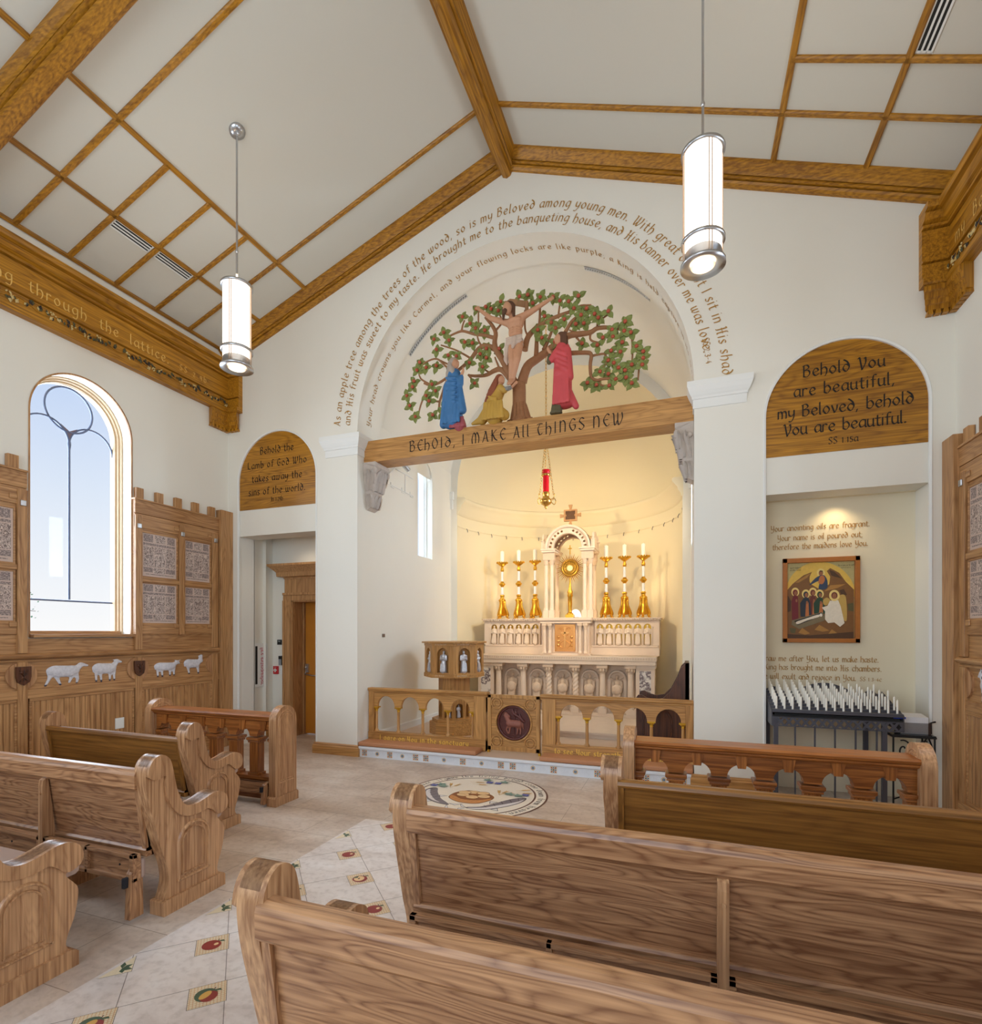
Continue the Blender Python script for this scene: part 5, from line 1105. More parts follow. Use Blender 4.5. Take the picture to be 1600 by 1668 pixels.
# ------------------------------------------------------------------ votive candle stand
t = thing('votive_stand', 'grey iron votive candle stand with pierced front band under the niche icon', 'candle stand', (3.13, 0.05, 0))
VX0, VX1, VYF, VYB = 2.63, 3.62, -.24, .30
def tier(i): return (VYF+.02+i*.074, .855+i*.020)      # y, z of each candle row
m = MB()
for x in (VX0+.03, VX1-.03):
    for y in (VYF+.02, VYB-.02): m.box(x-.018, y-.018, 0, x+.018, y+.018, .78)
m.build('legs', M_IRON, t) if False else None
for x in (VX0+.03, VX1-.13):
    for y in (VYF+.02, VYB-.02): MB().box(x-.018, y-.018, 0, x+.018, y+.018, .80).build('leg', M_IRON, t)
for k in range(5):
    x = VX0+.03+(VX1-VX0-.06)*(k+1)/6; MB().box(x-.006, VYF+.01, .08, x+.006, VYF+.022, .71).build('bar', M_IRON, t)
m = MB(); m.box(VX0, VYF, .78, VX1, VYB, .80); m.box(VX0+.02, VYF+.02, .80, VX1-.02, VYB, .815); m.build('tray', M_BLACK, t)
MB().box(VX0, VYF, .06, VX1, VYF+.02, .085).build('stretcher', M_IRON, t)
for i in range(7):
    y, z = tier(i); MB().box(VX0+.0, y-.036, z-.03, VX1-.0, y+.036, z).build('tier', M_IRON, t, bev=.003)
m = MB(); b0 = .70; b1 = .785; n = 15; w_ = (VX1-VX0)/n; holes = []
for k in range(n):
    c = VX0+w_*(k+.5); zc = (b0+b1)/2; holes.append([(c-w_*.30, zc), (c, zc-.028), (c+w_*.30, zc), (c, zc+.028)])
    if k < n-1:
        e = c+w_/2
        holes.append([(e-.016, b0+.008), (e+.016, b0+.008), (e, b0+.026)]); holes.append([(e-.016, b1-.008), (e, b1-.026), (e+.016, b1-.008)])
m.prism([(VX0, b0), (VX1, b0), (VX1, b1), (VX0, b1)], 'y', VYF-.006, VYF+.004, holes=holes); m.build('pierced_band', M_IRON, t)
m = MB(); 
for x in (VX0, VX1-.008): m.prism([(VYF, b0), (VYB, b0), (VYB, 1.0), (VYF, .83)], 'x', x, x+.008)
m.build('side_panel', M_IRON, t) if False else None
for x in (VX0-.008, VX1): MB().prism([(VYF, b0), (VYB, b0), (VYB, .99), (VYF, .84)], 'x', x, x+.008).build('side_panel', M_IRON, t)
bk = [(VX0, .8), (VX1, .8), (VX1, .93)]+[(VX1-.01-.19*q, .93+.07*math.sin(PI*min(1, q*1.15))) for q in [i/10 for i in range(11)]]
bk += [(3.46-.62*q, .935+.125*math.sin(PI*q)) for q in [i/20 for i in range(21)]]+[(2.83-.2*q, .935+.075*math.sin(PI*min(1, q+.05)*.8)) for q in [i/8 for i in range(9)]]
MB().prism(bk, 'y', VYB-.02, VYB-.008).build('back_plate', M_IRON, t)
o = MB().tube([(3.555, -.225, .822), (3.64, -.228, .822)], .009, 8).build('lighter', plain('lighter_blue', rgb(40, 70, 180), .4)); tag(o, 'blue candle lighter lying on front tray of the votive stand', 'lighter')
wax = MB().lathe([(.0085, 0), (.0085, .105), (.006, .114), (.0012, .115), (.0012, .124), (0, .124)], segs=10).build('votive_candle', M_WAX)
first = True
for i in range(7):
    y, z = tier(i)
    for k in range(15 if i < 6 else 10):
        if (i, k) in ((2, 14), (4, 13), (4, 14), (5, 12), (5, 14), (6, 9)): continue
        c = wax if first else wax.copy()
        if not first: col.objects.link(c)
        first = False
        c.location = (VX0+.035+(VX1-VX0-.07)*k/14.0+(.012 if i % 2 else 0)*0, y, z)
        tag(c, 'thin white unlit candle standing in the votive stand', 'candle', 'thin white candles of the votive stand')
# iron side table with the intention box
t = thing('iron_side_table', 'small black wrought iron table with scroll legs and glass top, right of the candle stand', 'side table', (3.74, .02, 0))
TX0, TX1, TY0, TY1, TZ = 3.575, 3.885, -.14, .13, .665
MB().box(TX0, TY0, TZ-.012, TX1, TY1, TZ).build('top', plain('dark_glass_top', rgb(40, 48, 52), .08), t)
m = MB(); m.box(TX0, TY0-.004, TZ-.024, TX1, TY0+.008, TZ-.011).box(TX0, TY1-.008, TZ-.024, TX1, TY1+.004, TZ-.011).box(TX0-.004, TY0, TZ-.024, TX0+.008, TY1, TZ-.011).box(TX1-.008, TY0, TZ-.024, TX1+.004, TY1, TZ-.011); m.build('rim', M_BLACK, t)
for x in (TX0+.008, TX1-.008):
    for y in (TY0+.008, TY1-.008): MB().tube([(x, y, 0), (x, y, TZ-.02)], .007, 6).build('leg', M_BLACK, t)
def scroll(x, z, q, y): return [(x+q*.064*(1-i/30)*math.cos(1.2+i*.30), y, z+.09*(1-i/34)*math.sin(1.2+i*.30)) for i in range(26)]
for q in (-1, 1): MB().tube(scroll((TX0+TX1)/2+q*.072, .53, q, TY0+.008), .0065, 6).build('scroll', M_BLACK, t)
for q in (-1, 1): MB().tube([(TX1-.008, .005+q*.11, .5), (TX1-.008, .005+q*.07, .58), (TX1-.008, .005, .64)], .006, 6).build('brace', M_BLACK, t)
MB().tube([(TX0+.008, TY0+.008, .1), ((TX0+TX1)/2, .0, .12), (TX1-.008, TY1-.008, .1)], .006, 6).build('stretcher', M_BLACK, t)
t = thing('intention_box', 'silver glitter box with white slanted lid on the iron side table', 'box', (3.79, .0, TZ))
MB().box(3.65, -.085, TZ+.001, 3.85, .07, TZ+.10).build('box', plain('glitter_silver', rgb(160, 164, 170), .35, metal=.5, noise=.5, nscale=260), t, bev=.003)
MB().box(3.851, -.085, TZ+.001, 3.868, .06, TZ+.10).build('end', plain('box_brown', rgb(60, 40, 32), .5), t)
MB().prism([(-.085, TZ+.10), (.07, TZ+.10), (.07, TZ+.165), (-.085, TZ+.148)], 'x', 3.65, 3.85).build('lid', plain('paper_white', rgb(232, 234, 240), .6), t)
o = MB().tube([(3.876, -.06, TZ+.006), (3.878, -.05, TZ+.1), (3.90, -.08, TZ+.115)], .008, 6).build('pen_holder', M_BLACK); tag(o, 'black bent pen holder on the iron table beside the silver box', 'pen holder')
# ------------------------------------------------------------------ mosaic step of the sanctuary
MC = {k: plain('tessera_'+k, rgb(*v), .35) for k, v in dict(blue=(62, 104, 140), red=(156, 66, 48), gold=(206, 160, 82), dark=(62, 44, 40), cream=(236, 224, 200)).items()}
mk = list(MC)
m = MB(); m.box(-RA+.002, 0.0, 0.0, RA-.002, .012, .10)
m.loft([((-RA+.002, 0, 0), (0, 1, 0), (0, 0, 1)), ((RA-.002, 0, 0), (0, 1, 0), (0, 0, 1))], [(.012, .098), (-.012, .098), (-.018, .104), (-.018, .126), (-.012, .131), (.012, .131)])
yf = -.0008
def sq(x0, z0, x1, z1, c, d=0): m.add([(x0, yf-d, z0), (x1, yf-d, z0), (x1, yf-d, z1), (x0, yf-d, z1)], [(0, 1, 2, 3)], 1+mk.index(c))
def ds(x, z, r, c, d=0, n=16, a=0): m.add([(x+r*math.cos(a+2*PI*i/n), yf-d, z+r*math.sin(a+2*PI*i/n)) for i in range(n)], [tuple(range(n))], 1+mk.index(c))
sx_ = [.07, .537, 1.013, 1.15, 1.504, 1.862]; rx_ = [.304, .776, 1.33, 1.68]
for s in (-1, 1):
    for x in sx_:
        x *= s; z = .052; h = .036
        sq(x-h, z-h, x+h, z+h, 'gold'); sq(x-h+.004, z-h+.004, x+h-.004, z+h-.004, 'cream', .0003)
        for i in range(3):
            for j in range(3):
                c = 'blue' if (i+j) % 2 else ('dark' if (i, j) == (1, 1) else 'red'); ds(x+(i-1)*.021, z+(j-1)*.021, .0105, c, .0006, 4, 0 if c == 'blue' else PI/4)
        for i in range(4): ds(x+.0105*(1 if i % 2 else -1), z+.0105*(1 if i > 1 else -1), .006, 'gold', .0008, 4)
    for x in rx_:
        x *= s; z = .052
        ds(x, z, .026, 'gold'); ds(x, z, .021, 'cream', .0003)
        for i in range(4): ds(x+.010*math.cos(PI/4+i*PI/2), z+.010*math.sin(PI/4+i*PI/2), .0075, 'blue', .0006, 8); ds(x+.012*math.cos(i*PI/2), z+.012*math.sin(i*PI/2), .0065, 'gold', .0005, 8)
for s in (-1, 1):
    for x in rx_:
        x *= s
        for q in (-1, 1):
            for k in range(3):
                cx_ = x+q*(.05+k*.045)
                if min(abs(abs(cx_)-v) for v in sx_) < .055: continue
                m.tube([(cx_+.016*(1-i/22)*math.cos(.5*i), -.001, .052+.024*(1-i/22)*math.sin(.5*i)*(1 if k % 2 else -1)) for i in range(18)], .0022, 4, 0)
struct('trim_21', m, [M_MARBLE]+[MC[k] for k in mk])
# ------------------------------------------------------------------ communion rail
YRL = .28
def rail(s):
    nm = 'left' if s < 0 else 'right'
    t = thing('communion_rail', 'oak communion rail with four arches, %s section, lettered %s' % (nm, 'I gaze on You in the sanctuary' if s < 0 else 'to see Your strength and Your glory'), 'railing', (s*1.15, YRL, SAN))
    x0, x1 = .345, RA-.004
    ops = [(.68+.345*k) for k in range(4)]; r = .128
    outer = [(s*x0, .592), (s*x1, .592), (s*x1, .80), (s*x0, .80)]
    # spandrel plate with four round arches cut from below
    pts = [(s*x0, .592)]
    for c in ops: pts += [(s*(c-r*math.cos(a)), .592+.004+r*1.08*math.sin(a)) for a in [PI*i/20 for i in range(21)]]
    pts += [(s*x1, .592), (s*x1, .79), (s*x0, .79)]
    m = MB(); tr = tessellate_polygon([[Vector((p[0], p[1], 0)) for p in pts]]); n = len(pts)
    for y in (YRL-.022, YRL+.022): m.add([(a, y, b) for a, b in pts], [tuple(q) for q in tr])
    m.add([(a, YRL-.022, b) for a, b in pts]+[(a, YRL+.022, b) for a, b in pts], [(i, (i+1) % n, (i+1) % n+n, i+n) for i in range(n)])
    m.build('arcade', LO['x'], t)
    MB().loft([((s*(x0-.02), YRL, 0), (0, 1, 0), (0, 0, 1)), ((s*(x1+.001), YRL, 0), (0, 1, 0), (0, 0, 1))],
        [(-.03, .775), (-.036, .785), (-.036, .795), (-.048, .80), (-.055, .812), (-.055, .828), (-.045, .836), (.045, .836), (.055, .828), (.055, .812), (.048, .80), (.036, .795), (.036, .785), (.03, .775)]).build('handrail', LO['x'], t)
    for a, b, nm_ in ((x0, .50, 'post'), (RA-.08, x1, 'post')): MB().box(min(s*a, s*b), YRL-.036, SAN, max(s*a, s*b), YRL+.036, .785).build(nm_, LO['z'], t, bev=.004)
    MB().box(min(s*x0, s*x1), YRL-.045, SAN, max(s*x0, s*x1), YRL+.045, .262).box(min(s*x0, s*x1), YRL-.05, .262, max(s*x0, s*x1), YRL+.05, .275).build('base_board', LO['x'], t, bev=.003)
    for c in [ops[0]-.155]+[(ops[k]+ops[k+1])/2 for k in range(3)]+[ops[3]+.148]:
        k = MB().lathe([(.03, .275), (.03, .29), (.022, .30), (.018, .31), (.0165, .54)], (s*c, YRL, 0), 14).build('column', LO['z'], t)
        g = MB(); g.lathe([(.017, .535), (.019, .54), (.019, .546), (.017, .55), (.024, .575), (.03, .582)], (s*c, YRL, 0), 14); g.box(s*c-.042, YRL-.03, .580, s*c+.042, YRL+.03, .596)
        for i in range(8): a = 2*PI*i/8; g.ell((s*c+.024*math.cos(a), YRL+.024*math.sin(a), .572), (.006, .006, .011), U=6, V=4)
        g.build('capital', M_GILT, k)
    m = MB(); txt = 'I gaze on You in the sanctuary' if s < 0 else 'to see Your strength and Your glory'
    line_xz(m, txt, s*1.17 if s < 0 else 1.14, .180, .040, YRL-.047, 1.24 if s < 0 else 1.30, nib=.29)
    m.build('lettering', plain('rail_gold_letter', rgb(244, 200, 90), .4), t)
    c = MB().box(min(s*(x0+.03), s*(x1-.004)), -.008, SAN+.002, max(s*(x0+.03), s*(x1-.004)), YRL-.052, SAN+.055)
    tag(c.build('kneeling_cushion', M_LEATH, bev=.018, seg=3), 'long tan leather kneeling cushion in front of the %s communion rail' % nm, 'cushion')
rail(-1); rail(1)
t = thing('communion_gate', 'oak gate with carved dark lamb medallion between the two communion rails', 'gate', (0, .26, SAN))
m = MB(); gx0, gx1, gz0, gz1 = -.318, .318, .16, .815
m.prism([(gx0, gz0), (gx1, gz0), (gx1, gz1), (gx0, gz1)], 'y', .25, .285, holes=[arc(0, .49, .205, 0, 2*PI, 48)[:-1]]); m.build('panel', LO['x'], t)
m = MB()
for a in ((gx0, gx1, gz0, gz0+.05), (gx0, gx1, gz1-.04, gz1), (gx0, gx0+.045, gz0, gz1), (gx1-.045, gx1, gz0, gz1)): m.box(a[0], .238, a[2], a[1], .252, a[3])
m.build('frame', LO['z'], t, bev=.004)
def ring(mb, x, z, r, w_, y, h): mb.loft([((x+r*math.cos(a), y, z+r*math.sin(a)), (math.cos(a), 0, math.sin(a)), (0, -1, 0)) for a in [2*PI*i/40 for i in range(40)]], [(-w_, 0), (-w_*.6, h), (w_*.6, h), (w_, 0)], closed=True, sm=True)
m = MB()
for sx2 in (-1, 1):
    for sz in (-1, 1): ring(m, sx2*.205, .49+sz*.225, .066, .009, .251, .014); ring(m, sx2*.205, .49+sz*.225, .038, .008, .251, .012)
ring(m, 0, .49, .218, .012, .251, .018); m.build('rings', LO['x'], t)
me_ = MB(); me_.prism(arc(0, .49, .206, 0, 2*PI, 48)[:-1], 'y', .27, .285); ring(me_, 0, .49, .192, .016, .272, .022)
dk = plain('dark_carved_wood', rgb(92, 42, 36), .32, noise=.15, nscale=60, bump=.3)
o = me_.build('medallion', dk, t); o['label'] = 'dark red brown carved medallion'
q = [('c', (-.05, .262, .485), (.065, .262, .48), .045, .046), ('c', (-.055, .258, .50), (-.095, .255, .575), .032, .024), ('c', (-.092, .252, .59), (-.052, .25, .565), .024, .016), ('c', (-.10, .252, .60), (-.115, .25, .575), .012, .008),
     ('c', (-.06, .26, .47), (-.09, .26, .41), .016, .010), ('c', (-.09, .26, .41), (-.07, .26, .365), .010, .008), ('c', (-.04, .26, .46), (-.055, .26, .365), .016, .009), ('c', (.05, .26, .46), (.045, .26, .40), .02, .010), ('c', (.045, .26, .40), (.04, .26, .36), .010, .008), ('c', (.075, .26, .47), (.085, .26, .40), .02, .010), ('c', (.085, .26, .40), (.08, .26, .36), .010, .008), ('c', (.105, .26, .49), (.115, .26, .43), .014, .008)]
place('lamb', blob(q, .0055), plain('carved_lamb_wood', rgb(150, 92, 76), .5, noise=.3, nscale=120, bump=.7), o)
q = [('c', (.02, .262, .65), (.04, .258, .575), .006, .006), ('c', (.01, .262, .52), (-.0, .262, .345), .006, .006), ('c', (.02, .262, .37+.28), (.01, .262, .52), .006, .006), ('c', (-.02, .26, .645), (.0, .256, .60), .012, .018), ('c', (.0, .256, .60), (.045, .256, .575), .018, .016), ('c', (.045, .256, .575), (.09, .258, .545), .014, .02), ('c', (.07, .258, .60), (.085, .258, .56), .010, .010), ('c', (.10, .258, .53), (.13, .258, .51), .018, .010), ('c', (-.02, .262, .655), (.05, .262, .655), .006, .006), ('c', (-.07, .262, .345), (.08, .262, .345), .006, .006)]
place('banner', blob(q, .0055), dk, o)
MB().box(-.325, .24, SAN, -.30, .29, SAN+.03).box(.30, .24, SAN, .325, .29, SAN+.03).build('pivot', M_GILT, t)
# ------------------------------------------------------------------ altar
DZ = .215
da = []
dh = 1.72
dais = [(-dh+.3, 1.45), (dh-.3, 1.45)]+arc(dh-.3, 1.75, .30, -PI/2, 0, 10)+[(dh, 3.9), (-dh, 3.9)]+arc(-dh+.3, 1.75, .30, PI, 3*PI/2, 10)
m = MB().prism(dais, 'z', SAN, DZ-.03); m.prism([(x*1.012, y-.02 if y < 3 else y) for x, y in dais], 'z', DZ-.03, DZ)
struct('floor_predella', m, M_STONE, bev=.008)
t = thing('altar', 'carved pale stone high altar with angel niches, apostle niches and gilded tabernacle door', 'altar', (0, 3.1, DZ))
EM = M_STONE
AF = 2.76
# mensa
MB().loft([((-1.475, AF, 0), (-1, -1, 0), (0, 0, 1)), ((1.475, AF, 0), (1, -1, 0), (0, 0, 1)), ((1.475, 3.2, 0), (1, 0, 0), (0, 0, 1)), ((-1.475, 3.2, 0), (-1, 0, 0), (0, 0, 1))], [(-.08, 1.035), (-.05, 1.035), (-.045, 1.05), (-.02, 1.07), (-.012, 1.09), (-.012, 1.10), (0, 1.105), (0, 1.17), (-.08, 1.17)], closed=True).build('mensa', EM, t)
MB().box(-1.46, AF+.01, 1.04, 1.46, 3.3, 1.165).build('mensa_slab', EM, t)
orn = MB()
for k in range(74):
    x = -1.45+k*2.9/73; orn.add([(x-.017, AF-.001, 1.138), (x, AF-.008, 1.155), (x+.017, AF-.001, 1.138), (x, AF-.008, 1.121)], [(0, 1, 2, 3)]); 
    x += .02; orn.add([(x-.016, AF+.018, 1.068), (x, AF+.008, 1.083), (x+.016, AF+.018, 1.068), (x, AF+.016, 1.054)], [(0, 1, 2, 3)])
orn.build('mensa_ornament', M_STONE2, t)
MB().box(-1.42, 2.98, DZ, 1.42, 3.3, 1.04).build('frontal', M_STONE2, t)
MB().box(-1.45, AF+.04, DZ, 1.45, 3.2, DZ+.05).build('plinth', EM, t, bev=.006)
M_BRECC = None
def breccia():
    m_, n, l, b = newmat('breccia_marble'); tc_ = n.new('ShaderNodeTexCoord'); v = n.new('ShaderNodeTexVoronoi'); v.inputs['Scale'].default_value = 14
    ns = n.new('ShaderNodeTexNoise'); ns.inputs['Scale'].default_value = 9; ns.inputs['Detail'].default_value = 4; l.new(tc_.outputs['Object'], ns.inputs['Vector'])
    ad = n.new('ShaderNodeVectorMath'); ad.operation = 'ADD'; l.new(tc_.outputs['Object'], ad.inputs[0]); sc2 = n.new('ShaderNodeVectorMath'); sc2.operation = 'SCALE'; sc2.inputs['Scale'].default_value = .12; l.new(ns.outputs['Color'], sc2.inputs[0]); l.new(sc2.outputs[0], ad.inputs[1]); l.new(ad.outputs[0], v.inputs['Vector'])
    cr = n.new('ShaderNodeValToRGB'); e = cr.color_ramp.elements; e[0].position = .32; e[0].color = rgb(238, 230, 220); e[1].position = .46; e[1].color = rgb(88, 66, 74)
    l.new(ns.outputs['Fac'], cr.inputs[0]); k = e.new(.40); k.color = rgb(222, 212, 204); k2 = e.new(.56); k2.color = rgb(232, 224, 216); l.new(cr.outputs[0], b.inputs['Base Color']); b.inputs['Roughness'].default_value = .25
    return m_
M_BRECC = breccia()
for s in (-1, 1):
    x = s*1.31
    p = MB().box(x-.14, AF+.06, DZ+.05, x+.14, 3.1, 1.04).build('pilaster', EM, t, bev=.004)
    MB().box(x-.16, AF+.04, DZ+.05, x+.16, 3.1, DZ+.15).box(x-.155, AF+.045, .985, x+.155, 3.1, 1.036).build('pilaster_moulding', EM, p, bev=.008)
    MB().box(x-.085, AF+.055, DZ+.2, x+.085, AF+.062, .95).build('marble_inset', M_BRECC, p)['label'] = 'white and purple marble inset'
for k, x in enumerate((-1.09, -.655, -.22, .22, .655, 1.09)):
    y = AF+.10
    m = MB(); m.box(x-.065, y-.065, DZ+.05, x+.065, y+.065, DZ+.13); m.lathe([(.062, DZ+.13), (.066, DZ+.145), (.056, DZ+.165), (.058, DZ+.18), (.05, DZ+.19)], (x, y, 0), 20)
    if k in (2, 3):
        N = 36; vs = []; S_ = 20
        for i in range(N+1):
            z = DZ+.19+(.90-DZ-.19)*i/N
            for j in range(S_):
                a = 2*PI*j/S_; r = .044+.008*math.cos(3*(a-i*.42)); vs.append((x+r*math.cos(a), y+r*math.sin(a), z))
        m.add(vs, [(i*S_+j, i*S_+(j+1) % S_, (i+1)*S_+(j+1) % S_, (i+1)*S_+j) for i in range(N) for j in range(S_)], 0, True)
    else: m.lathe([(.049, DZ+.19), (.044, .90)], (x, y, 0), 20)
    c = m.build('column', EM, t)
    g = MB(); g.lathe([(.046, .895), (.052, .90), (.052, .91), (.046, .915), (.056, .95), (.075, .985)], (x, y, 0), 16); g.box(x-.085, y-.075, .985, x+.085, y+.075, 1.036)
    for i in range(8):
        a = 2*PI*i/8+PI/8; g.ell((x+.062*math.cos(a), y+.062*math.sin(a), .952), (.018, .018, .034), U=8, V=5)
    g.build('capital', M_STONE2, c)
# angel niches: arch moulding + winged angel holding a roundel
def statue_prims(h, arms='book', wings=False):
    q = [('e', (0, 0, .92*h), (.058*h, .062*h, .075*h)), ('c', (0, 0, .85*h), (0, 0, .80*h), .035*h, .05*h), ('c', (-.075*h, 0, .765*h), (.075*h, 0, .765*h), .06*h, .06*h), ('c', (0, 0, .74*h), (0, 0, .45*h), .11*h, .115*h), ('c', (0, 0, .45*h), (0, .0, .06*h), .12*h, .15*h),
         ('c', (-.13*h, 0, .75*h), (-.15*h, -.02*h, .57*h), .048*h, .04*h), ('c', (-.15*h, -.02*h, .57*h), (-.03*h, -.12*h, .60*h), .04*h, .026*h), ('c', (.13*h, 0, .75*h), (.15*h, -.02*h, .57*h), .048*h, .04*h), ('c', (.15*h, -.02*h, .57*h), (.04*h, -.12*h, .62*h), .04*h, .026*h),
         ('c', (-.03*h, -.13*h, .6*h), (.05*h, -.13*h, .65*h), .026*h, .026*h), ('c', (-.06*h, -.02*h, .03*h), (-.065*h, -.10*h, .02*h), .04*h, .03*h), ('c', (.06*h, -.02*h, .03*h), (.065*h, -.10*h, .02*h), .04*h, .03*h)]
    for k in range(5): q.append(('c', (-.10*h+.05*h*k, -.10*h, .42*h), (-.11*h+.055*h*k, -.13*h, .06*h), .016*h, .024*h))
    q += [('e', (0, -.055*h, .89*h), (.03*h, .03*h, .04*h)), ('c', (0, -.06*h, .93*h), (0, -.072*h, .905*h), .010*h, .013*h)]
    if wings: q += [('c', (s*.08*h, .06*h, .78*h), (s*.24*h, .07*h, .86*h), .05*h, .07*h) for s in (-1, 1)]+[('c', (s*.24*h, .07*h, .86*h), (s*.22*h, .08*h, .35*h), .07*h, .03*h) for s in (-1, 1)]+[('e', (0, -.14*h, .52*h), (.15*h, .05*h, .15*h))]
    return q
saint = blob(statue_prims(.33), .0065); saint.materials.append(M_STONE); saint.polygons.foreach_set('use_smooth', [True]*len(saint.polygons))
angel = blob(statue_prims(.5, wings=True), .008); angel.materials.append(M_STONE2); angel.polygons.foreach_set('use_smooth', [True]*len(angel.polygons))
ao_ = root_off(t)
def put(name, me, parent, loc, sc_=1.0, flip=False):
    o = bpy.data.objects.new(name, me); col.objects.link(o); o.parent = parent; o.location = Vector(loc)-root_off(parent); o.scale = (-sc_ if flip else sc_, sc_, sc_); return o
for k in range(5):
    x = -.872+.436*k
    m = MB()
    m.loft([((x+.125*math.cos(a), 2.98, .80+.125*math.sin(a)), (math.cos(a), 0, math.sin(a)), (0, -1, 0)) for a in [PI*i/20 for i in range(21)]], [(-.012, 0), (-.012, .03), (.004, .04), (.02, .03), (.028, .0)], sm=True)
    for q in (-1, 1): m.box(x+q*.125-.022, 2.95, DZ+.05, x+q*.125+.022, 2.99, .80)
    m.build('niche_arch', EM, t)
    put('angel_relief', angel, t, (x, 2.95, .38), 1.0, k % 2 == 1)
    r_ = MB(); ring(r_, x, .38+.26, .072, .012, 2.90, .016)
    for i in range(6): a = PI/3*i; r_.ell((x+.034*math.cos(a), 2.885, .64+.034*math.sin(a)), (.018, .008, .018), U=8, V=5)
    r_.build('roundel', EM, t)
# retable
RF = 3.26
m = MB(); m.box(-1.50, RF, 1.165, 1.50, 3.80, 1.31).box(-1.50, RF+.05, 1.31, 1.50, 3.80, 1.745)
m.build('retable', EM, t, bev=.004)
MB().box(-1.36-.12, RF-.012, 1.305, -.42, RF+.06, 1.335).box(.42, RF-.012, 1.305, 1.36+.12, RF+.06, 1.335).build('retable_ledge', EM, t, bev=.006)
MB().box(-1.52, RF-.03, 1.745, 1.52, 3.82, 1.775).box(-1.54, RF-.045, 1.775, 1.54, 3.83, 1.79).build('retable_cornice', EM, t, bev=.005)
m = MB()
for k in range(76):
    x = -1.5+3.0*k/75; m.ell((x, RF-.045, 1.762), (.014, .014, .012), U=6, V=4)
m.build('bead_moulding', EM, t)
for s in (-1, 1):
    gb = MB(); ga = MB()
    MB().box(min(s*1.38, s*1.50), RF-.004, 1.335, max(s*1.38, s*1.50), RF+.06, 1.745).build('retable_pier', EM, t, bev=.003)
    for k in range(6):
        x = s*(.555+.152*k); r = .056
        # gilded niche back
        gb.prism(arch_poly(x-r, x+r, 1.345, 1.635, 12), 'y', RF+.044, RF+.049)
    c0, c1 = min(s*.47, s*1.39), max(s*.47, s*1.39)
    ga.prism([(c0, 1.335), (c1, 1.335), (c1, 1.745), (c0, 1.745)], 'y', RF+.002, RF+.03, holes=[arch_poly(s*(.555+.152*k)-.056, s*(.555+.152*k)+.056, 1.345, 1.635, 12) for k in range(6)])
    for k in range(7):
        x = s*(.479+.152*k); ga.lathe([(.014, 1.34), (.010, 1.355), (.009, 1.60), (.016, 1.625), (.016, 1.64)], (x, RF-.004, 0), 8)
    gb.build('gilded_niches', M_GILT, t); ga.build('niche_arcade', EM, t)
for s in (-1, 1):
    for k in range(6): put('apostle_statue', saint, t, (s*(.555+.152*k), RF+.012, 1.345), 1.0, (k+(s > 0)) % 2 == 1)
# tabernacle block
m = MB(); m.box(-.40, 3.12, 1.165, .40, 3.5, 1.72).box(-.42, 3.10, 1.165, .42, 3.5, 1.20); m.build('tabernacle', EM, t, bev=.004)
MB().box(-.43, 3.06, 1.70, .43, 3.5, 1.745).box(-.45, 3.04, 1.745, .45, 3.5, 1.795).build('tabernacle_cornice', EM, t, bev=.006)
for x in (-.345, -.255, .255, .345):
    c = MB().lathe([(.034, 1.20), (.034, 1.225), (.027, 1.235), (.024, 1.25), (.022, 1.60)], (x, 3.09, 0), 16).build('small_column', EM, t)
    MB().lathe([(.022, 1.595), (.028, 1.60), (.024, 1.61), (.04, 1.66)], (x, 3.09, 0), 12).box(x-.04, 3.05, 1.66, x+.04, 3.13, 1.70).build('capital', M_STONE2, c)
d = MB().box(-.205, 3.108, 1.21, .205, 3.125, 1.70).build('door_frame', EM, t, bev=.004)
dm = MB().box(-.175, 3.095, 1.23, .175, 3.112, 1.685).build('tabernacle_door', plain('rose_gold', rgb(214, 148, 84), .35, metal=.85, noise=.12, nscale=30), d, bev=.003); dm['label'] = 'gilded tabernacle door with raised cross'
m = MB()
for a in ((-.16, .16, 1.245, 1.255), (-.16, .16, 1.66, 1.67), (-.16, -.15, 1.245, 1.67), (.15, .16, 1.245, 1.67), (-.012, .012, 1.30, 1.64), (-.07, .07, 1.53, 1.555)): m.box(a[0], 3.088, a[2], a[1], 3.097, a[3])
for q in (-1, 1):
    m.tube([(q*(.04+.05*math.sin(i*.35)), 3.093, 1.29+i*.012) for i in range(20)], .005, 5); m.tube([(q*(.06+.045*(1-i/20)*math.cos(i*.5)), 3.093, 1.60+.035*(1-i/20)*math.sin(i*.5)) for i in range(18)], .004, 5)
    for z in (1.33, 1.40, 1.47): m.ell((q*.11, 3.094, z), (.022, .008, .026), U=10, V=5)
m.build('door_relief', plain('rose_gold_relief', rgb(226, 164, 96), .3, metal=.9), dm)
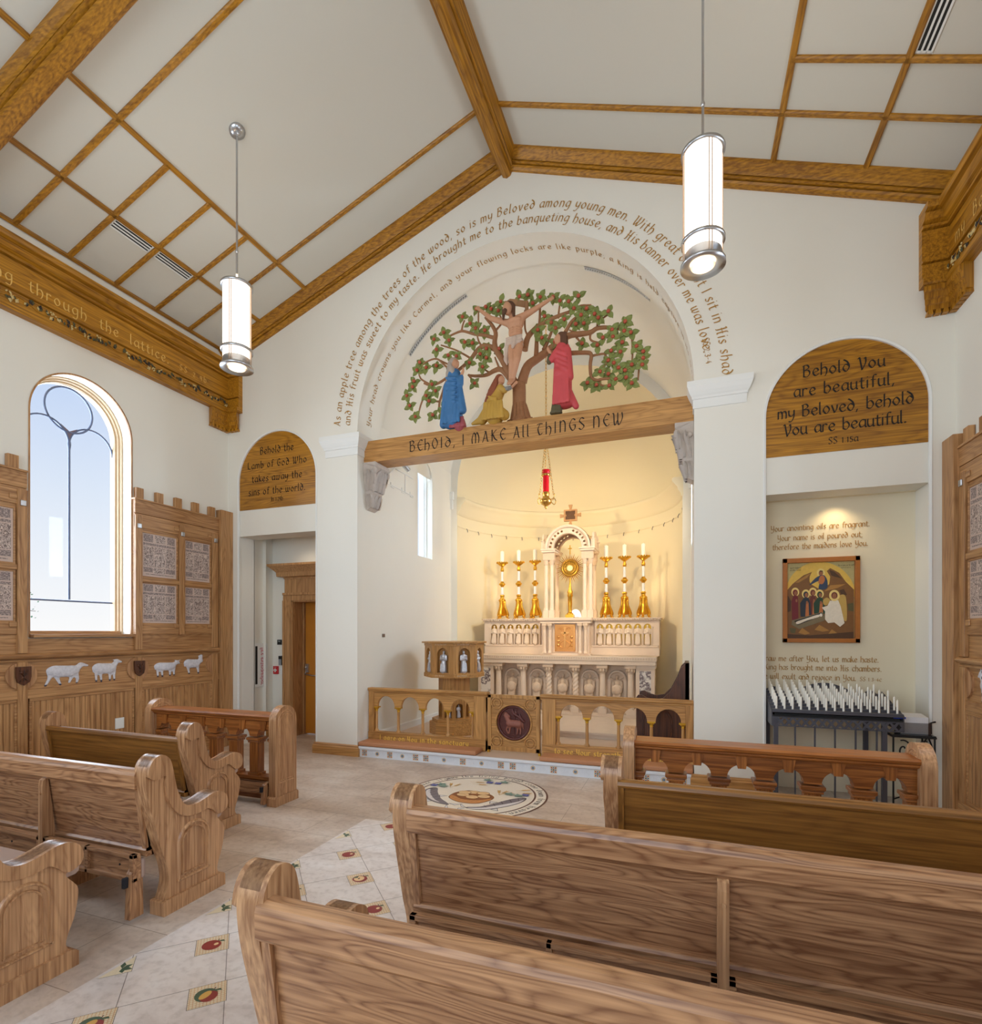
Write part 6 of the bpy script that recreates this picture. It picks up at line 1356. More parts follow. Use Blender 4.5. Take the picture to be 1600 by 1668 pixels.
# canopy over the monstrance
cn = thing('altar_canopy', 'pale stone arched canopy with clustered columns and gilded vault on top of the altar', 'canopy', (0, 3.55, 1.797))
for sx2 in (-1, 1):
    for y in (3.36, 3.76):
        for x in (.285, .385):
            c = MB(); c.box(sx2*x-.048, y-.048, 1.797, sx2*x+.048, y+.048, 1.93); c.lathe([(.044, 1.93), (.046, 1.945), (.038, 1.96), (.034, 1.97), (.031, 2.72)], (sx2*x, y, 0), 16)
            c = c.build('column', EM, cn); MB().lathe([(.031, 2.715), (.038, 2.72), (.034, 2.735), (.05, 2.79), (.05, 2.80)], (sx2*x, y, 0), 12).box(sx2*x-.05, y-.05, 2.80, sx2*x+.05, y+.05, 2.93).build('capital', M_STONE2, c)
    MB().box(sx2*.335-.12, 3.28, 2.93, sx2*.335+.12, 3.84, 2.965).box(sx2*.335-.135, 3.265, 2.965, sx2*.335+.135, 3.855, 2.99).build('entablature', EM, cn, bev=.004)
    for y in (3.33, 3.79):
        f_ = MB(); f_.box(sx2*.43-.032, y-.032, 2.99, sx2*.43+.032, y+.032, 3.12); f_.lathe([(.045, 3.12), (.045, 3.135), (.02, 3.145), (.018, 3.165), (.03, 3.18), (.016, 3.20), (.022, 3.215), (.006, 3.25), (.0, 3.26)], (sx2*.43, y, 0), 12); f_.build('finial', EM, cn)
for y0, y1 in ((3.29, 3.36), (3.76, 3.83)):
    o_ = arc(0, 2.99, .385, 0, PI, 36); i_ = arc(0, 2.99, .245, PI, 0, 36); hl = []
    for k in range(14):
        a = PI*(k+.5)/14; r = .305
        if abs(k-6.5) < 1: continue
        hl.append([(r*math.cos(a)+.024*math.cos(b), 2.99+r*math.sin(a)+.022*math.sin(b)) for b in [2*PI*j/6 for j in range(6)]])
    MB().prism(o_+i_, 'y', y0, y1, holes=hl).build('pierced_arch', EM, cn)
    m = MB(); m.loft([((.375*math.cos(a), y0, 2.99+.375*math.sin(a)), (math.cos(a), 0, math.sin(a)), (0, -1, 0)) for a in [PI*i/36 for i in range(37)]], [(-.03, 0), (-.03, .02), (0.0, .035), (.02, .03), (.02, 0)], sm=True)
    m.loft([((.255*math.cos(a), y0, 2.99+.255*math.sin(a)), (math.cos(a), 0, math.sin(a)), (0, -1, 0)) for a in [PI*i/36 for i in range(37)]], [(-.012, 0), (-.012, .015), (.014, .015), (.014, 0)], sm=True); m.build('arch_moulding', EM, cn)
m = MB(); strip(m, arc(0, 2.99, .403, 0, PI, 36), 3.33, 3.83, True); strip(m, arc(0, 2.99, .372, 0, PI, 36), 3.34, 3.78, True); m.build('gilded_vault', M_GOLD, cn)
for s in (-1, 1):
    MB().prism(arch_poly(3.44, 3.68, 2.99, 3.16, 14), 'x', s*.40, s*.44).build('side_gable', EM, cn, bev=.006)
# cross on the canopy
cr_ = thing('canopy_cross', 'carved wooden cross with square dark centre plaque standing on the altar canopy', 'cross', (0, 3.56, 3.397))
m = MB(); m.lathe([(.03, 3.397), (.03, 3.402), (.016, 3.406), (.022, 3.42), (.012, 3.43), (.012, 3.45)], (0, 3.56, 0), 12)
zc = 3.60
def flare(dx, dz):
    a = [(.018, 0), (.034, .115)]; ox, oz = dx*.085, dz*.085
    p = [(-.016, .07), (-.018, .12), (-.034, .185), (.034, .185), (.018, .12), (.016, .07)]
    return [(u*abs(dz)+v*dx, zc+v*dz+u*abs(dx)) for u, v in p]
for dx, dz in ((1, 0), (-1, 0), (0, 1), (0, -1)): m.prism(flare(dx, dz), 'y', 3.545, 3.575)
m.prism([(-.115, zc-.10), (.115, zc-.10), (.115, zc+.10), (-.115, zc+.10)], 'y', 3.535, 3.585, holes=[[(-.085, zc-.075), (.085, zc-.075), (.085, zc+.075), (-.085, zc+.075)]])
m.build('frame', plain('cross_oak', rgb(186, 138, 92), .5, noise=.15, nscale=25), cr_, bev=.003)
MB().box(-.088, 3.55, zc-.078, .088, 3.57, zc+.078).build('plaque', plain('dark_relief', rgb(92, 58, 28), .5, noise=.7, nscale=70, bump=.8), cr_)
# monstrance
mo = thing('monstrance', 'gold sunburst monstrance standing under the altar canopy', 'monstrance', (0, 3.52, 1.797))
MB().box(-.07, 3.45, 1.797, .07, 3.59, 1.86).lathe([(.06, 1.86), (.062, 1.875), (.04, 1.89), (.03, 1.92), (.034, 2.0), (.038, 2.05), (.036, 2.16), (.05, 2.19), (.042, 2.22), (.05, 2.25), (.032, 2.29), (.02, 2.36), (.014, 2.42), (.014, 2.5)], (0, 3.52, 0), 16).build('stem', M_GOLD, mo)
zc = 2.67; m = MB()
for k in range(40):
    a = 2*PI*k/40; r1 = .272 if k % 2 == 0 else .235; c, s_ = math.cos(a), math.sin(a); w_ = .0125
    m.add([(c*.125-s_*w_, 3.515, zc+s_*.125+c*w_), (c*r1, 3.52, zc+s_*r1), (c*.125+s_*w_, 3.515, zc+s_*.125-c*w_), (c*.125, 3.505, zc+s_*.125)], [(0, 1, 3), (1, 2, 3), (0, 1, 2)])
m.build('rays', plain('ray_gold', rgb(186, 132, 34), .4, metal=.35), mo)
m = MB(); ring(m, 0, zc, .135, .022, 3.52, .03); ring(m, 0, zc, .095, .014, 3.515, .028); m.prism(arc(0, zc, .14, 0, 2*PI, 32)[:-1], 'y', 3.512, 3.53)
for k in range(16): a = 2*PI*k/16; m.ell((.115*math.cos(a), 3.495, zc+.115*math.sin(a)), .011, U=8, V=5)
for k in range(12): a = 2*PI*k/12; m.ell((.075*math.cos(a), 3.497, zc+.075*math.sin(a)), (.013, .008, .013), U=8, V=5)
m.build('sun_disc', plain('antique_gold', rgb(196, 150, 60), .35, metal=.9, noise=.4, nscale=50), mo)
m = MB(); m.prism(arc(0, zc, .05, 0, 2*PI, 24)[:-1], 'y', 3.495, 3.512); m.build('lunette', plain('pale_host', rgb(244, 226, 170), .4), mo); m = MB(); m.box(-.008, 3.512, zc+.24, .008, 3.528, zc+.40).box(-.035, 3.512, zc+.335, .035, 3.528, zc+.352); m.build('cross_finial', M_GOLD, mo)
# six tall altar candlesticks
def candlestick():
    t = thing('altar_candlestick', '', 'candlestick', (0, 0, 0), 'tall candlesticks of the altar')
    b = MB()
    for k in range(3):
        a = 2*PI*k/3-PI/2; c, s_ = math.cos(a), math.sin(a)
        pts = [(.03, .34), (.05, .31), (.045, .27), (.055, .20), (.085, .13), (.105, .07), (.085, .045), (.105, .03)]
        b.tube([(c*r, s_*r, z) for r, z in crom(pts, 3)], [.016+.012*math.sin(PI*i/21) for i in range(22)], 8)
        b.ell((c*.11, s_*.11, .016), (.026, .026, .0155), U=8, V=5)
        q = a+PI/3; b.add([(math.cos(a)*.05, math.sin(a)*.05, .30), (math.cos(a+2*PI/3)*.05, math.sin(a+2*PI/3)*.05, .30), (math.cos(a+2*PI/3)*.095, math.sin(a+2*PI/3)*.095, .07), (math.cos(q)*.04, math.sin(q)*.04, .05), (math.cos(a)*.095, math.sin(a)*.095, .07)], [(0, 1, 2, 3, 4)])
    b.lathe([(.045, .30), (.06, .32), (.066, .345), (.05, .36), (.034, .375), (.034, .40), (.042, .41), (.042, .43), (.03, .44)], segs=16)
    b.build('base', M_GOLD, t, local=True)
    MB().lathe([(.025, .44), (.023, .585)], segs=14).build('shaft', M_MARBLE, t, local=True); MB().lathe([(.023, .68), (.021, .865)], segs=14).build('shaft', M_MARBLE, t, local=True)
    MB().lathe([(.024, .58), (.03, .59), (.034, .60), (.058, .625), (.058, .64), (.034, .66), (.028, .68), (.024, .685)], segs=18).build('knop', M_GOLD, t, local=True); MB().lathe([(.022, .86), (.03, .87), (.032, .91), (.024, .925), (.022, .95), (.03, .96)], segs=16).build('knop', M_GOLD, t, local=True)
    c = MB().lathe([(.02, .955), (.045, .97), (.085, 1.0), (.095, 1.02), (.088, 1.015), (.03, .995), (0, .995)], segs=24)
    for k in range(14): a = 2*PI*k/14; c.ell((.094*math.cos(a), .094*math.sin(a), 1.022), (.016, .016, .018), U=6, V=4)
    c.build('drip_pan', M_GOLD, t, local=True)
    return t
ac = MB().lathe([(.034, 0), (.034, .22), (.028, .232), (.004, .235), (.004, .25), (0, .25)], segs=16)
cs0 = candlestick(); cd0 = ac.build('altar_candle', M_WAX)
names = ['outermost left', 'middle left', 'innermost left', 'innermost right', 'middle right', 'outermost right']
sides = ['farthest left of the canopy', 'second left of the canopy', 'nearest the canopy on its left', 'nearest the canopy on its right', 'second right of the canopy', 'farthest right of the canopy']
for k, x in enumerate((-1.245, -.93, -.625, .625, .93, 1.235)):
    c = cs0 if k == 0 else copy_tree(cs0)
    c.location = (x, 3.50, 1.792); c['label'] = 'tall gilded tripod candlestick with marble shaft, '+sides[k]; c['group'] = 'tall candlesticks of the altar'
    d = cd0 if k == 0 else cd0.copy()
    if k: col.objects.link(d)
    d.location = (x, 3.50, 1.792+1.0); tag(d, 'thick white candle on the gilded candlestick '+sides[k], 'candle', 'thick altar candles')
# ------------------------------------------------------------------ ambo
am = thing('ambo', 'octagonal oak ambo with silver statuettes in arched niches, behind left communion rail', 'lectern', (-1.2, 1.25, SAN))
AX, AYc = -1.2, 1.25
def octa(a, cx_=AX, cy_=AYc): return [(cx_+a/math.cos(PI/8)*math.cos(PI/8+PI/4*k), cy_+a/math.cos(PI/8)*math.sin(PI/8+PI/4*k)) for k in range(8)]
MB().prism(octa(.325), 'z', SAN, .30).prism(octa(.29), 'z', .30, .345).build('base', LO['x'], am, bev=.012)
def octbody(name, a, z0, z1, n0, n1, rr, faces=range(8), depth=.07):
    """octagonal drum whose faces carry arched niches"""
    m = MB(); hw = a*math.tan(PI/8)
    for k in range(8):
        th = PI/4*k; nx, ny = math.cos(th), math.sin(th); tx, ty = -ny, nx
        def F(u, z, d=0): return (AX+nx*(a-d)+tx*u, AYc+ny*(a-d)+ty*u, z)
        out = [(-hw, z0), (hw, z0), (hw, z1), (-hw, z1)]
        if k in faces:
            h = arch_poly(-rr, rr, n0, n1-rr, 14); L_ = [out, h]; fl = out+h
            tr = tessellate_polygon([[Vector((p[0], p[1], 0)) for p in l] for l in L_]); m.add([F(*p) for p in fl], [tuple(q) for q in tr])
            n = len(h); m.add([F(*p) for p in h]+[F(p[0], p[1], depth) for p in h], [(i, (i+1) % n, (i+1) % n+n, i+n) for i in range(n)]); m.add([F(p[0], p[1], depth) for p in h], [tuple(range(n))])
        else: m.add([F(*p) for p in out], [(0, 1, 2, 3)])
    o_ = octa(a); m.add([(x, y, z1) for x, y in o_], [tuple(range(8))]); m.add([(x, y, z0) for x, y in o_], [tuple(range(8))])
    return m.build(name, LO['z'], am)
octbody('pedestal', .205, .345, .94, .36, .56, .055, (0, 6, 7, 5)); 
octbody('drum', .385, .955, 1.40, 1.0, 1.335, .085, (4, 5, 6, 7, 0))
MB().prism(octa(.395), 'z', .93, .985).prism(octa(.392), 'z', 1.365, 1.40).prism(octa(.425), 'z', 1.40, 1.422).build('mouldings', LO['x'], am, bev=.004)
M_SILV = plain('silver_leaf', rgb(206, 206, 212), .35, metal=.5, noise=.25, nscale=60)
sv = saint.copy(); sv.materials.clear(); sv.materials.append(M_SILV)
for k in (4, 5, 6, 7, 0):
    th = PI/4*k; o = put('statuette', sv, am, (AX+.35*math.cos(th), AYc+.35*math.sin(th), 1.0), .92); o.rotation_euler = (0, 0, th+PI/2)
for k in (6, 7):
    th = PI/4*k; o = put('statuette', sv, am, (AX+.165*math.cos(th), AYc+.165*math.sin(th), .362), .55); o.rotation_euler = (0, 0, th+PI/2)
m = MB(); hw = .385*math.tan(PI/8)
for k, tx_ in ((6, 'Miserere'), (7, 'Alleluia')):
    th = PI/4*k; nx, ny = math.cos(th), math.sin(th)
    for z in (1.375, .952):
        wd_ = text_width('ave maria', .12, .5)*.018
        letters(m, 'ave maria' if z < 1 else 'in verbo tuo', .016, lambda u, v: (AX+nx*.398-ny*(u-.11), AYc+ny*.398+nx*(u-.11), z+v), gap=.2, space=.6, nib=.22, n=2)
m.build('lettering', plain('pale_inlay', rgb(226, 206, 176), .5), am)
# ------------------------------------------------------------------ sanctuary lamp hanging from the vault
sl = thing('sanctuary_lamp', 'hanging brass sanctuary lamp with tall red glass, on chains before the altar', 'hanging lamp', (0, 1.8, 3.32))
def chain(mb, p, q, lk=.045, r=.004):
    p, q = Vector(p), Vector(q); n = max(2, int((q-p).length/lk)); d = (q-p)/n; u = d.normalized(); a = u.orthogonal().normalized(); b = u.cross(a)
    for i in range(n):
        c = p+d*(i+.5); e = a if i % 2 else b
        mb.tube([c+u*lk*.62*math.cos(t_)+e*.011*math.sin(t_) for t_ in [2*PI*j/8 for j in range(9)]], r, 5)
m = MB(); chain(m, (0, 1.8, 6.01), (0, 1.8, 4.36), .05); m.build('chain', M_BRASS, sl)
m = MB()
for k in range(3): a = PI/2+2*PI*k/3+.4; chain(m, (0, 1.8, 4.36), (.115*math.cos(a), 1.8+.115*math.sin(a), 3.52), .04, .003)
m.build('hanger', M_BRASS, sl)
g = MB().lathe([(.044, 3.55), (.044, 3.80), (.056, 3.86), (.058, 3.89), (.052, 3.89), (.04, 3.80), (.04, 3.56), (0, 3.556)], (0, 1.8, 0), 20)
rg = plain('red_glass', rgb(206, 20, 40), .08, spec=.6, emit=rgb(220, 20, 30), es=.25); g.build('red_glass', rg, sl)
MB().lathe([(.05, 3.80), (.06, 3.80), (.06, 3.83), (.05, 3.83)], (0, 1.8, 0), 20, cp=False).build('collar', M_BRASS, sl)
m = MB().lathe([(0, 3.325), (.012, 3.33), (.018, 3.345), (.01, 3.36), (.03, 3.375), (.07, 3.40), (.085, 3.43), (.08, 3.46), (.05, 3.49), (.045, 3.52), (.055, 3.555), (.046, 3.57)], (0, 1.8, 0), 20)
for k in range(3):
    a = PI/2+2*PI*k/3+.4; c, s_ = math.cos(a), math.sin(a)
    m.tube([(c*r, 1.8+s_*r, z) for r, z in crom([(.08, 3.42), (.125, 3.38), (.15, 3.42), (.125, 3.47), (.10, 3.44)], 4)], .006, 6); m.tube([(c*r, 1.8+s_*r, z) for r, z in crom([(.08, 3.46), (.12, 3.48), (.13, 3.53), (.11, 3.53)], 4)], .005, 6)
m.build('brass_frame', M_BRASS, sl)
# ------------------------------------------------------------------ presider's chair
ch = thing('presider_chair', 'dark carved wooden armchair behind right communion rail', 'chair', (1.66, 1.05, SAN))
prof = [(1.34, .78), (1.36, .81), (1.40, .815), (1.46, .78), (1.55, .76), (1.64, .78), (1.72, .86), (1.79, 1.0), (1.84, 1.14), (1.90, 1.20), (1.93, 1.20), (1.93, .17), (1.34, .17)]
for y in (.84, 1.32):
    p = MB().prism(prof, 'y', y-.02, y+.02).build('side_panel', WALNUT, ch, bev=.006)
    m = MB(); ring_pts = arch_poly(1.42, 1.74, .22, .5, 16); m.loft([((a, y-.022, b), (0, 0, 0), (0, -1, 0)) for a, b in ring_pts], [(0, 0), (0, .01)]) if False else None
    fr_ = [((1.42, y-.02, .2), (-1, 0, 0), (0, -1, 0))]+[((1.58+.16*math.cos(a), y-.02, .50+.16*math.sin(a)), (math.cos(a), 0, math.sin(a)), (0, -1, 0)) for a in [PI-PI*i/20 for i in range(21)]]+[((1.74, y-.02, .2), (1, 0, 0), (0, -1, 0))]
    m.loft(fr_, [(-.012, 0), (-.008, .012), (.008, .012), (.012, 0)]); m.build('arch_moulding', WALNUT, p)
MB().box(1.88, .82, .17, 1.93, 1.34, 1.20).build('back', WALNUT, ch, bev=.006); MB().box(1.36, .86, .42, 1.88, 1.30, .50).build('seat', WALNUT, ch, bev=.01); MB().box(1.34, .82, SAN, 1.93, 1.34, .175).build('foot_plinth', WALNUT, ch, bev=.008)
# small track spotlight and wall plate on the left sanctuary wall
o = MB().box(-RA+.001, .575, 1.485, -RA+.012, .635, 1.53); tag(o.build('wall_plate', plain('bronze_plate', rgb(120, 96, 78), .5), bev=.003), 'small square bronze plate on left sanctuary wall above the rail', 'wall plate')
def track(lab, s):
    t = thing('spotlight', lab, 'spotlight', (s*(RA-.15), .85, 3.90))
    X = s*(RA-.004); m = MB(); m.tube([(X, .75, 3.74), (X-s*.05, .85, 3.86), (X-s*.11, .92, 3.90)], .008, 6); m.tube([(X-s*.11, .92, 3.90), (X-s*.11, .92, 3.90)], .01, 6) if False else None; m.build('arm', M_TRIM, t)
    h = MB().tube([(X-s*.12, .88, 3.93), (X-s*.17, 1.0, 3.84)], .034, 12); h.build('head', M_STEEL, t)
    l_ = MB().tube([(X-s*.17, 1.0, 3.84), (X-s*.171, 1.002, 3.8385)], .03, 12); l_.build('lens', plain('lit_lens', rgb(255, 244, 220), .3, emit=rgb(255, 240, 214), es=6), t)
track('small lit spotlight on left sanctuary wall under the beam end', -1)
m = MB()
for z in (3.86, 3.60): m.tube([(-RA+.006, .62, z), (-RA+.006, 1.45, z)], .006, 6)
m.tube([(-RA+.006, 1.2, 3.86), (-RA+.006, 1.2, 3.60)], .005, 6)
for y in (.8, 1.1, 1.35): m.tube([(-RA+.006, y, 3.60), (-RA+.006, y, 3.64)], .006, 6); m.tube([(-RA+.006, y, 3.575), (-RA+.006, y+.09, 3.575)], .005, 5)
tag(m.build('picture_rail', M_TRIM), 'thin pale metal hanging rail fixed high on left sanctuary wall', 'rail')
for k in range(16):
    a = math.radians(170-k*160/15); c, s_ = math.cos(a), math.sin(a); r = RP-.02
    o = MB().tube([(c*r, AY+s_*r, 3.41), (c*(r-.02), AY+s_*(r-.02), 3.37), (c*(r-.02), AY+s_*(r-.02), 3.345)], .006, 6).build('hanging_hook', M_IRON); tag(o, 'tiny hook on the thin rail around the apse wall', 'hook', 'hooks along the apse rail')

up = thing('uplight_lamp', 'small white round lamp glowing behind monstrance on the altar top', 'lamp', (.06, 3.78, 1.797))
MB().lathe([(.10, 1.797), (.11, 1.80), (.11, 1.815), (.10, 1.82)], (.06, 3.72, 0), 24).build('base', M_TRIM, up)
MB().lathe([(.10*math.cos(q), 1.82+.14*math.sin(q)) for q in [PI/2*i/10 for i in range(11)]], (.06, 3.72, 0), 24).build('globe', plain('lit_globe', rgb(255, 250, 240), .4, emit=rgb(255, 246, 230), es=1.0), up)
# ------------------------------------------------------------------ floor mosaic medallion
MX = {k: plain('mosaic_'+k, rgb(*v), .45, noise=.10, nscale=90) for k, v in dict(ground=(232, 220, 202), brown=(96, 60, 50), grey=(120, 112, 118), pale=(214, 208, 206), dark=(66, 58, 62), bread=(226, 190, 140), basket=(196, 134, 78), basketd=(140, 84, 46), wheat=(206, 160, 80), leaf=(120, 146, 132), grape=(92, 96, 158), red=(140, 48, 44), green=(70, 92, 70), cream=(224, 208, 176)).items()}
xk = list(MX)
class Inlay:
    def __init__(s, ox, oy): s.m = MB(); s.o = (ox, oy); s.k = 0
    def poly(s, c, pts, smooth=False):
        s.k += 1
        if smooth: pts = crom(list(pts)+[pts[0]], 4)[:-1]
        tr = tessellate_polygon([[Vector((a, b, 0)) for a, b in pts]])
        s.m.add([(s.o[0]+a, s.o[1]+b, .0018+s.k*.00004) for a, b in pts], [tuple(t) for t in tr], xk.index(c))
    def disc(s, c, x, y, r, ry=None, n=40): s.poly(c, [(x+r*math.cos(2*PI*i/n), y+(ry or r)*math.sin(2*PI*i/n)) for i in range(n)])
    def line(s, c, pts, w_=.006, smooth=True):
        P_ = crom(pts, 4) if smooth and len(pts) > 2 else pts; s.k += 1
        for a, b in zip(P_[:-1], P_[1:]):
            d = Vector((b[0]-a[0], b[1]-a[1])); 
            if d.length < 1e-6: continue
            nrm = Vector((-d.y, d.x)).normalized()*w_/2
            s.m.add([(s.o[0]+p[0]+q*nrm.x, s.o[1]+p[1]+q*nrm.y, .0018+s.k*.00004) for p, q in ((a, -1), (a, 1), (b, 1), (b, -1))], [(0, 1, 2, 3)], xk.index(c))
I = Inlay(0, -.95)
I.disc('brown', 0, 0, .69, n=72); I.disc('ground', 0, 0, .672, n=72); I.disc('brown', 0, 0, .578, n=72); I.disc('ground', 0, 0, .56, n=72)
def fish(out, body, fins, stripes):
    I.poly('dark', out, True); c = (sum(p[0] for p in out)/len(out), sum(p[1] for p in out)/len(out))
    I.poly('grey', [(c[0]+(p[0]-c[0])*.95, c[1]+(p[1]-c[1])*.93) for p in out], True); I.poly('pale', body, True)
    for f in fins: I.poly('dark', f); I.poly('pale', [(sum(q[0] for q in f)/3+(p[0]-sum(q[0] for q in f)/3)*.75, sum(q[1] for q in f)/3+(p[1]-sum(q[1] for q in f)/3)*.75) for p in f])
    for st in stripes: I.line('dark', st, .007)
fish([(-.52, -.04), (-.49, .06), (-.43, .06), (-.37, -.06), (-.26, -.22), (-.14, -.33), (-.12, -.37), (-.22, -.36), (-.34, -.30), (-.45, -.18)], [(-.50, -.04), (-.48, -.0), (-.42, -.12), (-.30, -.27), (-.22, -.33), (-.33, -.28), (-.44, -.17)],
     [[(-.14, -.33), (.0, -.30), (-.06, -.36)], [(-.14, -.35), (-.07, -.47), (-.12, -.45)], [(-.32, -.13), (-.23, -.13), (-.29, -.19)], [(-.38, -.27), (-.36, -.37), (-.30, -.32)]],
     [[(-.44, .02), (-.47, -.06)], [(-.40, -.04), (-.44, -.10)], [(-.36, -.10), (-.40, -.17)], [(-.31, -.17), (-.35, -.23)], [(-.26, -.23), (-.29, -.28)]])
fish([(.05, -.38), (.16, -.33), (.26, -.19), (.37, -.02), (.47, .06), (.50, .0), (.47, -.12), (.38, -.26), (.26, -.37), (.14, -.41)], [(.08, -.39), (.20, -.34), (.32, -.22), (.44, -.08), (.48, -.0), (.46, -.11), (.37, -.25), (.25, -.36), (.14, -.40)],
     [[(.06, -.38), (-.03, -.30), (.01, -.38)], [(.06, -.39), (.01, -.49), (.0, -.42)], [(.22, -.22), (.20, -.15), (.28, -.15)], [(.33, -.31), (.36, -.38), (.28, -.36)]],
     [[(.42, .02), (.45, -.06)], [(.36, -.05), (.40, -.12)], [(.30, -.12), (.34, -.19)], [(.25, -.20), (.29, -.26)], [(.19, -.28), (.23, -.32)]])
I.disc('dark', .465, .02, .008, n=10); I.disc('dark', -.475, .025, .008, n=10)
I.poly('basketd', [(-.22, -.10), (-.19, -.19), (-.06, -.27), (.10, -.26), (.19, -.15), (.20, -.03), (.10, .06), (-.08, .10), (-.19, .02)], True); I.poly('basket', [(-.21, -.11), (-.18, -.19), (-.06, -.26), (.09, -.25), (.18, -.15), (.185, -.08), (.09, -.16), (-.06, -.18), (-.17, -.11)], True)
for k in range(9): x = -.17+k*.042; I.line('basketd', [(x, -.15-.07*math.sin(PI*(k+1)/10)), (x+.02, -.11-.07*math.sin(PI*(k+1)/10))], .004, False)
for x, y in ((-.11, -.05), (.0, -.09), (.10, -.04), (-.04, .05), (.06, .05), (-.12, .02)): I.disc('basketd', x, y, .066, .05, 20); I.disc('bread', x, y, .06, .045, 20); I.line('basket', [(x-.03, y-.01), (x, y+.012), (x+.035, y-.004)], .005)
def wheat(x, y, a, n=6):
    c, s_ = math.cos(a), math.sin(a); I.line('wheat', [(x, y), (x+c*.12, y+s_*.12)], .004, False)
    for k in range(n):
        for q in (-1, 1):
            o = (x+c*(.06+k*.014), y+s_*(.06+k*.014)); b = a+q*.6; I.line('wheat', [o, (o[0]+math.cos(b)*.026, o[1]+math.sin(b)*.026)], .006, False)
for x, y, a in ((-.32, .12, 1.9), (-.32, .12, 1.2), (.22, .05, 1.9), (.22, .05, 1.3), (.22, .05, .8), (-.2, .36, .2), (-.15, .30, .1), (.33, .22, .5), (.36, .15, .3)): wheat(x, y, a)
for x, y in ((-.50, .13), (.09, .40), (.46, .12), (-.0, .40)):
    for k in range(9): I.disc('grape', x+(k % 3-1)*.022, y+(k//3-1)*.02, .013, n=8)
for x, y, a in ((-.40, .13, .2), (-.05, .48, 2.8), (.14, .46, .4), (.31, .10, .3), (-.44, .18, 1.0), (.40, .08, -.6)):
    I.poly('leaf', [(x+.055*r_*math.cos(a+2*PI*i/10), y+.042*r_*math.sin(a+2*PI*i/10)) for i, r_ in zip(range(10), (1.2, .6)*5)])
s_ = 'I am the living bread come down from heaven, who eats this bread will live forever. I give '
R_ = .602; sz = .040; gp = (2*PI*R_/sz-text_width(s_, 0, 0))/(len(s_.replace(' ', ''))+s_.count(' ')*2.2)
letters(I.m, s_, sz, lambda u, v: ((R_+v)*math.cos(PI*.82-u/R_), -.95+(R_+v)*math.sin(PI*.82-u/R_), .0022+.0012), gap=gp, space=gp*3.2, nib=.2, mi=xk.index('dark'), n=2)
tag(I.m.build('floor_medallion', [MX[k] for k in xk]), 'round floor mosaic of two fish and a basket of loaves before the altar step', 'floor mosaic')
# apple insets of the aisle paving
aisle = bpy.data.objects['floor_aisle']
def inset(x, y, kind, half=0):
    I = Inlay(x, y); q = .072 if kind != 'leaf' else .06; rt = .7071
    corners = [(0, q*1.414), (q*1.414, 0), (0, -q*1.414), (-q*1.414, 0)]
    if half: corners = [(0, q*1.5), (q*1.5, 0), (0, -q*1.5)]
    I.poly('dark', [(a*1.03, b*1.03) for a, b in corners]); I.poly('cream', corners)
    for k in range(-5, 6):
        t_ = k/5.5*q*1.414/2; L_ = q*.7
        if not half:
            I.line('basket', [((-q+t_)*rt*0+t_*1.0-L_, t_*1.0+L_) if False else (t_-q*.707, t_+q*.707), (t_+q*.707, t_-q*.707)], .0016, False); I.line('basket', [(t_-q*.707, -t_-q*.707), (t_+q*.707, -t_+q*.707)], .0016, False)
    if kind == 'apple': I.disc('red', 0, -.006, .045, .042, 24); I.disc('bread', .014, .010, .010, .012, 10)
    elif kind == 'half': I.disc('red', 0, -.006, .047, .043, 24); I.disc('bread', -.006, -.004, .032, .033, 20); I.disc('dark', -.008, -.004, .006, .010, 8); I.poly('green', [(-.05, -.02), (-.03, .03), (-.02, 0)])
    elif kind == 'core': I.disc('green', -.004, -.004, .047, .043, 24); I.disc('red', .014, -.006, .034, .036, 20); I.disc('wheat', -.006, -.006, .018, .030, 14)
    else:
        for k, (a, r_) in enumerate(((.3, .05), (1.2, .045), (2.3, .05), (-.6, .04))): I.poly('green', [(.03, 0), (.03+r_*.5*math.cos(a)-.012*math.sin(a), r_*.5*math.sin(a)+.012*math.cos(a)), (.03+r_*math.cos(a), r_*math.sin(a)), (.03+r_*.5*math.cos(a)+.012*math.sin(a), r_*.5*math.sin(a)-.012*math.cos(a))])
    if kind != 'leaf': I.poly('green', [(0, .034), (.018, .052), (.034, .046), (.018, .036)]); I.line('dark', [(0, .034), (-.006, .05)], .004, False)
    o = I.m.build('mosaic_inset', [MX[k] for k in xk], aisle); return o
kinds = ['apple', 'half', 'core']
for j, y in enumerate((-1.955, -2.525, -3.095, -3.665, -4.235)):
    inset(-.325, y, 'core' if j == 4 else kinds[j % 2 and 0]); inset(.245, y, kinds[(j+1) % 3])
for j, y in enumerate((-2.24, -2.81, -3.38, -3.95, -4.52)):
    inset(-.04, y, 'core' if j == 3 else kinds[(j*2+1) % 3] if j != 1 else 'half'); inset(-.59, y, 'leaf', 1); inset(.53, y, 'apple')
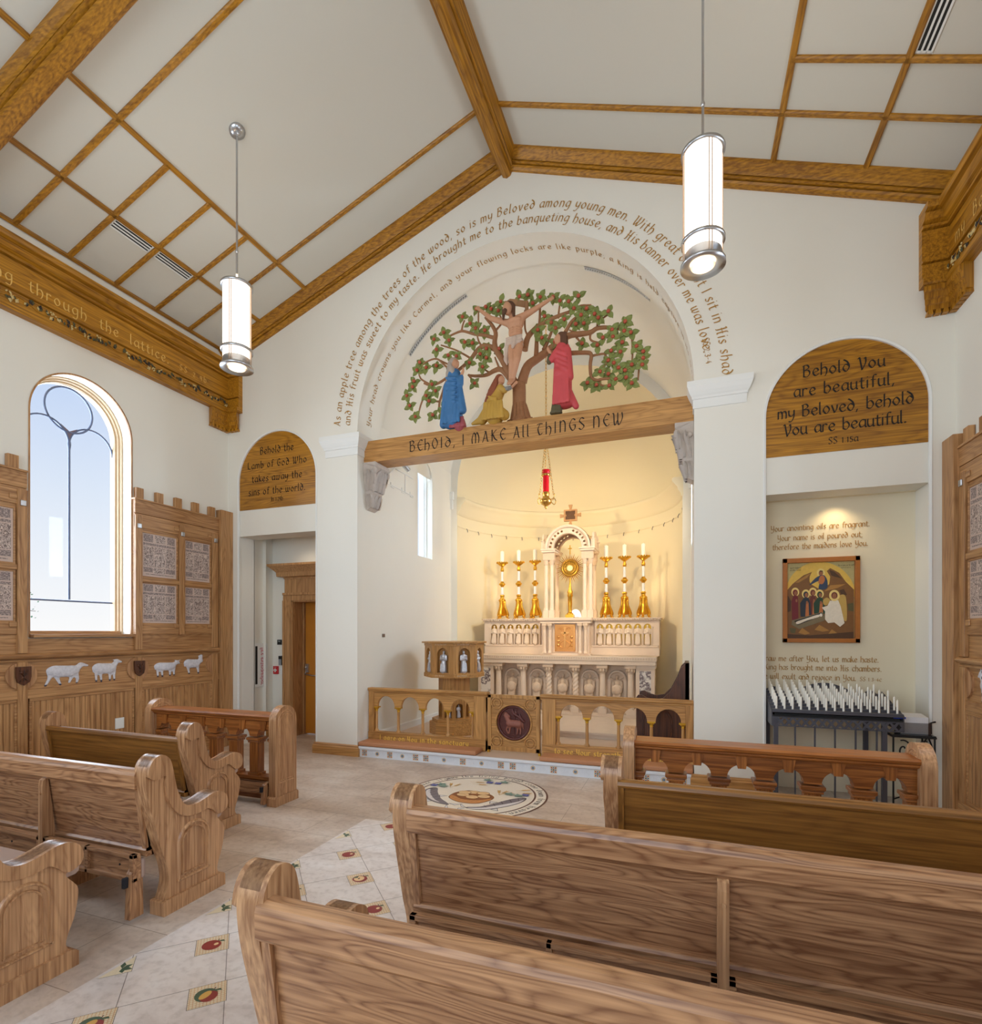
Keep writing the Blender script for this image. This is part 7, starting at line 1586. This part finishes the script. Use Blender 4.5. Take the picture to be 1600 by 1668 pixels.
# ------------------------------------------------------------------ pews
END = [(.019,.092),(.036,.14),(.043,.194),(.031,.274),(.0,.367),(-.036,.504),(-.065,.617),(-.084,.708),(-.091,.788),(-.081,.834),(-.059,.868),(-.026,.886),(.007,.881),(.038,.853),(.055,.801),(.069,.734),(.087,.66),(.115,.597),(.148,.566),(.201,.558),(.263,.57),(.319,.586),(.369,.585),(.415,.557),(.433,.509),(.42,.467),(.385,.45),(.367,.428),(.415,.363),(.418,.306),(.401,.22),(.377,.16),(.367,.115),(.381,.081)]
CAPU = [(-.091,.788),(-.081,.834),(-.059,.868),(-.026,.886),(.007,.881),(.038,.853),(.055,.801),(.069,.734),(.087,.66),(.115,.597),(.148,.566),(.201,.558),(.263,.57),(.319,.586),(.369,.585),(.415,.557),(.433,.509),(.42,.467),(.385,.45)]
CAPL = [(.369,.448),(.344,.463),(.319,.488),(.286,.508),(.247,.501),(.193,.498),(.141,.508),(.097,.532),(.055,.58),(.024,.646),(.012,.719),(.016,.762),(.004,.767),(-.026,.757),(-.054,.760),(-.078,.775)]
def refine(p):
    return crom(list(p)+[p[0]], 3)[:-1]
ENDR = [(.019, 0.02)]+crom(END, 3)+[(.381, .02)]
CAPR = crom(CAPU, 3)+crom(CAPL, 3)
def pew_end(t, x0, x1, out):
    """one scrolled end panel between x0 and x1; out = side facing the aisle (+1 or -1)"""
    e = MB().prism(ENDR, 'x', x0, x1, sm=True).build('pew_end', EO, t, local=True)
    MB().prism(CAPR, 'x', x0-.018, x1+.018, sm=True).build('scroll_arm', EO, e, local=True)
    MB().prism([(-.0, 0), (.413, 0), (.413, .065), (.40, .078), (.385, .082), (.015, .082), (0, .078)], 'x', x0-.016, x1+.016).build('foot', EO, e, local=True, bev=.004)
    xf = x1 if out > 0 else x0
    for o_, r_, w_ in (((.104, .302, .155), .099, .010), ((.128, .272, .182), .072, .005)):
        y0, y1, zb = o_; c = (y0+y1)/2; zs = .458-.099
        fr = [((xf, y0, zb), (0, -1, 0), (out, 0, 0))]+[((xf, c+r_*math.cos(a), zs+r_*math.sin(a)), (0, math.cos(a), math.sin(a)), (out, 0, 0)) for a in [PI-PI*i/20 for i in range(21)]]+[((xf, y1, zb), (0, 1, 0), (out, 0, 0)), ]
        MB().loft(fr+[], [(-w_, -.002), (-w_*.5, .010), (w_*.2, .010), (w_, -.002)], sm=False).loft([((xf, y0-w_, zb), (0, 0, -1), (out, 0, 0)), ((xf, y1+w_, zb), (0, 0, -1), (out, 0, 0))], [(-w_, -.002), (-w_*.5, .010), (w_*.2, .010), (w_, -.002)]).build('panel_moulding', EO, e, local=True)
def pew(lab, xa, xb, y0, thin=False, supports=()):
    W_ = BO if thin else W
    """xa < xb are the outer faces of the two ends; y0 = back of the end's foot"""
    t = thing('pew', lab, 'pew', (0, y0, 0), 'oak pews of the chapel')
    T_ = .072
    pew_end(t, xa, xa+T_, -1 if xa > 0 else -1); pew_end(t, xb-T_, xb, 1)
    a, b = xa+T_, xb-T_
    # top rail
    zt_ = .775 if thin else .81
    if thin: rp_ = [(-.085, .735), (-.092, .75), (-.088, .768), (-.075, .778), (-.05, .778), (-.03, .765), (-.03, .735)]
    else: rp_ = [(-.085, .70), (-.098, .715), (-.100, .785), (-.094, .802), (-.078, .812), (-.045, .812), (-.025, .80), (-.02, .70)]
    MB().prism(rp_, 'x', a, b).build('top_rail', W_['x'], t, local=True, bev=.006, seg=3)
    zp = rp_[0][1]+.004
    def bk(z): return -.012-(z-.34)*.14
    MB().prism([(bk(.36), .36), (bk(zp), zp), (bk(zp)+.02, zp), (bk(.36)+.02, .36)], 'x', a, b).build('back_panel', W_['x'], t, local=True)
    MB().prism([(bk(.33)-.022, .33), (bk(.365)-.022, .365), (bk(.375)-.012, .378), (bk(.37)+.03, .378), (bk(.33)+.03, .33)], 'x', a, b).build('lower_rail', W_['x'], t, local=True, bev=.003)
    for q in (a, b): 
        x0, x1 = (q, q+.03) if q == a else (q-.03, q)
        MB().prism([(bk(.36)-.016, .36), (bk(zp)-.016, zp), (bk(zp)+.01, zp), (bk(.36)+.01, .36)], 'x', x0, x1).build('back_stile', W_['z'], t, local=True, bev=.003)
    MB().prism([(-.0, .355), (.42, .385), (.42, .36), (0, .33)], 'x', a, b).build('seat', W['x'], t, local=True)
    MB().prism([(.01, .365), (.455, .39), (.47, .40), (.472, .43), (.45, .445), (.02, .41)], 'x', a+.004, b-.004).build('seat_cushion', M_SEAT, t, local=True, bev=.012, seg=3)
    for x in supports:
        s_ = MB().prism([(-.100, 0), (-.100, .66), (-.096, .69), (-.082, .70), (-.07, .70), (-.03, .36), (.30, .34), (.30, 0)], 'x', x-.019, x+.019).build('centre_support', EO, t, local=True, bev=.004)
        MB().tube([(x, -.101, .615), (x, -.106, .615)], .008, 10).build('plug', EO, s_, local=True)
    # folded kneelers behind the pew
    xs = [a]+list(supports)+[b]
    for p, q in zip(xs[:-1], xs[1:]):
        p += .012; q -= .012
        if q-p < .3: continue
        k = MB().box(p, -.080, .215, q, -.052, .358).build('kneeler', W['x'], t, local=True, bev=.004)
        MB().box(p+.002, -.052, .215, q-.002, -.022, .325).build('kneeler_pad', M_SEAT, k, local=True, bev=.014, seg=3)
        MB().box(p, -.098, .338, q, -.072, .361).box(p, -.098, .214, q, -.072, .236).box(p, -.098, .214, p+.03, -.072, .361).box(q-.03, -.098, .214, q, -.072, .361).box((p+q)/2-.012, -.098, .214, (p+q)/2+.012, -.072, .361).build('kneeler_frame', W['x'], k, local=True, bev=.003)
        for x in (p+.004, q-.04):
            g = MB().prism([(-.115, .02), (-.105, .26), (-.08, .30), (-.04, .28), (-.035, .02)], 'x', x, x+.034).build('kneeler_leg', W['z'], k, local=True, bev=.004)
            MB().box(x-.004, -.130, .19, x+.018, -.10, .245).build('rubber_stop', M_RUBBER, g, local=True, bev=.003)
        for i in range(3): x = p+(q-p)*(i+.5)/3; MB().tube([(x, -.080, .29), (x, -.0825, .29)], .006, 8).build('screw', M_RUBBER, k, local=True)
    return t
YP = -3.565; SPC = .842
pew('front left oak pew with brown back, behind the left prayer screen', -3.15, -1.53, YP+SPC+.005, thin=True)
pew('second oak pew on the left, with its carved scroll end beside the aisle', -3.45, -.80, YP, supports=(-1.64,))
pew('third oak pew on the left, only its arm and end panel seen at bottom left', -3.45, -.80, YP-SPC)
pew('front right oak pew with brown back, behind the right prayer screen', 1.475, 3.25, YP+SPC-.02, thin=True)
pew('second oak pew on the right, with a centre support post on its back', .70, 3.45, YP-.02, supports=(2.0,))
pew('third oak pew on the right, nearest at the bottom of the view', .70, 3.45, YP-SPC-.02, supports=(2.3,))
# ------------------------------------------------------------------ prayer screens in front of the pews
def screen(lab, xa, xb, y0):
    t = thing('prayer_screen', lab, 'prayer desk', ((xa+xb)/2, y0+.135, 0), 'arcaded prayer screens')
    T_ = .075; y1 = y0+.27; c = (y0+y1)/2; r = .135
    for x, out in ((xa, -1), (xb-T_, 1)):
        e = MB().prism([(y0, .0), (y1, .0)]+arc(c, .75, r, 0, PI, 24), 'x', x, x+T_, sm=True).build('end_post', EO, t)
        MB().prism([(y0-.014, 0), (y1+.014, 0), (y1+.014, .07), (y1, .085), (y0, .085), (y0-.014, .07)], 'x', x-.012, x+T_+.012).build('foot', EO, e, bev=.003)
        for xf, o2 in ((x, -1), (x+T_, 1)):
            for w_, r2, zb in ((.007, .098, .20), (.004, .076, .222)):
                fr = [((xf, c-r2, zb), (0, -1, 0), (o2, 0, 0))]+[((xf, c+r2*math.cos(a), .745+r2*math.sin(a)), (0, math.cos(a), math.sin(a)), (o2, 0, 0)) for a in [PI-PI*i/20 for i in range(21)]]+[((xf, c+r2, zb), (0, 1, 0), (o2, 0, 0))]
                MB().loft(fr, [(-w_, -.002), (-w_*.4, .004), (w_*.4, .004), (w_, -.002)]).loft([((xf, c-r2-w_, zb), (0, 0, -1), (o2, 0, 0)), ((xf, c+r2+w_, zb), (0, 0, -1), (o2, 0, 0))], [(-w_, -.002), (-w_*.4, .004), (w_*.4, .004), (w_, -.002)]).build('panel_moulding', EO, e)
    a, b = xa+T_, xb-T_; ym = c-.02
    MB().prism([(ym-.075, .745), (ym-.085, .755), (ym-.085, .765), (ym-.10, .775), (ym-.105, .79), (ym-.095, .805), (ym+.09, .805), (ym+.105, .79), (ym+.10, .775), (ym+.085, .765), (ym+.085, .755), (ym+.075, .745)], 'x', a, b).build('desk_rail', RO['x'], t)
    n = 6; pit = (b-a)/n; ro = pit*.32; zs = .585
    pts = [(a, zs)]
    for k in range(n): x = a+pit*(k+.5); pts += [(x-ro*math.cos(q), zs+.01+ro*math.sin(q)) for q in [PI*i/16 for i in range(17)]]
    pts += [(b, zs), (b, .75), (a, .75)]
    m = MB(); N = len(pts); tr = tessellate_polygon([[Vector((p[0], p[1], 0)) for p in pts]])
    for y in (ym-.045, ym+.045): m.add([(p[0], y, p[1]) for p in pts], [tuple(q) for q in tr])
    m.add([(p[0], ym-.045, p[1]) for p in pts]+[(p[0], ym+.045, p[1]) for p in pts], [(i, (i+1) % N, (i+1) % N+N, i+N) for i in range(N)])
    m.build('arcade', RO['x'], t)
    for k in range(n):
        x = a+pit*(k+.5); MB().prism([(x-.024, zs+ro-.012), (x+.024, zs+ro-.012), (x+.04, .748), (x-.04, .748)], 'y', ym-.06, ym+.06).build('keystone', RO['z'], t, bev=.003)
    for k in range(n+1):
        x = a+pit*k; h = .048
        x0, x1 = max(a, x-h), min(b, x+h)
        cl = MB().box(x0, ym-.042, .245, x1, ym+.042, .54).build('column', RO['z'], t, bev=.003)
        MB().box(max(a, x0-.012), ym-.052, .535, min(b, x1+.012), ym+.052, .552).box(max(a, x0-.022), ym-.062, .56, min(b, x1+.022), ym+.062, .585).box(max(a, x0-.016), ym-.056, .552, min(b, x1+.016), ym+.056, .562).build('capital', RO['x'], cl, bev=.005)
        MB().box(max(a, x0-.012), ym-.052, .235, min(b, x1+.012), ym+.052, .262).build('column_base', RO['x'], cl, bev=.004)
    MB().box(a, ym-.055, .205, b, ym+.055, .238).build('lower_rail', RO['x'], t, bev=.004)
    MB().box(a, ym-.012, .02, b, ym+.02, .205).build('skirting', RO['x'], t)
    k = MB().box(a+.02, ym-.105, .10, b-.02, ym-.075, .20).build('kneeler', W['x'], t, bev=.004)
    MB().box(a+.02, ym-.112, .17, b-.02, ym-.06, .20).build('kneeler_edge', W['x'], k, bev=.004)
    for x in (a+.02, b-.055):
        g = MB().prism([(ym-.16, .02), (ym-.14, .19), (ym-.08, .21), (ym-.06, .03)], 'x', x, x+.035).build('kneeler_leg', W['z'], k, bev=.003); MB().box(x-.004, ym-.165, .13, x+.02, ym-.138, .175).build('rubber_stop', M_RUBBER, g)
screen('left oak prayer screen with arches and rounded end posts, beside the aisle', -3.15, -1.53, -1.898)
screen('right oak prayer screen with arches, in front of the candle stand', 1.475, 3.25, -1.91)
# ------------------------------------------------------------------ pendant lamps
M_SHADE = plain('glowing_shade', rgb(250, 246, 238), .5, emit=rgb(255, 240, 220), es=2.6)
M_LENS = plain('glowing_lens', rgb(255, 236, 200), .3, emit=rgb(255, 214, 150), es=9.0)
def pendant(x, y, lab, power):
    zc = ceil_z(x); t = thing('pendant_lamp', lab, 'pendant lamp', (x, y, zc), 'cylinder pendant lamps')
    nrm = Vector((math.copysign(SL, x)*-1, 0, -1)).normalized()
    p = Vector((x, y, zc)); MB().tube([p, p+nrm*.018, p+nrm*.03], [.07, .07, .03], 24).ell(p+nrm*.035, .02).build('ceiling_canopy', M_STEEL, t)
    MB().tube([(x, y, zc-.02), (x, y, 4.72)], .0085, 10).ell((x, y, 5.05), (.014, .014, .02)).build('rod', M_STEEL, t)
    MB().lathe([(.0, 4.715), (.118, 4.715), (.138, 4.715), (.138, 4.735), (0, 4.738)], (x, y, 0), 40).build('top_plate', M_STEEL, t)
    sh = MB().lathe([(.117, 4.06), (.117, 4.71)], (x, y, 0), 40, cp=False); o = sh.build('shade', M_SHADE, t); o['label'] = 'white glowing cylinder shade'
    MB().lathe([(.119, 4.125), (.138, 4.125), (.138, 4.145), (.119, 4.145), (.119, 4.125)], (x, y, 0), 40, cp=False).build('ring', M_STEEL, t)
    MB().lathe([(.075, 3.975), (.142, 3.97), (.142, 3.99), (.128, 4.0), (.117, 4.06), (.10, 4.06)], (x, y, 0), 40, cp=False).lathe([(.075, 3.975), (.066, 4.04), (0.05, 4.05)], (x, y, 0), 32, cp=False).build('base_ring', M_STEEL, t)
    l_ = MB().lathe([(.066, 4.042), (0, 4.042)], (x, y, 0), 24).build('lens', M_LENS, t); l_['label'] = 'glowing round lamp lens'
    br = plain('pale_bar', rgb(206, 176, 150), .4)
    for k in range(4):
        a = PI/2*k+.35
        for q in (-.075, .075): c, s_ = math.cos(a+q), math.sin(a+q); MB().tube([(x+c*.127, y+s_*.127, 4.0), (x+c*.127, y+s_*.127, 4.72)], .0038, 6).build('bar', br, t)
    l = bpy.data.lights.new('pendant_light', 'SPOT'); l.energy = power; l.color = (1, .74, .46); l.spot_size = 1.7; l.spot_blend = .7; l.shadow_soft_size = .06
    o = bpy.data.objects.new('pendant_light', l); col.objects.link(o); o.location = (x, y, 3.96)
    for z in (4.2, 4.55):
        l = bpy.data.lights.new('pendant_glow', 'POINT'); l.energy = power*.14; l.color = (1, .76, .48); l.shadow_soft_size = .16
        for k in range(1):
            o = bpy.data.objects.new('pendant_glow', l); col.objects.link(o); o.location = (x, y, 4.85) if z > 4.5 else (x, y, 3.92)
pendant(-1.99, -1.88, 'glowing white cylinder pendant lamp hanging on left, near the arched window', 45)
pendant(1.99, -1.88, 'glowing white cylinder pendant lamp hanging on right, in front of arch lettering', 45)
